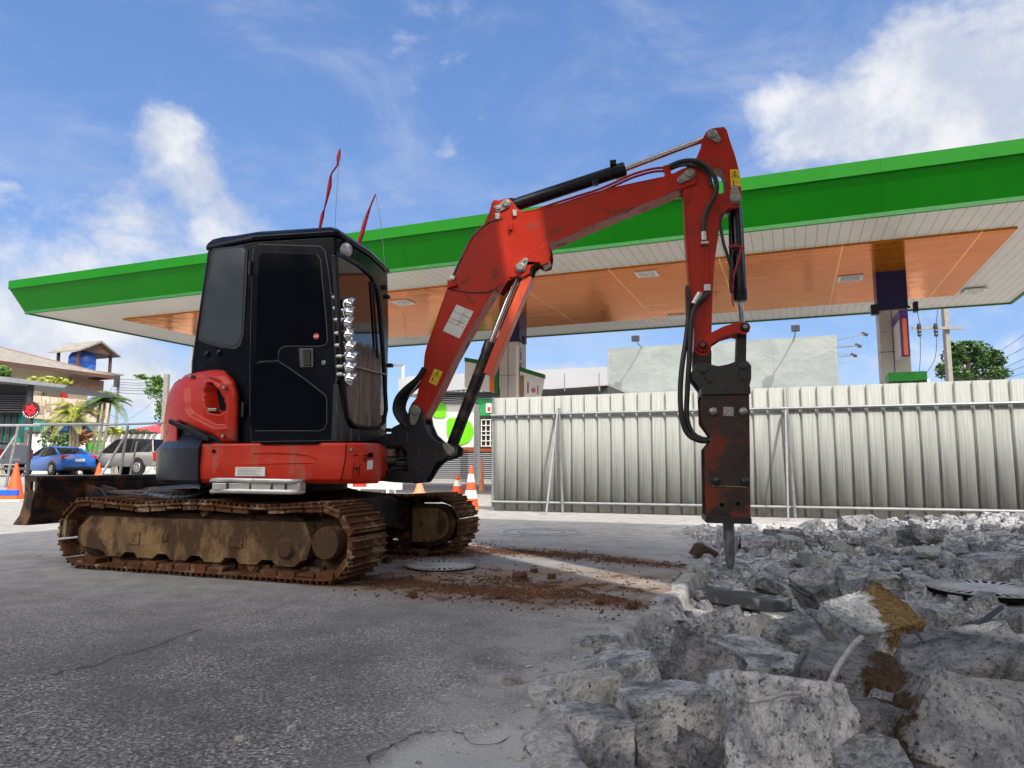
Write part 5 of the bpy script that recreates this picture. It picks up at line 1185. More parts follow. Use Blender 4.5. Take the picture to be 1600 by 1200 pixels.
# green topped double sign on the left column
a, b_, w = cols[1]
for (s_, lab) in ((-1, 'green framed promotion sign with orange edge on the left side of the middle column'), (1, 'green framed promotion sign with a pink emblem on the right side of the middle column')):
    F3 = Frame(ST.pt(a, b_, 0), AV, BV); t = thing('column_sign', lab, 'sign', tuple(ST.pt(a + s_, b_, 3)), 'promotion signs on the middle column')
    L_ = sorted((s_ * .34, s_ * (.34 + (1.05 if s_ < 0 else .72)))); zz0 = 2.62 if s_ > 0 else 2.8; zz1 = 3.28 if s_ > 0 else 3.55
    if s_ < 0: q_ = [(L_[0], zz0 + .2), (L_[1], zz0), (L_[1], zz1), (L_[0], zz1 + .22)]
    else: q_ = [(L_[0], zz0), (L_[1] - .1, zz0 + .0), (L_[1], zz1 - .12), (L_[0], zz1 + .12)]
    fc = MB().prism(F3, q_, -.33, -.28).build('sign_face', M_conew, t)
    MB().prism(F3, [q_[3], q_[2], (q_[2][0], q_[2][1] + .12), (q_[3][0], q_[3][1] + .12)], -.36, -.2).build('sign_top', M_greendk, t)
    if s_ < 0:
        MB().fbox(F3, L_[1] - .26, L_[1] - .1, -.336, -.3, zz0 + .05, zz1).build('orange_edge', M_orsign, t); MB().fbox(F3, L_[1] - .1, L_[1] + .02, -.36, -.24, zz0 - .02, zz1 + .1).build('green_edge', M_greendk, t)
    else:
        MB().fbox(F3, L_[0], L_[0] + .12, -.336, -.3, zz0 + .03, zz1).build('brown_edge', mat('brown_strip', (.30, .17, .05), .5), t)
        mb = MB(); mb.fbox(F3, L_[0] + .22, L_[0] + .26, -.335, -.33, zz0 + .15, zz0 + .45); mb.fbox(F3, L_[0] + .52, L_[0] + .55, -.335, -.33, zz0 + .1, zz0 + .35); mb.build('sign_writing', M_navy, t)
        MB().lathe(F3.pt(L_[0] + .4, -.336, zz0 + .22), F3.n, [(0, .07), (.005, .07)], 14).build('pink_emblem', mat('pink_print', (.65, .12, .2), .5, bump=0), t)
# vertical purple lettering strip on the middle column
t = thing('column_banner', 'narrow vertical strip of purple lettering on the middle canopy column', 'sign', tuple(ST.pt(a + w, b_ - w, 2)))
mb = MB(); r_ = random.Random(4)
for i in range(26):
    z = 4.05 - i * .098
    mb.fbox(ST, a + w + .002 - .0, a + w + .02, b_ - w + .04, b_ - w + .16, z - .012, z + .012)
    if i % 2: mb.fbox(ST, a + w + .002, a + w + .02, b_ - w + .04, b_ - w + .06, z + .012, z + .05)
    if i % 3: mb.fbox(ST, a + w + .002, a + w + .02, b_ - w + .13, b_ - w + .16, z - .05, z - .012)
mb.build('lettering', mat('violet_print', (.14, .03, .36), .5, bump=0), t)
MB().fbox(ST, a + w - .10, a + w - .002, b_ - w - .006, b_ - w - .002 , 1.5, 4.15).build('backing_strip', M_conew, t)
# fuel dispenser below the right column, only its green top shows
a, b_, w = cols[0]; t = thing('fuel_pump', 'green topped fuel pump at the foot of the right column mostly hidden by the hoarding', 'fuel pump', tuple(ST.pt(a + .6, b_ - 1, 0)))
ap, zp = ST.pl(1414, 584, b_ - 1.0); MB().fbox(ST, ap - .36, ap + .36, b_ - 1.3, b_ - .8, 0, zp - .3).build('cabinet', M_conew, t, .03); MB().fbox(ST, ap - .36, ap + .36, b_ - 1.38, b_ - .72, zp - .2, zp).build('green_top', mat('pump_green', (.01, .22, .02), .4), t, .02)
MB().fbox(ST, ap - .36, ap + .36, b_ - 1.34, b_ - .78, zp - .3, zp - .2).build('dark_band', M_dkmetal, t); MB().fbox(ST, ap - .3, ap + .3, b_ - 1.32, b_ - 1.29, 1.2, 1.6).build('display', M_dkglass, t)
# ---- billboard
BBL = 33.3; bb0 = ST.pl(949, 545, BBL); bb1 = ST.pl(1307, 525, BBL); zt5 = bb0[1]
m, t_, b2_ = newmat('billboard_sheet'); tc = t_.new('ShaderNodeTexCoord').outputs['Object']; n = t_.noise(t_.vm('MULTIPLY', tc, (1, 1, 1.5)), .9, 7, .65, .5)
q = t_.xyz(tc); ln = t_.math('LESS_THAN', t_.math('FRACT', t_.math('DIVIDE', t_.vm('DOT_PRODUCT', tc, tuple(AV), 'v'), 2.45)), .012); ln2 = t_.math('LESS_THAN', t_.math('FRACT', t_.math('DIVIDE', q[2], 2.1)), .012)
c = t_.mix(t_.ramp(n, .3, .7), (.22, .25, .25), (.28, .31, .305)); c = t_.mix(t_.math('MULTIPLY', t_.math('MAXIMUM', ln, ln2), .5), c, (.18, .20, .20)); t_.put(b2_.inputs['Base Color'], c); b2_.inputs['Roughness'].default_value = .5
t_.put(b2_.inputs['Normal'], t_.bump(n, .5, .08)); M_bb = m
t = thing('billboard', 'large blank grey sheet billboard with lamps behind the hoarding', 'billboard', tuple(ST.pt((bb0[0] + bb1[0]) / 2, BBL, 0)))
MB().fbox(ST, bb0[0], bb1[0], BBL, BBL + .15, 1.6, zt5).build('panel', M_bb, t)
for a in (bb0[0] + 1, (bb0[0] + bb1[0]) / 2, bb1[0] - 1): MB().fbox(ST, a - .15, a + .15, BBL + .16, BBL + .46, 0, zt5 - .5).build('post', M_galv, t)
for (x, y, xh, yh) in ((1003, 540, 993, 529), (1240, 529, 1243, 513)):
    a, z = ST.pl(x, y, BBL); p0 = ST.pt(a, BBL, z - .05); ah, zh = ST.pl(xh, yh, BBL - 1.3); p1 = ST.pt(ah, BBL - 1.3, zh)
    o = MB().tube([p0, (p0 + p1) / 2 - Zv * .1, p1], .03, 6).build('lamp_arm', M_galv, t); MB().boxf(p1, AV, BV, Zv, .34, .2, .26).build('floodlight', M_dkmetal, o, .02)
for (y, x1, y1) in ((533, 1351, 522), (545, 1341, 540), (559, 1334, 555)):
    p0 = ST.w(1308, y - 2, BBL + .1); p1 = ST.w(x1, y1, BBL + 1.2); o = MB().tube([p0, p1], .025, 6).tube([p0 - Zv * .25, (p0 + p1) / 2 - Zv * .3, p1], .012, 5, 5).build('lamp_arm', M_galv, t); MB().boxf(p1, (AV - Zv * .5).normalized(), BV, (Zv + AV * .5).normalized(), .28, .16, .12).build('floodlight', M_dkmetal, o, .02)
# ---- utility pole and wires on the right
def wire(pts, r=.015): return [Vector(q_) for q_ in pts]
p = gat(1493, 40); zt6 = 11.5; t = thing('utility_pole', 'grey concrete utility pole with a cross arm at the right beside the leafy tree', 'utility pole', tuple(p))
MB().boxf((p.x - .0, p.y, zt6 / 2), Vector((1, 0, 0)), Vector((0, 1, 0)), Zv, .26, .3, zt6).build('pole', M_conc, t, .02)
zx = at_Y(1490, 514, 40).z; xl = at_Y(1421, 516, 40).x; xr = at_Y(1500, 512, 40).x
MB().boxf(((xl + xr) / 2, 39.7, zx), Vector((1, 0, 0)), Vector((0, 1, 0)), Zv, xr - xl, .12, .14).build('cross_arm', M_conc, t)
for x in (1437, 1463):
    q0 = at_Y(x, 505, 39.6); MB().lathe(at_Y(x, 526, 39.6), Zv, [(0, .06), (.1, .12), (.2, .08), (.3, .13), (.4, .08), (.5, .12), (.75, .09)], 12).build('insulator', M_dkmetal, t)
    MB().tube([at_Y(x - 4 if x < 1450 else x + 2, 485, 39.6), at_Y(x, 505, 39.6)], .02, 5).tube([at_Y(x + 1, 526, 39.6), at_Y(x + 1 if x < 1450 else x - 2, 560, 39.6), at_Y(1436 if x < 1450 else 1448, 583, 39.6)], .018, 5, 5).build('drop_wire', M_dkmetal, t)
t = thing('transformer', 'pale transformer box with dark bushings just showing above the hoarding', 'transformer', tuple(gat(1443, 36)))
q_ = gat(1445, 36); z7 = at_Y(1445, 593, 36).z; MB().boxf((q_.x, 36, z7 / 2), Vector((1, 0, 0)), Vector((0, 1, 0)), Zv, .75, .6, z7).build('tank', M_white, t, .04)
for x in (1425, 1436, 1447): MB().lathe(at_Y(x, 594, 35.8), Zv, [(0, .05), (.1, .07), (.25, .06), (.36, .03)], 10).build('bushing', M_dkmetal, t)
t = thing('overhead_cables', 'thin black cables crossing the sky at the far right beside the tree', 'cable', tuple(at_Y(1600, 540, 40)))
for i, (x0, y0, x1, y1) in enumerate(((1545, 560, 1640, 495), (1530, 580, 1640, 520), (1540, 588, 1640, 540), (1560, 586, 1640, 556), (1575, 590, 1640, 570))):
    MB().tube([at_Y(x0, y0, 60), at_Y((x0 + x1) / 2, (y0 + y1) / 2 + 1.5, 45), at_Y(x1, y1, 32)], .018, 5, 4).build('cable', M_dkmetal, t)
# ---- tree on the right
def tree(x, Y, base_z, blobs_, trunk_r, m, label, n, size, seed, cat='tree', name='tree', group=None):
    p = gat(x, Y); t = thing(name, label, cat, tuple(p), group); c0 = blobs_[0][0]; mb = MB()
    mb.tube([p, Vector((p.x + .1, p.y, (p.z + c0[2]) * .5)), Vector(c0)], [trunk_r, trunk_r * .45], 8, 3)
    for (c_, r_) in blobs_[1:]: mb.tube([Vector((p.x + .05, p.y, (p.z + c0[2]) * .55)), Vector(c_)], [trunk_r * .5, trunk_r * .15], 6, 3)
    mb.build('trunk', M_trunk, t); mb = MB()
    tot = sum(r[0] * r[2] for _, r in blobs_)
    for i, (c_, r_) in enumerate(blobs_): leafcloud(mb, c_, r_, int(n * r_[0] * r_[2] / tot), size, seed + i)
    mb.build('crown', m, t, smooth=False); return t
def bl(x, y, Y, rx, rz, ry=None): s_ = Y / 1110.0; return (tuple(at_Y(x, y, Y)), (rx * s_, (ry or rx) * s_, rz * s_))
tree(1520, 42, 0, [bl(1512, 556, 42, 36, 25), bl(1485, 578, 42, 22, 17), bl(1547, 562, 42, 24, 16), bl(1530, 585, 42, 44, 12), bl(1562, 585, 42, 16, 7), bl(1500, 543, 42, 18, 13)], .25, M_leafd, 'leafy dark green tree behind the hoarding beside the utility pole', 5200, .15, 3)
# ---- left: house with tiled roof
HA = 44.0; HS = Frame((0, 0, 0), BV, -AV)   # e along b, lateral = -a
hs = thing('house', 'two storey cream house with hipped grey tile roof at the left edge', 'house', tuple(HS.pt(28, HA + 5, 0)))
e0b, ez = HS.pl(178, 588, HA); 
m, t_, b2_ = newmat('roof_tile'); P = t_.new('ShaderNodeNewGeometry').outputs['Position']; zz = t_.xyz(P)[2]; bq = t_.vm('DOT_PRODUCT', P, tuple(BV), 'v')
tl = t_.math('LESS_THAN', t_.math('FRACT', t_.math('MULTIPLY', zz, 6.0)), .22); tn = t_.noise(P, 3, 6, .7); c = t_.mix(t_.ramp(tn, .3, .7), (.17, .155, .135), (.29, .265, .23)); c = t_.mix(t_.math('MULTIPLY', tl, .5), c, (.10, .08, .07)); t_.put(b2_.inputs['Base Color'], c); b2_.inputs['Roughness'].default_value = .85; M_tile = m
be, bw0, al0, al1 = e0b, e0b - 26, HA, HA + 11
rg = 1.85
cor = [HS.pt(bw0, al0, ez), HS.pt(be, al0, ez), HS.pt(be, al1, ez), HS.pt(bw0, al1, ez)]; rd = [HS.pt(bw0 + 4, (al0 + al1) / 2, ez + rg), HS.pt(be - 5.5, (al0 + al1) / 2, ez + rg)]
mb = MB(); mb.add(cor + rd, [(0, 1, 5, 4), (1, 2, 5), (2, 3, 4, 5), (3, 0, 4), (3, 2, 1, 0)]); rf = mb.build('roof', M_tile, hs, smooth=False)
MB().tube([rd[0], rd[1]], .09, 6).tube([rd[1], cor[1]], .07, 6).tube([rd[1], cor[2]], .07, 6).build('ridge', mat('ridge_tile', (.22, .13, .10), .8), rf)
M_brn = mat('brown_fascia', (.10, .05, .03), .6); mb = MB(); mb.fbox(HS, bw0, be + .05, al0 - .08, al0 + .02, ez - .2, ez + .04).fbox(HS, be, be + .1, al0 + .02, al1, ez - .2, ez + .04).build('eave_board', M_brn, hs)
MB().fbox(HS, bw0 + .8, be - .9, al0 + 1.3, al1 - .8, 0, ez - .02).build('wall', M_cream, hs)
def hq(x0, y0, x1, y1, m, name, lat, th=.15, parent=hs):
    a0_, _ = HS.pl(x0, (y0 + y1) / 2, lat); a1_, _ = HS.pl(x1, (y0 + y1) / 2, lat); _, z1_ = HS.pl((x0 + x1) / 2, y0, lat); _, z0_ = HS.pl((x0 + x1) / 2, y1, lat)
    return MB().fbox(HS, a0_, a1_, lat, lat + th, z0_, z1_).build(name, m, parent)
HL = HA + 1.0
hq(14, 590, 24, 602, M_dkglass, 'window', HL + .1); hq(40, 622, 62, 634, M_dkglass, 'window', HL + .1)
M_brick = mat('brick_screen', (.26, .15, .11), .8, var=.5, vs=8); hq(112, 592, 162, 612, M_brick, 'brick_screen', HL - .1)
b3 = hq(30, 622, 172, 657, M_cream, 'balcony', HL - .9, .9); 
mb = MB(); r_ = random.Random(2)
for i in range(46): x = 40 + i * 2.8; a0_, z = HS.pl(x, 628 + r_.uniform(0, 20), HL - .92); mb.fbox(HS, a0_ - .05, a0_ + .05, HL - .94, HL - .88, z - .25, z + .25)
mb.build('balcony_relief', mat('relief_tan', (.42, .33, .22), .8), b3)
hq(70, 598, 100, 622, mat('balcony_recess', (.20, .16, .12), .8), 'balcony_recess', HL + .05); hq(96, 608, 106, 622, M_redp, 'red_shutter', HL - .02)
hq(33, 657, 75, 672, mat('teal_awning', (.04, .38, .28), .5), 'teal_awning', HL - 1.2, .1); hq(82, 660, 150, 690, mat('dark_shopfront', (.03, .05, .05), .4), 'ground_floor_opening', HL + .1)
mb = MB()
for i in range(3): a0_, z = HS.pl(100 + i * 22, 667, HL - .3); mb.fbox(HS, a0_ - .4, a0_ + .3, HL - .3, HL - .2, z - .25, z + .25)
mb.build('blue_sign', mat('blue_sign', (.03, .2, .5), .5), hs)
# tank shelter on the roof
ts = thing('tank_shelter', 'small gabled wooden shelter on posts standing on the house roof', 'shelter', tuple(HS.pt(be - 4, HA + 2.4, ez + .3)))
sl = HA + 2.0; s0, sz = HS.pl(100, 548, sl); s1_, _ = HS.pl(163, 550, sl); zr0 = HS.pl(130, 535, sl)[1]; ze = HS.pl(130, 549, sl)[1]
sm_ = (s0 + s1_) / 2 + .8
poly = [(sm_ - 1.6, ze), (sm_, zr0 + .25), (sm_ + 1.6, ze), (sm_ + 1.6, ze - .1), (sm_, zr0 + .1), (sm_ - 1.6, ze - .1)]
F7 = Frame(HS.pt(sm_, sl, 0), BV, -AV)
MB().prism(HS, poly, sl - .6, sl + 2.6).build('roof', M_tile, ts)
MB().prism(HS, [(sm_ - 1.3, ze + .0), (sm_, zr0 + .05), (sm_ + 1.3, ze + .0)], sl - .35, sl - .3).build('gable_board', M_brn, ts)
for ds in (-1.25, 1.25):
    for dl in (0, 2.0): MB().fbox(HS, sm_ + ds - .08, sm_ + ds + .08, sl + dl - .08, sl + dl + .08, ez + .2, ze).build('post', M_brn, ts)
MB().fbox(HS, sm_ - 1.6, sm_ + 2.2, sl - .3, sl + 2.3, ez + .38, ez + .48).build('deck', M_conc, ts)
zt8 = ez + .5; tk = thing('water_tank', 'blue round water tank under the small roof shelter', 'water tank', tuple(HS.pt(sm_ - .2, sl + 1, zt8)))
MB().lathe(HS.pt(sm_ - .25, sl + .9, zt8), Zv, [(0, .80), (.05, .85), (.5, .86), (.52, .89), (.56, .86), (1.0, .85), (1.25, .7), (1.35, .4)], 24).build('tank_body', mat('tank_blue', (.03, .12, .5), .35), tk); MB().lathe(HS.pt(sm_ - .25, sl + .9, zt8 + 1.35), Zv, [(0, .25), (.08, .25), (.1, .1)], 14).build('lid', M_dkmetal, tk)
# ---- dark louvred building with flat roof
lb_ = thing('kiosk_building', 'dark louvred building with flat grey roof at the left edge', 'building', tuple(gat(-40, 30)))
F8 = Frame(gat(-60, 30), (1, .12, 0), (-.12, 1, 0)); 
def kq(x0, y0, x1, y1, m, name, lat=0, th=.2, parent=lb_):
    a0_, _ = F8.pl(x0, (y0 + y1) / 2, lat); a1_, _ = F8.pl(x1, (y0 + y1) / 2, lat); _, z1_ = F8.pl((x0 + x1) / 2, y0, lat); _, z0_ = F8.pl((x0 + x1) / 2, y1, lat)
    return MB().fbox(F8, a0_, a1_, lat, lat + th, z0_, z1_).build(name, m, parent)
kq(-90, 602, 40, 655, M_dkmetal, 'upper_wall', 0, .5)
mb = MB()
for i in range(8): y = 626 + i * 3.6; a0_, z = F8.pl(-90, y, -.1); a1_, _ = F8.pl(38, y, -.1); mb.fbox(F8, a0_, a1_, -.1, 0, z - .03, z + .02)
mb.build('louvre', mat('louvre_slat', (.09, .09, .11), .4), lb_)
pts_ = [F8.pl(x, y, -1.5) for x, y in ((-90, 590), (10, 598), (105, 611), (100, 615), (-10, 604), (-90, 600))]; MB().prism(F8, pts_, -1.5, 3).build('flat_roof', M_greyroof, lb_)
kq(-90, 655, 32, 700, mat('teal_glass', (.02, .22, .17), .2), 'lower_wall', .3, .3)
for x in (-30, 2, 12, 22): a0_, z = F8.pl(x, 678, .25); MB().fbox(F8, a0_ - .08, a0_ + .08, .22, .3, z - .6, z + .6).build('mullion', M_dkmetal, lb_)
MB().fbox(F8, F8.pl(48, 620, -1)[0] - .08, F8.pl(48, 620, -1)[0] + .08, -1.1, -.95, 2.2, F8.pl(48, 608, -1)[1]).build('roof_post', M_dkmetal, lb_)
# round sign with a red flower on a pole
p = gat(44, 27); t = thing('round_sign', 'round dark sign with a red flower shape on a thin dark pole', 'sign', tuple(p)); zc = at_Y(45, 641, 27).z; c8 = Vector((p.x + .02, 26.9, zc)); yv = Vector((0, -1, 0))
MB().cyl(p, (p.x, 27, zc - .2), .06, 8).build('pole', M_dkmetal, t)
dsc = MB().lathe(c8, yv, [(0, .33), (.03, .33)], 28).build('disc', mat('sign_darkred', (.05, .012, .015), .4), t)
mb = MB()
for k in range(6):
    a = k * math.pi / 3 + .3; d = Vector((math.cos(a), 0, math.sin(a))); w_ = Vector((-math.sin(a), 0, math.cos(a))); q = c8 + yv * .034
    mb.add([q + d * .03, q + d * .13 + w_ * .075, q + d * .24, q + d * .13 - w_ * .075], [(0, 1, 2, 3)])
mb.build('flower', mat('flower_red', (.7, .01, .03), .4, bump=0), dsc, smooth=False)
mb = MB()
for k in range(9): a = math.pi * (1.1 + .8 * k / 8); mb.boxf(c8 + yv * .035 + Vector((math.cos(a) * .285, 0, math.sin(a) * .285)), Vector((1, 0, 0)), yv, Zv, .035, .004, .05)
mb.build('rim_writing', M_conew, dsc)
# ---- perimeter wall, red roofed shed, plants
t = thing('garden_wall', 'long low white perimeter wall behind the parked cars', 'wall', tuple(gat(150, 44)))
x0, x1 = at_Y(40, 700, 44).x, at_Y(330, 700, 46).x; zt9 = at_Y(150, 678, 44).z
w_ = MB().boxf(((x0 + x1) / 2, 44.5, zt9 / 2), Vector((1, .05, 0)).normalized(), Vector((-.05, 1, 0)).normalized(), Zv, x1 - x0, .2, zt9).build('wall_face', M_white, t)
mb = MB()
for i in range(22): x = 50 + i * 9; q = at_Y(x, 672 + 4, 44.2); mb.boxf(q, Vector((1, 0, 0)), Vector((0, 1, 0)), Zv, .22, .5, .1)
mb.build('wall_opening', M_dkmetal, t)
t = thing('red_roof_shed', 'low building with a long bright red metal roof left of the digger', 'building', tuple(gat(230, 60)))
xa, xb = at_Y(165, 660, 58).x, at_Y(340, 660, 58).x; z0_, z1_ = at_Y(200, 678, 58).z, at_Y(250, 654, 62).z
mb = MB(); mb.add([(xa, 58, z0_), (xb, 56, z0_ + .2), (xb, 62, z1_ + .3), (xa + 3, 64, z1_ - .1), (xa, 58, z0_ - .12), (xb, 56, z0_ + .08), (xb, 62, z1_ + .18), (xa + 3, 64, z1_ - .22)], [(0, 1, 2, 3), (7, 6, 5, 4), (0, 4, 5, 1), (1, 5, 6, 2), (2, 6, 7, 3), (3, 7, 4, 0)]); mb.build('roof', mat('red_metal_roof', (.50, .04, .04), .5, var=.15, vs=1), t, smooth=False)
MB().box(xa + 1.5, xb - .5, 59, 63, 0, z0_ - .1).build('wall', mat('shed_wall', (.10, .06, .05), .8), t)
for x in (240, 262): q = at_Y(x, 690, 57); MB().cyl((q.x, 57.5, 0), (q.x, 57.5, z0_), .12, 8).build('post', M_conc, t)
def bush(x, y, Y, rx, rz, m, lab, n, size, seed, group=None):
    c_, r_ = bl(x, y, Y, rx, rz); p = gat(x, Y); t = thing('shrub', lab, 'plant', tuple(p), group); mb = MB()
    leafcloud(mb, c_, r_, n, size, seed); mb.build('foliage', m, t, smooth=False)
    mb = MB(); [mb.tube([p + Vector((k * .1, 0, 0)), Vector(c_) + Vector(((k - 1) * r_[0] * .5, 0, 0))], [.03, .012], 5) for k in range(3)]; mb.build('stem', M_trunk, t)
bush(78, 596, 42.5, 32, 8, M_leafy, 'yellow green creeper along the upper balcony of the house', 700, .14, 11)
bush(4, 585, 40, 10, 14, M_leaf, 'bright green bush at the left edge below the tiled roof', 500, .16, 12)
bush(95, 690, 41, 30, 16, M_leafd, 'dark leafy shrub bed behind the blue car', 900, .14, 13)
bush(128, 684, 41.5, 18, 13, mat('croton_leaf', (.30, .12, .06), .6, var=.5, vs=4), 'reddish leaved shrub behind the roof of the blue car', 450, .15, 14)
bush(180, 673, 43, 16, 7, M_leafy, 'yellow flowering hedge over the white wall', 500, .12, 15)
bush(215, 676, 47, 22, 5, M_leafd, 'dark hedge below the red roof', 500, .12, 16)
t = thing('green_bin', 'bright green box standing behind the grey pickup', 'bin', tuple(gat(148, 42))); q = gat(147, 42); MB().boxf((q.x, 42, at_Y(147, 697, 42).z - .1), Vector((1, 0, 0)), Vector((0, 1, 0)), Zv, .85, .6, .75).build('body', mat('bin_green', (.03, .5, .05), .5), t, .04); MB().boxf((q.x, 42, at_Y(147, 697, 42).z + .3), Vector((1, 0, 0)), Vector((0, 1, 0)), Zv, .9, .65, .06).build('lid', M_leafd, t)
def palm(x, Y, top, nf, L, lean, m, lab, seed):
    p = gat(x, Y); t = thing('palm_tree', lab, 'palm', tuple(p), 'palms in front of the house'); r_ = random.Random(seed); mbt = MB(); mbl = MB()
    for s_ in range(3):
        c = at_Y(top[0] + (s_ - 1) * 9 * lean, top[1] + abs(s_ - 1) * 7, Y); mbt.tube([p + Vector(((s_ - 1) * .25, 0, 0)), (p + c) / 2 + Vector((lean * .15 * s_, 0, 0)), c], [.11, .05], 7, 5)
        for k in range(nf):
            a = r_.uniform(0, 2 * math.pi); el_ = r_.uniform(.1, 1.1); d = Vector((math.cos(a), math.sin(a), 0)); l_ = L * r_.uniform(.7, 1.1); pts = []
            for i in range(9): u = i / 8; pts.append(c + d * (l_ * u * math.cos(el_) * (1 + .2 * u)) + Zv * (l_ * (math.sin(el_) * u - 1.0 * u * u * (1.2 - .5 * el_))))
            for i in range(1, 9):
                tdir = (pts[i] - pts[i - 1]).normalized(); sd_ = tdir.cross(Zv).normalized()
                for q in (0, .33, .66):
                    b0 = pts[i - 1].lerp(pts[i], q)
                    for sg in (-1, 1):
                        ll = L * .26 * math.sin(math.pi * min(1, (i + q) / 9.4)) + .05; tip = b0 + (sd_ * sg + tdir * .7 - Zv * .45).normalized() * ll; mbl.add([b0, b0 + tdir * .028 + (tip - b0) * .5, tip, b0 - tdir * .028 + (tip - b0) * .5], [(0, 1, 2, 3)])
            mbt.tube(pts, [.02, .006], 4)
    mbt.build('trunk', M_trunk, t); mbl.build('fronds', m, t, smooth=False)
palm(112, 38, (115, 640), 11, 1.55, .6, M_leafy, 'yellowish multi stemmed palm behind the blue car', 1)
palm(140, 38.5, (165, 622), 11, 1.5, .9, M_leafd, 'darker green leaning palm right of the yellowish palm', 2)
# street lamp like pole with creeper
p = gat(253, 40); zt10 = at_Y(254, 585, 40).z; t = thing('creeper_pole', 'concrete pole overgrown with green creeper left of the engine cover', 'utility pole', tuple(p))
MB().boxf((p.x, 40, zt10 / 2), Vector((1, 0, 0)), Vector((0, 1, 0)), Zv, .24, .26, zt10).build('pole', M_conc, t)
mb = MB(); c_, r_ = bl(247, 600, 40, 9, 14); leafcloud(mb, c_, r_, 500, .10, 31); c_, r_ = bl(249, 635, 40, 7, 34); leafcloud(mb, c_, r_, 700, .09, 32); c_, r_ = bl(228, 589, 40, 20, 3); leafcloud(mb, c_, r_, 300, .10, 33); c_, r_ = bl(238, 607, 40, 13, 18); leafcloud(mb, c_, r_, 420, .09, 34); mb.build('creeper', M_leaf, t, smooth=False)
p2 = gat(177, 44); t = thing('thin_pole', 'thin grey service pole between the palm and the red roof', 'utility pole', tuple(p2)); MB().cyl(p2, (p2.x, p2.y, at_Y(177, 590, 44).z), .10, 8, .08).build('pole', M_conc, t); MB().boxf((p2.x, 43.8, at_Y(177, 596, 44).z), Vector((1, 0, 0)), Vector((0, 1, 0)), Zv, .3, .15, .7).build('insulator_rack', M_dkmetal, t)
t = thing('overhead_cables', 'bundle of thin black cables between the thin pole and the creeper pole', 'cable', tuple(at_Y(215, 600, 42)))
for i in range(6): y0 = 592 + i * 4.2; MB().tube([at_Y(178, y0, 43.9), at_Y(215, y0 + 1.5 + i % 2, 42), at_Y(252, y0 - 1 + i * .5, 40)], .015, 5, 5).build('cable', M_dkmetal, t)
MB().tube([at_Y(178, 600, 43.9), at_Y(160, 640, 50), at_Y(190, 655, 50)], .012, 4, 4).tube([at_Y(185, 665, 55), at_Y(225, 640, 50), at_Y(252, 610, 40)], .012, 4, 4).build('cable', M_dkmetal, t)

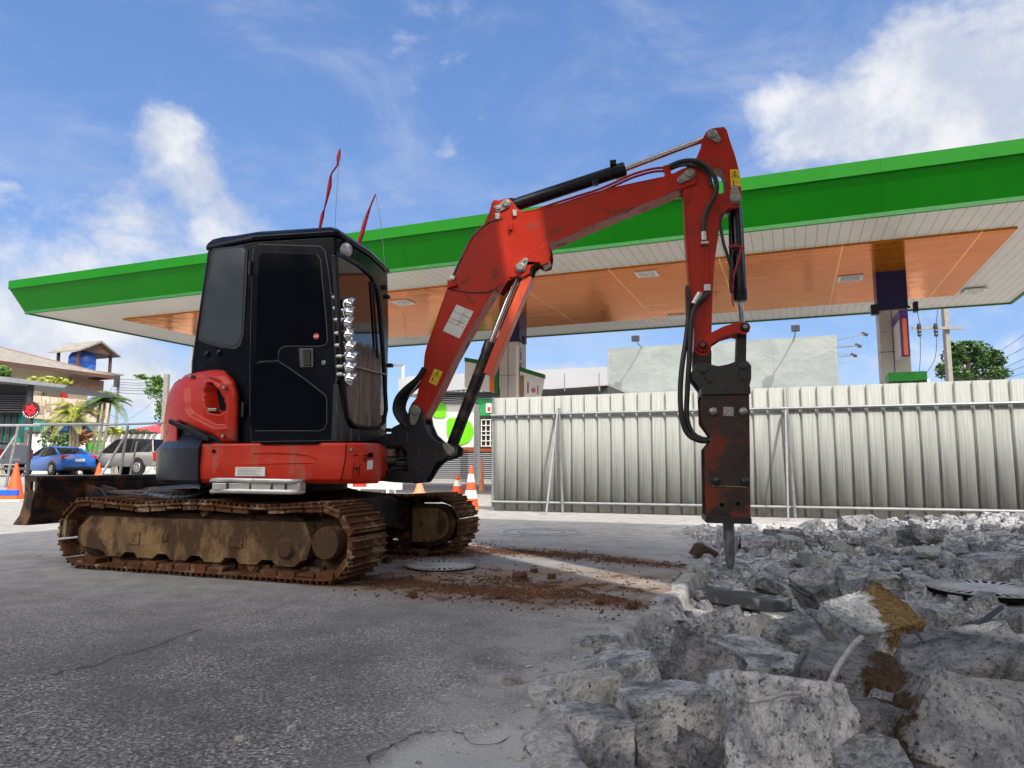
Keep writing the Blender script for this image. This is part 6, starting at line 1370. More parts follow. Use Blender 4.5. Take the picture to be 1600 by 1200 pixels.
# ---- cars
M_tyre = mat('tyre', (.012, .012, .012), .8); M_rim = mat('alloy_rim', (.55, .55, .56), .3, .7); M_cglass = mat('car_glass', (.008, .009, .011), .05, bump=0); M_tail = mat('tail_lamp', (.45, .008, .01), .2, bump=0); M_plate = mat('number_plate', (.7, .7, .68), .4, bump=0)
def section(x, zl, zh, w, k=.93):
    return [Vector((x, -w * k, zl)), Vector((x, -w, zl + .14)), Vector((x, -w, zh - .28)), Vector((x, -w * .965, zh - .10)), Vector((x, -w * .90, zh - .01)), Vector((x, 0, zh + .02)),
            Vector((x, w * .90, zh - .01)), Vector((x, w * .965, zh - .10)), Vector((x, w, zh - .28)), Vector((x, w, zl + .14)), Vector((x, w * k, zl))]
def car(name, label, cat, loc, ang, paint, st_, gh, wheels, wr, W_, tail_, group=None, roofm=None):
    t = bpy.data.objects.new(name, None); COL.objects.link(t); tag(t, label, cat, group)
    body = MB().loft([section(*s_) for s_ in st_]).build('body', paint, t, .02, ang=40)
    def gsec(x, zb, zt__, wb, wt_): return [Vector((x, -wb, zb)), Vector((x, -wt_, zt__ - .04)), Vector((x, -wt_ * .86, zt__)), Vector((x, wt_ * .86, zt__)), Vector((x, wt_, zt__ - .04)), Vector((x, wb, zb))]
    gl = MB().loft([gsec(*g_) for g_ in gh]).build('window', M_cglass, t, .01, ang=30)
    top = [g_ for g_ in gh[1:-1]]
    MB().loft([[Vector((x, -wt_ * .93, z - .02)), Vector((x, -wt_ * .86, z + .014)), Vector((x, wt_ * .86, z + .014)), Vector((x, wt_ * .93, z - .02))] for x, zb, z, wb, wt_ in top]).build('roof', roofm or paint, t, .01)
    for sg in (-1, 1):
        x0, zb0, _, wb0, _ = gh[0]; x1, _, z1_, _, wt1 = gh[1]; MB().tube([Vector((x0, sg * wb0 * 1.0, zb0 + .02)), Vector((x1, sg * wt1, z1_ - .02))], .035, 6).build('pillar', paint, t)
        x0, zb0, _, wb0, _ = gh[-1]; x1, _, z1_, _, wt1 = gh[-2]; MB().tube([Vector((x0, sg * wb0, zb0 + .02)), Vector((x1, sg * wt1, z1_ - .02))], .03, 6).build('pillar', paint, t)
        xm = (gh[1][0] + gh[-2][0]) / 2; MB().tube([Vector((xm, sg * gh[2][3] * 1.0, gh[2][1])), Vector((xm - .05, sg * gh[2][4] * 1.01, gh[2][2] - .03))], .03, 6).build('pillar', M_dkmetal, t)
        xf = gh[-1][0] - .25; MB().boxf((xf, sg * (W_ + .1), gh[-1][1] + .08), Vector((1, 0, 0)), Vector((0, 1, 0)), Zv, .14, .2, .14).build('wing_mirror', paint, t, .03)
        for wx in wheels:
            MB().lathe((wx, sg * (W_ + .004), wr), (0, -sg, 0), [(-.006, wr * .98), (0, wr * 1.22), (.05, wr * 1.22)], 24).build('wheel_arch', M_black, t)
            wh = MB().lathe((wx, sg * (W_ + .02), wr), (0, -sg, 0), [(0, wr * .62), (.0, wr * .9), (.03, wr), (.2, wr)], 24).build('wheel', M_tyre, t)
            MB().lathe((wx, sg * (W_ + .028), wr), (0, -sg, 0), [(0, wr * .12), (.0, wr * .6), (.02, wr * .64)], 20).build('rim', M_rim, wh)
            mb = MB()
            for k in range(7): a = 2 * math.pi * k / 7; mb.boxf((wx + math.cos(a) * wr * .38, sg * (W_ + .030), wr + math.sin(a) * wr * .38), Vector((-math.sin(a), 0, math.cos(a))), Vector((0, 1, 0)), Vector((math.cos(a), 0, math.sin(a))), wr * .12, .006, wr * .3)
            mb.build('rim_slot', M_dkmetal, wh)
    xr = st_[0][0]
    for sg in (-1, 1): MB().boxf((tail_[0], sg * tail_[1], tail_[2]), Vector((1, 0, 0)), Vector((0, 1, 0)), Zv, tail_[5], tail_[3], tail_[4]).build('tail_light', M_tail, t, .02)
    MB().boxf((xr - .02, 0, tail_[2] - tail_[6]), Vector((1, 0, 0)), Vector((0, 1, 0)), Zv, .05, .44, .14).build('number_plate', M_plate, t, .005)
    MB().boxf((xr - .01, 0, .34), Vector((1, 0, 0)), Vector((0, 1, 0)), Zv, .12, W_ * 1.7, .14).build('rear_bumper', M_black if cat == 'car' else M_rim, t, .03)
    t.location = loc; t.rotation_euler = (0, 0, ang); return t
M_cblue = mat('blue_car_paint', (.008, .11, .45), .25, var=.03, vs=.4, bump=0, coat=.5); M_cgrey = mat('grey_pickup_paint', (.27, .26, .255), .32, .3, vs=.4, var=.03, bump=0, coat=.3); M_cwhite = mat('pale_truck_paint', (.42, .43, .44), .4, var=.05, bump=0)
sed = [(-2.22, .42, .86, .70), (-2.14, .30, 1.03, .82), (-1.75, .22, 1.05, .87), (-1.2, .20, 1.0, .89), (-.2, .20, .95, .90), (.8, .20, .97, .90), (1.25, .20, .93, .89), (1.9, .22, .80, .85), (2.15, .30, .62, .72)]
sgh = [(-1.78, 1.0, 1.02, .76, .70), (-.95, .96, 1.38, .82, .60), (-.30, .93, 1.46, .84, .60), (.30, .93, 1.43, .84, .60), (1.22, .93, .97, .80, .66)]
pc = gat(90, 37.0); car('parked_car', 'bright blue sedan parked nose away at the left', 'car', pc, math.radians(90 + 57), M_cblue, sed, sgh, (-1.32, 1.35), .32, .895, (-2.08, .66, .90, .36, .17, .22, .16))
pk = [(-2.62, .50, 1.12, .84), (-2.58, .45, 1.18, .90), (-1.6, .42, 1.18, .92), (-.6, .42, 1.16, .92), (.6, .42, 1.12, .92), (1.3, .42, 1.14, .92), (1.5, .45, 1.08, .91), (2.3, .45, .98, .88), (2.6, .5, .75, .80)]
pgh = [(-2.5, 1.12, 1.16, .82, .80), (-2.3, 1.12, 1.76, .84, .72), (-.6, 1.12, 1.84, .86, .70), (.4, 1.1, 1.82, .86, .68), (1.35, 1.1, 1.15, .84, .72)]
pc = gat(206, 37.0); car('parked_pickup', 'grey double cab pickup with dark canopy parked right of the blue sedan', 'pickup', pc, math.radians(90 + 66), M_cgrey, pk, pgh, (-1.55, 1.65), .40, .92, (-2.60, .80, .93, .17, .44, .12, .22), roofm=M_black)
tk_ = [(-2.2, .6, 1.35, .85), (-2.15, .55, 1.42, .92), (-1.0, .5, 1.42, .95), (.5, .5, 1.42, .95), (1.4, .5, 1.35, .94), (2.3, .6, 1.0, .85)]
tgh = [(-1.0, 1.35, 1.4, .85, .8), (-.8, 1.35, 2.0, .85, .75), (0, 1.35, 2.05, .85, .75), (.6, 1.35, 2.0, .85, .75), (1.4, 1.3, 1.36, .85, .8)]
pc = gat(-42, 33.0); car('parked_truck', 'pale grey truck with a red tail lamp cut off by the left edge', 'truck', pc, math.radians(90 + 82), M_cwhite, tk_, tgh, (-1.3, 1.5), .42, .95, (-2.19, .80, 1.0, .2, .42, .12, .25))
# ================================================================ RUBBLE, COVERS, LITTER
def rockmat(name, c1, c2, dark=(.045, .047, .055), soil=None):
    m, t, b = newmat(name); tc = t.new('ShaderNodeTexCoord').outputs['Object']; oi = t.new('ShaderNodeObjectInfo').outputs['Random']
    sc_ = t.vm('ADD', tc, t.comb(t.math('MULTIPLY', oi, 37.0), t.math('MULTIPLY', oi, 11.0), 0))
    n1 = t.noise(sc_, 7, 8, .72, .5); n2 = t.noise(sc_, 45, 6, .72); n3 = t.noise(sc_, 160, 3, .7)
    c = t.mix(t.ramp(n1, .36, .64), c1, c2)
    c = t.mix(t.ramp(n2, .50, .66, 0, .75), c, dark)
    vo = t.new('ShaderNodeTexVoronoi'); t.put(vo.inputs['Vector'], sc_); vo.inputs['Scale'].default_value = 52
    vcx = t.xyz(vo.outputs['Color']); ed = t.ramp(t.math('ADD', vo.outputs['Distance'], t.math('MULTIPLY', n2, .35)), .40, .55, 1, 0)
    ag = t.math('MULTIPLY', t.math('GREATER_THAN', vcx[0], .87), ed); c = t.mix(t.math('MULTIPLY', ag, .85), c, t.mix(vcx[1], (.035, .037, .05), (.24, .235, .23)))
    vo2 = t.new('ShaderNodeTexVoronoi'); t.put(vo2.inputs['Vector'], sc_); vo2.inputs['Scale'].default_value = 95
    v2 = t.xyz(vo2.outputs['Color']); pit = t.ramp(t.noise(sc_, 62, 3, .6, .6), .64, .70); c = t.mix(t.math('MULTIPLY', pit, .9), c, (.02, .02, .024))
    c = t.mix(t.ramp(n3, .55, .75, 0, .5), c, (.60, .60, .60))
    g_ = t.ramp(oi, 0, 1, .80, 1.14, False); c = t.mix(1, c, t.comb(g_, g_, g_), 'MULTIPLY')
    hs_ = None
    if soil:
        d, thr, col = soil; dt = t.vm('DOT_PRODUCT', tc, d, 'v'); k = t.ramp(t.math('ADD', dt, t.math('MULTIPLY', t.math('SUBTRACT', n1, .5), .30)), thr, thr + .035)
        sn = t.noise(tc, 60, 7, .75); c = t.mix(k, c, t.mix(t.ramp(sn, .35, .65), tuple(x * .35 for x in col), col))
    t.put(b.inputs['Base Color'], c); b.inputs['Roughness'].default_value = .92; b.inputs['Specular IOR Level'].default_value = .06
    h = t.math('ADD', t.math('MULTIPLY', n1, 1.6), t.math('ADD', t.math('MULTIPLY', n2, 1.0), t.math('MULTIPLY', n3, .35))); h = t.math('SUBTRACT', h, t.math('MULTIPLY', pit, .8)); h = t.math('ADD', h, t.math('MULTIPLY', ag, .25))
    t.put(b.inputs['Normal'], t.bump(h, 1.0, .017)); return m
R_a = rockmat('broken_concrete', (.145, .15, .168), (.54, .545, .56)); R_b = rockmat('dark_concrete', (.08, .083, .095), (.33, .33, .345)); R_c = rockmat('pale_concrete', (.34, .335, .32), (.56, .55, .52), (.15, .15, .15))
R_brown = rockmat('soil_stained_concrete', (.10, .10, .11), (.27, .27, .28), soil=((.9, -.2, .25), .05, (.10, .066, .038)))
R_soil = rockmat('soil_capped_concrete', (.17, .175, .19), (.40, .41, .43), soil=((.80, -.45, .42), .055, (.10, .066, .032)))
R_bed = rockmat('brown_edge_concrete', (.19, .195, .21), (.44, .445, .46), soil=((-1, -.15, 0), .14, (.08, .055, .035)))
def rockmesh(seed, dx, dy, dz, cuts, thr, amp, name='rock', clo=.50, chi=.80):
    r_ = random.Random(seed); bm = bmesh.new(); bmesh.ops.create_cube(bm, size=1)
    for v in bm.verts: v.co = Vector((v.co.x * dx * r_.uniform(.78, 1.12), v.co.y * dy * r_.uniform(.78, 1.12), v.co.z * dz * r_.uniform(.8, 1.12)))
    for k in range(cuts):
        n = Vector((r_.gauss(0, 1), r_.gauss(0, 1), r_.gauss(0, .75))).normalized(); rad = abs(n.x) * dx / 2 + abs(n.y) * dy / 2 + abs(n.z) * dz / 2
        g_ = bmesh.ops.bisect_plane(bm, geom=bm.verts[:] + bm.edges[:] + bm.faces[:], plane_co=n * rad * r_.uniform(clo, chi), plane_no=n, clear_outer=True)
        ed = [e for e in g_['geom_cut'] if isinstance(e, bmesh.types.BMEdge)]
        if ed: bmesh.ops.contextual_create(bm, geom=ed)
    P_ = [v.co.copy() for v in bm.verts]; bm.free(); bm = bmesh.new()
    for p in P_: bm.verts.new(p)
    res = bmesh.ops.convex_hull(bm, input=bm.verts); bmesh.ops.delete(bm, geom=[v for v in bm.verts if not v.link_faces], context='VERTS')
    bmesh.ops.dissolve_limit(bm, angle_limit=.02, verts=bm.verts, edges=bm.edges)
    bmesh.ops.triangulate(bm, faces=bm.faces)
    for it in range(7):
        ed = [e for e in bm.edges if e.calc_length() > thr]
        if not ed: break
        bmesh.ops.subdivide_edges(bm, edges=ed, cuts=1); bmesh.ops.triangulate(bm, faces=[f for f in bm.faces if len(f.verts) > 3])
    bm.normal_update(); off = Vector((seed * 1.7, seed * .3, 0)); S_ = max(dx, dy, dz)
    dd_ = []
    for v in bm.verts:
        q = v.co / S_; a = noise.fractal(q * 4.5 + off, .8, 2.1, 7); rg_ = 1 - abs(noise.noise(q * 8 + off)) * 2; b_ = noise.noise(q * 22 + off)
        vd = noise.voronoi(q * 3.4 + off)[0]; cel = (vd[0] - .45) * 1.3
        if v.normal.z > .86 and seed % 3 != 1: cel *= .15; a *= .45; rg_ *= .3
        dd_.append(v.normal * (cel * amp * .8 * S_ + r_.uniform(-1, 1) * amp * .16 * S_ + a * amp * .7 * S_ + rg_ * amp * .30 * S_ + b_ * amp * .30 * S_))
    for v, d in zip(bm.verts, dd_): v.co += d
    bmesh.ops.recalc_face_normals(bm, faces=bm.faces)
    me = bpy.data.meshes.new(name); bm.to_mesh(me); bm.free(); me.polygons.foreach_set('use_smooth', [True] * len(me.polygons)); me.set_sharp_from_angle(angle=R(15)); return me
def place(me, m, loc, rot, name='rubble_chunk', label=None, cat='rubble', group=None, sc_=1):
    if not me.materials: me.materials.append(m)
    o = bpy.data.objects.new(name, me); COL.objects.link(o); o.rotation_euler = rot; o.scale = (sc_,) * 3; o.location = loc; tag(o, label, cat, group)
    if me.materials[0] is not m: o.material_slots[0].link = 'OBJECT'; o.material_slots[0].material = m
    return o
# x, y of base centre in the photo, width px, height px, depth/width, yaw, tiltx, tilty, material, label
big = [
 (1228, 1222, 226, 150, .5, 10, -22, 7, R_a, 'huge pitted grey slab filling the bottom centre right foreground'),
 (1540, 1236, 190, 146, .5, -22, -38, 16, R_bed, 'large slanting grey slab with brown left edge in the bottom right corner'),
 (1062, 1200, 150, 115, .7, 6, -4, 0, R_a, 'blocky pale topped chunk left of the huge pitted slab'),
 (938, 1205, 125, 88, .8, -8, -8, 4, R_a, 'grey angular chunk at the lower left corner of the heap'),
 (918, 1135, 105, 78, .9, 14, -6, -4, R_c, 'flat topped pale slab at the left rim of the heap'),
 (990, 1118, 70, 92, 1.1, 24, -8, 8, R_a, 'narrow grey wedge between the flat pale slab and the blocky chunk'),
 (1112, 1092, 125, 88, .5, -14, -20, 24, R_b, 'upright triangular grey chunk above the blocky chunk'),
 (1205, 1078, 150, 62, .8, 18, 8, 6, R_a, 'broad low chunk behind the huge pitted slab'),
 (1345, 1110, 150, 80, .7, -12, 10, 10, R_brown, 'dark chunk with a brown soil stained face in the middle of the heap'),
 (1376, 1042, 118, 96, .75, 16, 20, -14, R_soil, 'tall chunk capped with tan soil in the middle of the heap'),
 (1520, 1112, 185, 104, .6, -20, 14, -14, R_b, 'large dark chunk at the right edge below the drain cover'),
 (1388, 1215, 118, 108, .7, 20, -6, 6, R_brown, 'tan faced chunk between the two big foreground slabs'),
 (1110, 1225, 125, 66, .8, 30, 10, 22, R_b, 'dark smooth tilted chunk at the bottom edge left of the huge slab'),
 (1590, 1150, 90, 62, .8, -30, 14, 0, R_c, 'pale cornered chunk at the right edge above the slanting slab'),
 (1292, 968, 62, 74, .7, 10, 14, -26, R_b, 'leaning pointed chunk behind the soil capped chunk'),
 (1138, 1016, 62, 60, .6, -20, -10, -20, R_a, 'tilted pale sided chunk near the sunlit strip'),
 (1200, 1024, 62, 58, .7, 26, -24, 8, R_c, 'smooth pale wedge beside the sunlit white slab'),
 (1248, 986, 78, 26, .9, -12, -8, 0, R_c, 'sunlit white slab in the strip of sun'),
 (1262, 1052, 92, 66, .8, 38, 6, -10, R_b, 'rough dark round chunk behind the broad low chunk'),
 (1305, 1008, 52, 44, .9, 5, 12, 16, R_b, 'small dark pitted chunk left of the soil capped chunk'),
 (1052, 1072, 56, 50, .8, 34, 12, 18, R_b, 'dark bluish pointed chunk near the left rim'),
 (1565, 912, 84, 46, .8, -16, 4, -8, R_a, 'big squared chunk beyond the drain cover at the right edge'),
 (1448, 852, 64, 28, .8, 12, -8, 0, R_b, 'long flat dark chunk below the right part of the hoarding'),
 (1372, 922, 92, 36, .9, -22, -4, 6, R_a, 'broad flat chunk in the middle distance of the heap'),
 (1462, 1000, 84, 52, .9, 22, 4, 8, R_a, 'grey chunk left of the dark bent bar'),
 (1572, 892, 70, 34, .8, 14, 4, 12, R_b, 'dark slanting slab at the right edge of the back heap'),
 (1192, 864, 54, 26, .8, -14, 4, 0, R_a, 'rounded chunk just right of the breaker chisel'),
 (1232, 848, 46, 28, .8, 22, 0, 0, R_b, 'round dark boulder at the back of the heap right of the breaker'),
 (1100, 873, 30, 24, .8, 20, 16, 24, mat('brown_broken_edge', (.06, .038, .022), .9, var=.5, vs=20, bump=1, bs=60, bd=.01, dirt=((.03, .025, .02), .5, 14)), 'brown broken edge left of the chisel tip'),
 (1420, 1150, 70, 60, .9, 10, 0, 20, R_a, 'medium grey chunk wedged left of the slanting slab'),
]
placed = []
for i, (x, y, w, h, dr_, yaw, tx, ty, m_, lab) in enumerate(big):
    p = gp(x, y); s_ = p.y / 1110.0; dx = w * s_ * 1.02; dyy = dx * dr_; dzz = max(h * s_ * 1.0 - dyy * .10, .03)
    me_ = rockmesh(100 + i, dx * 1.06, dyy * 1.15, dzz * 1.05, 5, max(dx, dzz) / (34 if w > 80 else 18), .021, clo=.55, chi=.86)
    place(me_, m_, Vector((p.x, p.y + dyy * .35, p.z + dzz * .44)), (R(tx), R(ty), R(yaw)), label=lab, group='broken concrete chunks in the heap'); placed.append((p.x, p.y + dyy * .35, dx * .5))
protos = [rockmesh(300 + k, 1, rnd.uniform(.55, .95), rnd.uniform(.22, .62), 8, .12, .024) for k in range(16)]
r_ = random.Random(21); cnt = 0; tries = 0; sm_list = []
PF = [m_.vertices for m_ in protos]; PFL = [(max(v.co.z for v in q) - min(v.co.z for v in q)) < .52 for q in PF]
def chunklab(x, y, s_, pale, k):
    u = topx(Vector((x, y, 0))); sh_ = 'grey' if pale < .6 else ('dark' if pale < .86 else 'pale'); shp_ = 'flat' if PFL[k] else 'blocky'
    sz = 'large' if s_ > .24 else ('small' if s_ < .12 else 'medium')
    row = 'in the far row below the hoarding' if u[1] < 850 else ('in the middle of the heap' if u[1] < 930 else ('just behind the big foreground slabs' if u[1] < 1010 else 'in the gaps between the foreground slabs'))
    cl = 'near the breaker chisel' if u[0] < 1230 else ('right of the breaker' if u[0] < 1420 else 'towards the right edge')
    return f'{sz} {shp_} {sh_} chunk {row} {cl}'
zx = np.array(ZONE)
def inzone(x, y, m_=0.05): return sdist(np.array([[x, y]]), ZONE)[0] > m_
while cnt < 262 and tries < 9000:
    tries += 1
    if r_.random() < .80: x = r_.uniform(.9, 7.6); y = r_.uniform(3.6, 9.2)
    else: x = r_.uniform(.25, 3.2); y = r_.uniform(1.6, 3.8)
    if not inzone(x, y, .06): continue
    u = topx(Vector((x, y, 0)))
    if u[0] > 1720 or u[1] > 1290: continue
    # flat, almost clear patch by the rim next to the chisel
    if y > 3.3 and y < 6.0 and x < 1.75 - (y - 3.3) * .12 + .1 and r_.random() < .82: continue
    s_ = min(.31, .080 * math.exp(r_.gauss(.42, .50)))
    if x < 2.2: s_ *= .75
    if any((x - a) ** 2 + (y - b_) ** 2 < (.62 * (c_ + s_ * .5)) ** 2 for a, b_, c_ in placed): continue
    placed.append((x, y, s_ * .5)); k = r_.randrange(16); z = gz(x, y)
    pale = r_.random(); mm = R_a if pale < .6 else (R_b if pale < .86 else R_c)
    place(protos[k], mm, (x, y, z + s_ * r_.uniform(.10, .26)), (R(r_.gauss(0, 16)), R(r_.gauss(0, 16)), r_.uniform(0, 6.28)), label=chunklab(x, y, s_, pale, k), group='smaller broken concrete chunks', sc_=s_); cnt += 1
# loose single stones on the asphalt
for i, (x, y, w, h, lab) in enumerate(((800, 1068, 28, 14, 'single pale stone lying on the asphalt left of the heap'), (846, 1084, 42, 12, 'long pale stone on the asphalt beside the left rim of the heap'), (938, 1007, 64, 14, 'flat rough fragment on the asphalt near the broken edge'), (936, 1018, 18, 9, 'small fragment just below the flat rough fragment'),
                                ((492), 1064, 10, 8, 'tiny white pebble on the open asphalt'), (374, 1157, 12, 8, 'pale pebble near the bottom of the open asphalt'), (455, 1142, 14, 9, 'small dark pebble near the bottom of the open asphalt'), (297, 1001, 10, 5, 'small grey pebble on the asphalt in front of the near track'), (975, 1022, 44, 14, 'thin pale flake on the lip of the broken edge'))):
    p = gp(x, y); s_ = p.y / 1110.0; me_ = rockmesh(500 + i, w * s_, w * s_ * .6, max(h * s_, .008), 4, w * s_ / 9, .03)
    place(me_, R_c if i in (0, 1, 4, 5, 8) else R_a, Vector((p.x, p.y, p.z + h * s_ * .3)), (0, 0, r_.uniform(0, .6)), name='loose_stone', label=lab, cat='stone')
# slab plank with dark side
A_, B_ = gp(1082, 938), gp(1204, 972); d = (B_ - A_); d.z = 0; L_ = d.length; d.normalize(); nrm_ = Vector((-d.y, d.x, 0)); c0 = (A_ + B_) / 2 + nrm_ * .12
mb = MB(); mb.boxf(c0 + Zv * .075, d, nrm_, Zv, L_ * 1.03, .20, .06); o = mb.build('concrete_strip', mat('dusty_dark_slab', (.05, .05, .055), .85, var=.4, bump=.6, bs=40, bd=.006, dirt=((.34, .34, .34), .45, 7)), bevel=.004); tag(o, 'dark flat strip of broken slab lying in front of the chisel', 'rubble')
# chips: nobody could count them
def chips(name, n, sampler, smin, smax, m_, seed, flat=.5):
    r2 = random.Random(seed); mb = MB(); k = 0
    while k < n:
        q = sampler(r2)
        if q is None: continue
        x, y, f = q; s_ = (smin + (smax - smin) * r2.random() ** 2.6) * f; z = gz(x, y); c_ = Vector((x, y, z + s_ * .22)); a = r2.uniform(0, 6.28); ca, sa = math.cos(a), math.sin(a)
        vs = []
        for (ux, uy, uz) in ((-1, -.7, -.6), (1, -.6, -.6), (.8, .7, -.6), (-.9, .6, -.6), (-.5, -.4, .6), (.55, -.35, .5), (.3, .5, .55)):
            ux *= r2.uniform(.6, 1.2); uy *= r2.uniform(.6, 1.2); uz *= r2.uniform(.6, 1.2) * flat; vs.append(c_ + Vector((ux * ca - uy * sa, ux * sa + uy * ca, uz)) * s_ * .5)
        mb.add(vs, [(0, 3, 2, 1), (0, 1, 5, 4), (1, 2, 6, 5), (2, 3, 6), (3, 0, 4, 6), (4, 5, 6)]); k += 1
    o = mb.build(name, m_, smooth=False); return o
def s_zone(r2):
    if r2.random() < .7: x, y = r2.uniform(.3, 7.8), r2.uniform(3.2, 9.4)
    else: x, y = r2.uniform(.1, 3.4), r2.uniform(1.6, 4.0)
    u = topx(Vector((x, y, 0)))
    if u[0] > 1690 or not inzone(x, y, -.02): return None
    return x, y, (.75 + .05 * y)
# vectorised acceptance for speed
_rng = np.random.RandomState(5)
cand = np.stack([np.concatenate([_rng.uniform(.3, 10.5, 19000), _rng.uniform(.1, 4.4, 8000)]), np.concatenate([_rng.uniform(3.0, 9.4, 19000), _rng.uniform(1.4, 4.2, 8000)])], 1)
dC = sdist(cand, ZONE); cand = cand[(dC > -.015)]; cand = cand[[topx(Vector((a, b_, 0)))[0] < 2300 for a, b_ in cand]]; _it = iter(cand[_rng.permutation(len(cand))])
def s_c(r2):
    q = next(_it, None); return (q[0], q[1], .7 + .06 * q[1]) if q is not None else (3, 6, 1)
o = chips('rubble_chips', min(13000, len(cand)), s_c, .012, .085, rockmat('concrete_chips', (.18, .185, .20), (.52, .52, .53)), 4); tag(o, 'small concrete chips filling the gaps of the heap', 'chips', kind='stuff')
cand2 = cand[_rng.permutation(len(cand))]; _it2 = iter(cand2)
def s_c2(r2):
    q = next(_it2, None); return (q[0], q[1], .8 + .045 * q[1]) if q is not None else (3, 6, 1)
o = chips('rubble_fragments', 3600, s_c2, .045, .15, R_a, 14, .8); tag(o, 'fist sized broken pieces packed between the numbered chunks of the heap'.replace('numbered ', ''), 'rubble', kind='stuff')
def s_rim(r2):
    k = r2.randrange(1, 14); a, b_ = ZONE[k], ZONE[k + 1]; u = r2.random(); x = a[0] + (b_[0] - a[0]) * u; y = a[1] + (b_[1] - a[1]) * u
    q = abs(r2.gauss(0, .22)); return x - q * .9 + r2.gauss(0, .05), y + r2.gauss(0, .1), .7 if q < .15 else .45
o = chips('rim_chips', 900, s_rim, .006, .045, R_c, 6); tag(o, 'pale chips scattered along the broken pavement edge', 'chips', kind='stuff')
def s_as(r2):
    x, y = r2.uniform(-4.5, 2.0), 1.7 + 8 * r2.random() ** 1.6
    if x > .3 and inzone(x, y, -.05): return None
    return x, y, .5 + .08 * y
o = chips('grit', 1500, s_as, .003, .013, mat('grit_grey', (.34, .33, .32), .9, var=.5, vs=3), 8); tag(o, 'tiny grit scattered over the asphalt', 'grit', kind='stuff')
bands = [((560, 905), (860, 932), .20), ((820, 918), (985, 945), .16), ((740, 858), (900, 868), .28), ((880, 868), (1055, 884), .2), ((620, 872), (740, 862), .3), ((600, 900), (1000, 905), .5), ((560, 915), (1050, 960), .25), ((630, 862), (760, 850), .2), ((740, 905), (880, 925), .12)]
bw = [(at_z(*a), at_z(*b_), w_) for a, b_, w_ in bands]
def s_mud(r2):
    a, b_, w_ = bw[r2.randrange(len(bw))]; p = a.lerp(b_, r2.random()) + Vector((r2.gauss(0, w_ * .5), r2.gauss(0, w_ * .6), 0)); return p.x, p.y, 1
M_clod = mat('mud_clod', (.07, .030, .015), .95, var=.5, vs=4, bump=.8, bs=80, dirt=((.17, .08, .04), .45, 3))
o = chips('mud_crumbs', 5000, s_mud, .003, .024, M_clod, 9, .9); tag(o, 'crumbs of red brown mud dropped by the tracks', 'mud', kind='stuff')
for i, (x, y, w) in enumerate(((645, 934, 16), (988, 952, 20), (835, 895, 12), (740, 932, 10), (700, 862, 14), (660, 870, 22), (780, 936, 14), (812, 908, 26), (862, 905, 16), (604, 880, 18), (935, 945, 13))):
    p = gp(x, y); s_ = p.y / 1110.0; me_ = rockmesh(700 + i, w * s_ * .8, w * s_ * .65, w * s_ * .5, 9, w * s_ / 10, .16, 'clod'); place(me_, M_clod, Vector((p.x, p.y, p.z + w * s_ * .25)), (0, 0, i), name='mud_clod', label=['dark mud lump below the near track end, closest to the camera of the left ones', 'isolated dark mud lump near the broken pavement edge', 'mud lump at the upper end of the sunlit strip', 'mud lump in the middle of the front mud band', 'mud lump right behind the drain cover between the tracks', 'biggest mud lump under the far track', 'mud lump at the lower rim of the front mud band', 'mud heap lump in the thickest part of the front mud band', 'mud lump right of the thickest part of the mud band', 'mud lump close to the end of the near track', 'mud lump at the right end of the front mud band'][i], cat='mud clod', group='mud clods dropped by the tracks')
# bars sticking out of the rubble
def rebar(pts, r, lab, m_):
    P_ = []
    for (x, y, zr_, Y) in pts: P_.append(at_Y(x, y, Y))
    tag(MB().tube(P_, r, 8, 6).build('rebar', m_), lab, 'steel bar')
M_bar = mat('dusty_bar', (.30, .29, .28), .8, var=.4, vs=30, bump=.6, bs=200, dirt=((.14, .08, .05), .4, 20)); M_dbar = mat('dark_bar', (.03, .032, .04), .6)
rebar([(1346, 996, 0, 2.55), (1330, 1012, 0, 2.5), (1308, 1044, 0, 2.42), (1292, 1078, 0, 2.35)], .009, 'pale crooked bar leaning between two foreground chunks', M_bar)
rebar([(1172, 1096, 0, 1.90), (1200, 1092, 0, 1.89), (1226, 1084, 0, 1.90), (1250, 1083, 0, 1.93)], .006, 'short dusty bar embedded in the huge pitted slab', M_bar)
rebar([(1496, 1000, 0, 3.0), (1530, 975, 0, 3.1), (1566, 948, 0, 3.2)], .011, 'straight dark bar slanting up at the right below the drain cover', M_dbar)
rebar([(1234, 914, 0, 4.3), (1250, 924, 0, 4.2), (1266, 931, 0, 4.15)], .010, 'thin dark bar poking out left of the leaning pointed chunk', M_dbar)
rebar([(1426, 986, 0, 2.8), (1436, 994, 0, 2.75), (1443, 1005, 0, 2.7)], .006, 'small bent wire beside the soil capped chunk', M_dbar)
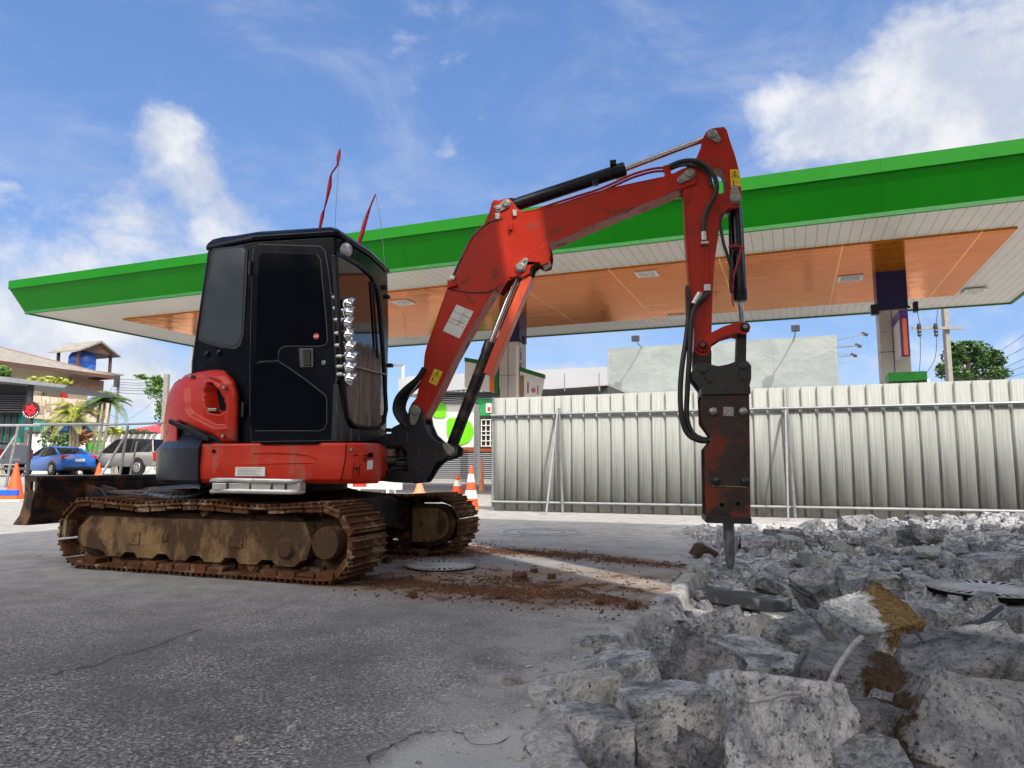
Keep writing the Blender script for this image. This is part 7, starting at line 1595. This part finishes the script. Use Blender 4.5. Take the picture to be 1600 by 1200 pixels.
# covers
def grate(c, r0, r1, n, lab, zoff, tilt=0, m1=None):
    t = thing('drain_cover', lab, 'drain cover', tuple(c)); c = Vector(c) + Zv * (zoff + .006)
    MB().lathe(c, Zv, [(-.03, r0), (.0, r0), (.006, r0 * .97), (.008, r0 * .5), (.009, .01)], 40).build('lid', m1 or mat('dusty_lid', (.36, .36, .37), .8, var=.3, vs=12, bump=.5, bs=60), t)
    MB().lathe(c, Zv, [(-.03, r1), (-.0035, r1)], 40).build('drain_pit', M_dark, t)
    mb = MB()
    for k in range(n): a = 2 * math.pi * k / n; d_ = Vector((math.cos(a), math.sin(a), 0)); w_ = Vector((-d_.y, d_.x, 0)); mb.boxf(c + d_ * (r0 + r1) / 2 + Zv * .0005, d_, w_, Zv, r1 - r0, 2 * math.pi * r1 / n * .30, .003)
    mb.build('grate', M_bars, t)
    P_ = [c + Vector((math.cos(2 * math.pi * k / 48) * r1, math.sin(2 * math.pi * k / 48) * r1, 0)) for k in range(49)]; MB().tube(P_, .0045, 6, caps=False).build('rim', M_galvd, t)
M_bars = mat('pale_iron_bars', (.40, .40, .40), .7, var=.2)
M_galvd = mat('dusty_iron', (.22, .22, .225), .7, var=.3, vs=20, dirt=((.36, .34, .32), .4, 15))
grate(gp(690, 886), .125, .255, 30, 'round slotted drain cover on the pavement between the tracks', .008)
grate(gp(1542, 930), .185, .33, 34, 'round slotted drain cover lying on the rubble at the right', .034)
c = gp(846, 833); t = thing('manhole_cover', 'large dusty round manhole cover on the pavement in front of the hoarding', 'manhole cover', tuple(c))
MB().lathe(c + Zv * .003, Zv, [(-.02, .50), (.004, .50), (.006, .46), (.006, .01)], 48).build('lid', mat('dusty_manhole', (.26, .265, .28), .8, var=.3, vs=8, bump=.8, bs=30, bd=.01), t)
for rr_ in (.42, .26): P_ = [c + Zv * .010 + Vector((math.cos(2 * math.pi * k / 48) * rr_, math.sin(2 * math.pi * k / 48) * rr_, 0)) for k in range(49)]; MB().tube(P_, .008, 5, caps=False).build('raised_ring', M_galvd, t)
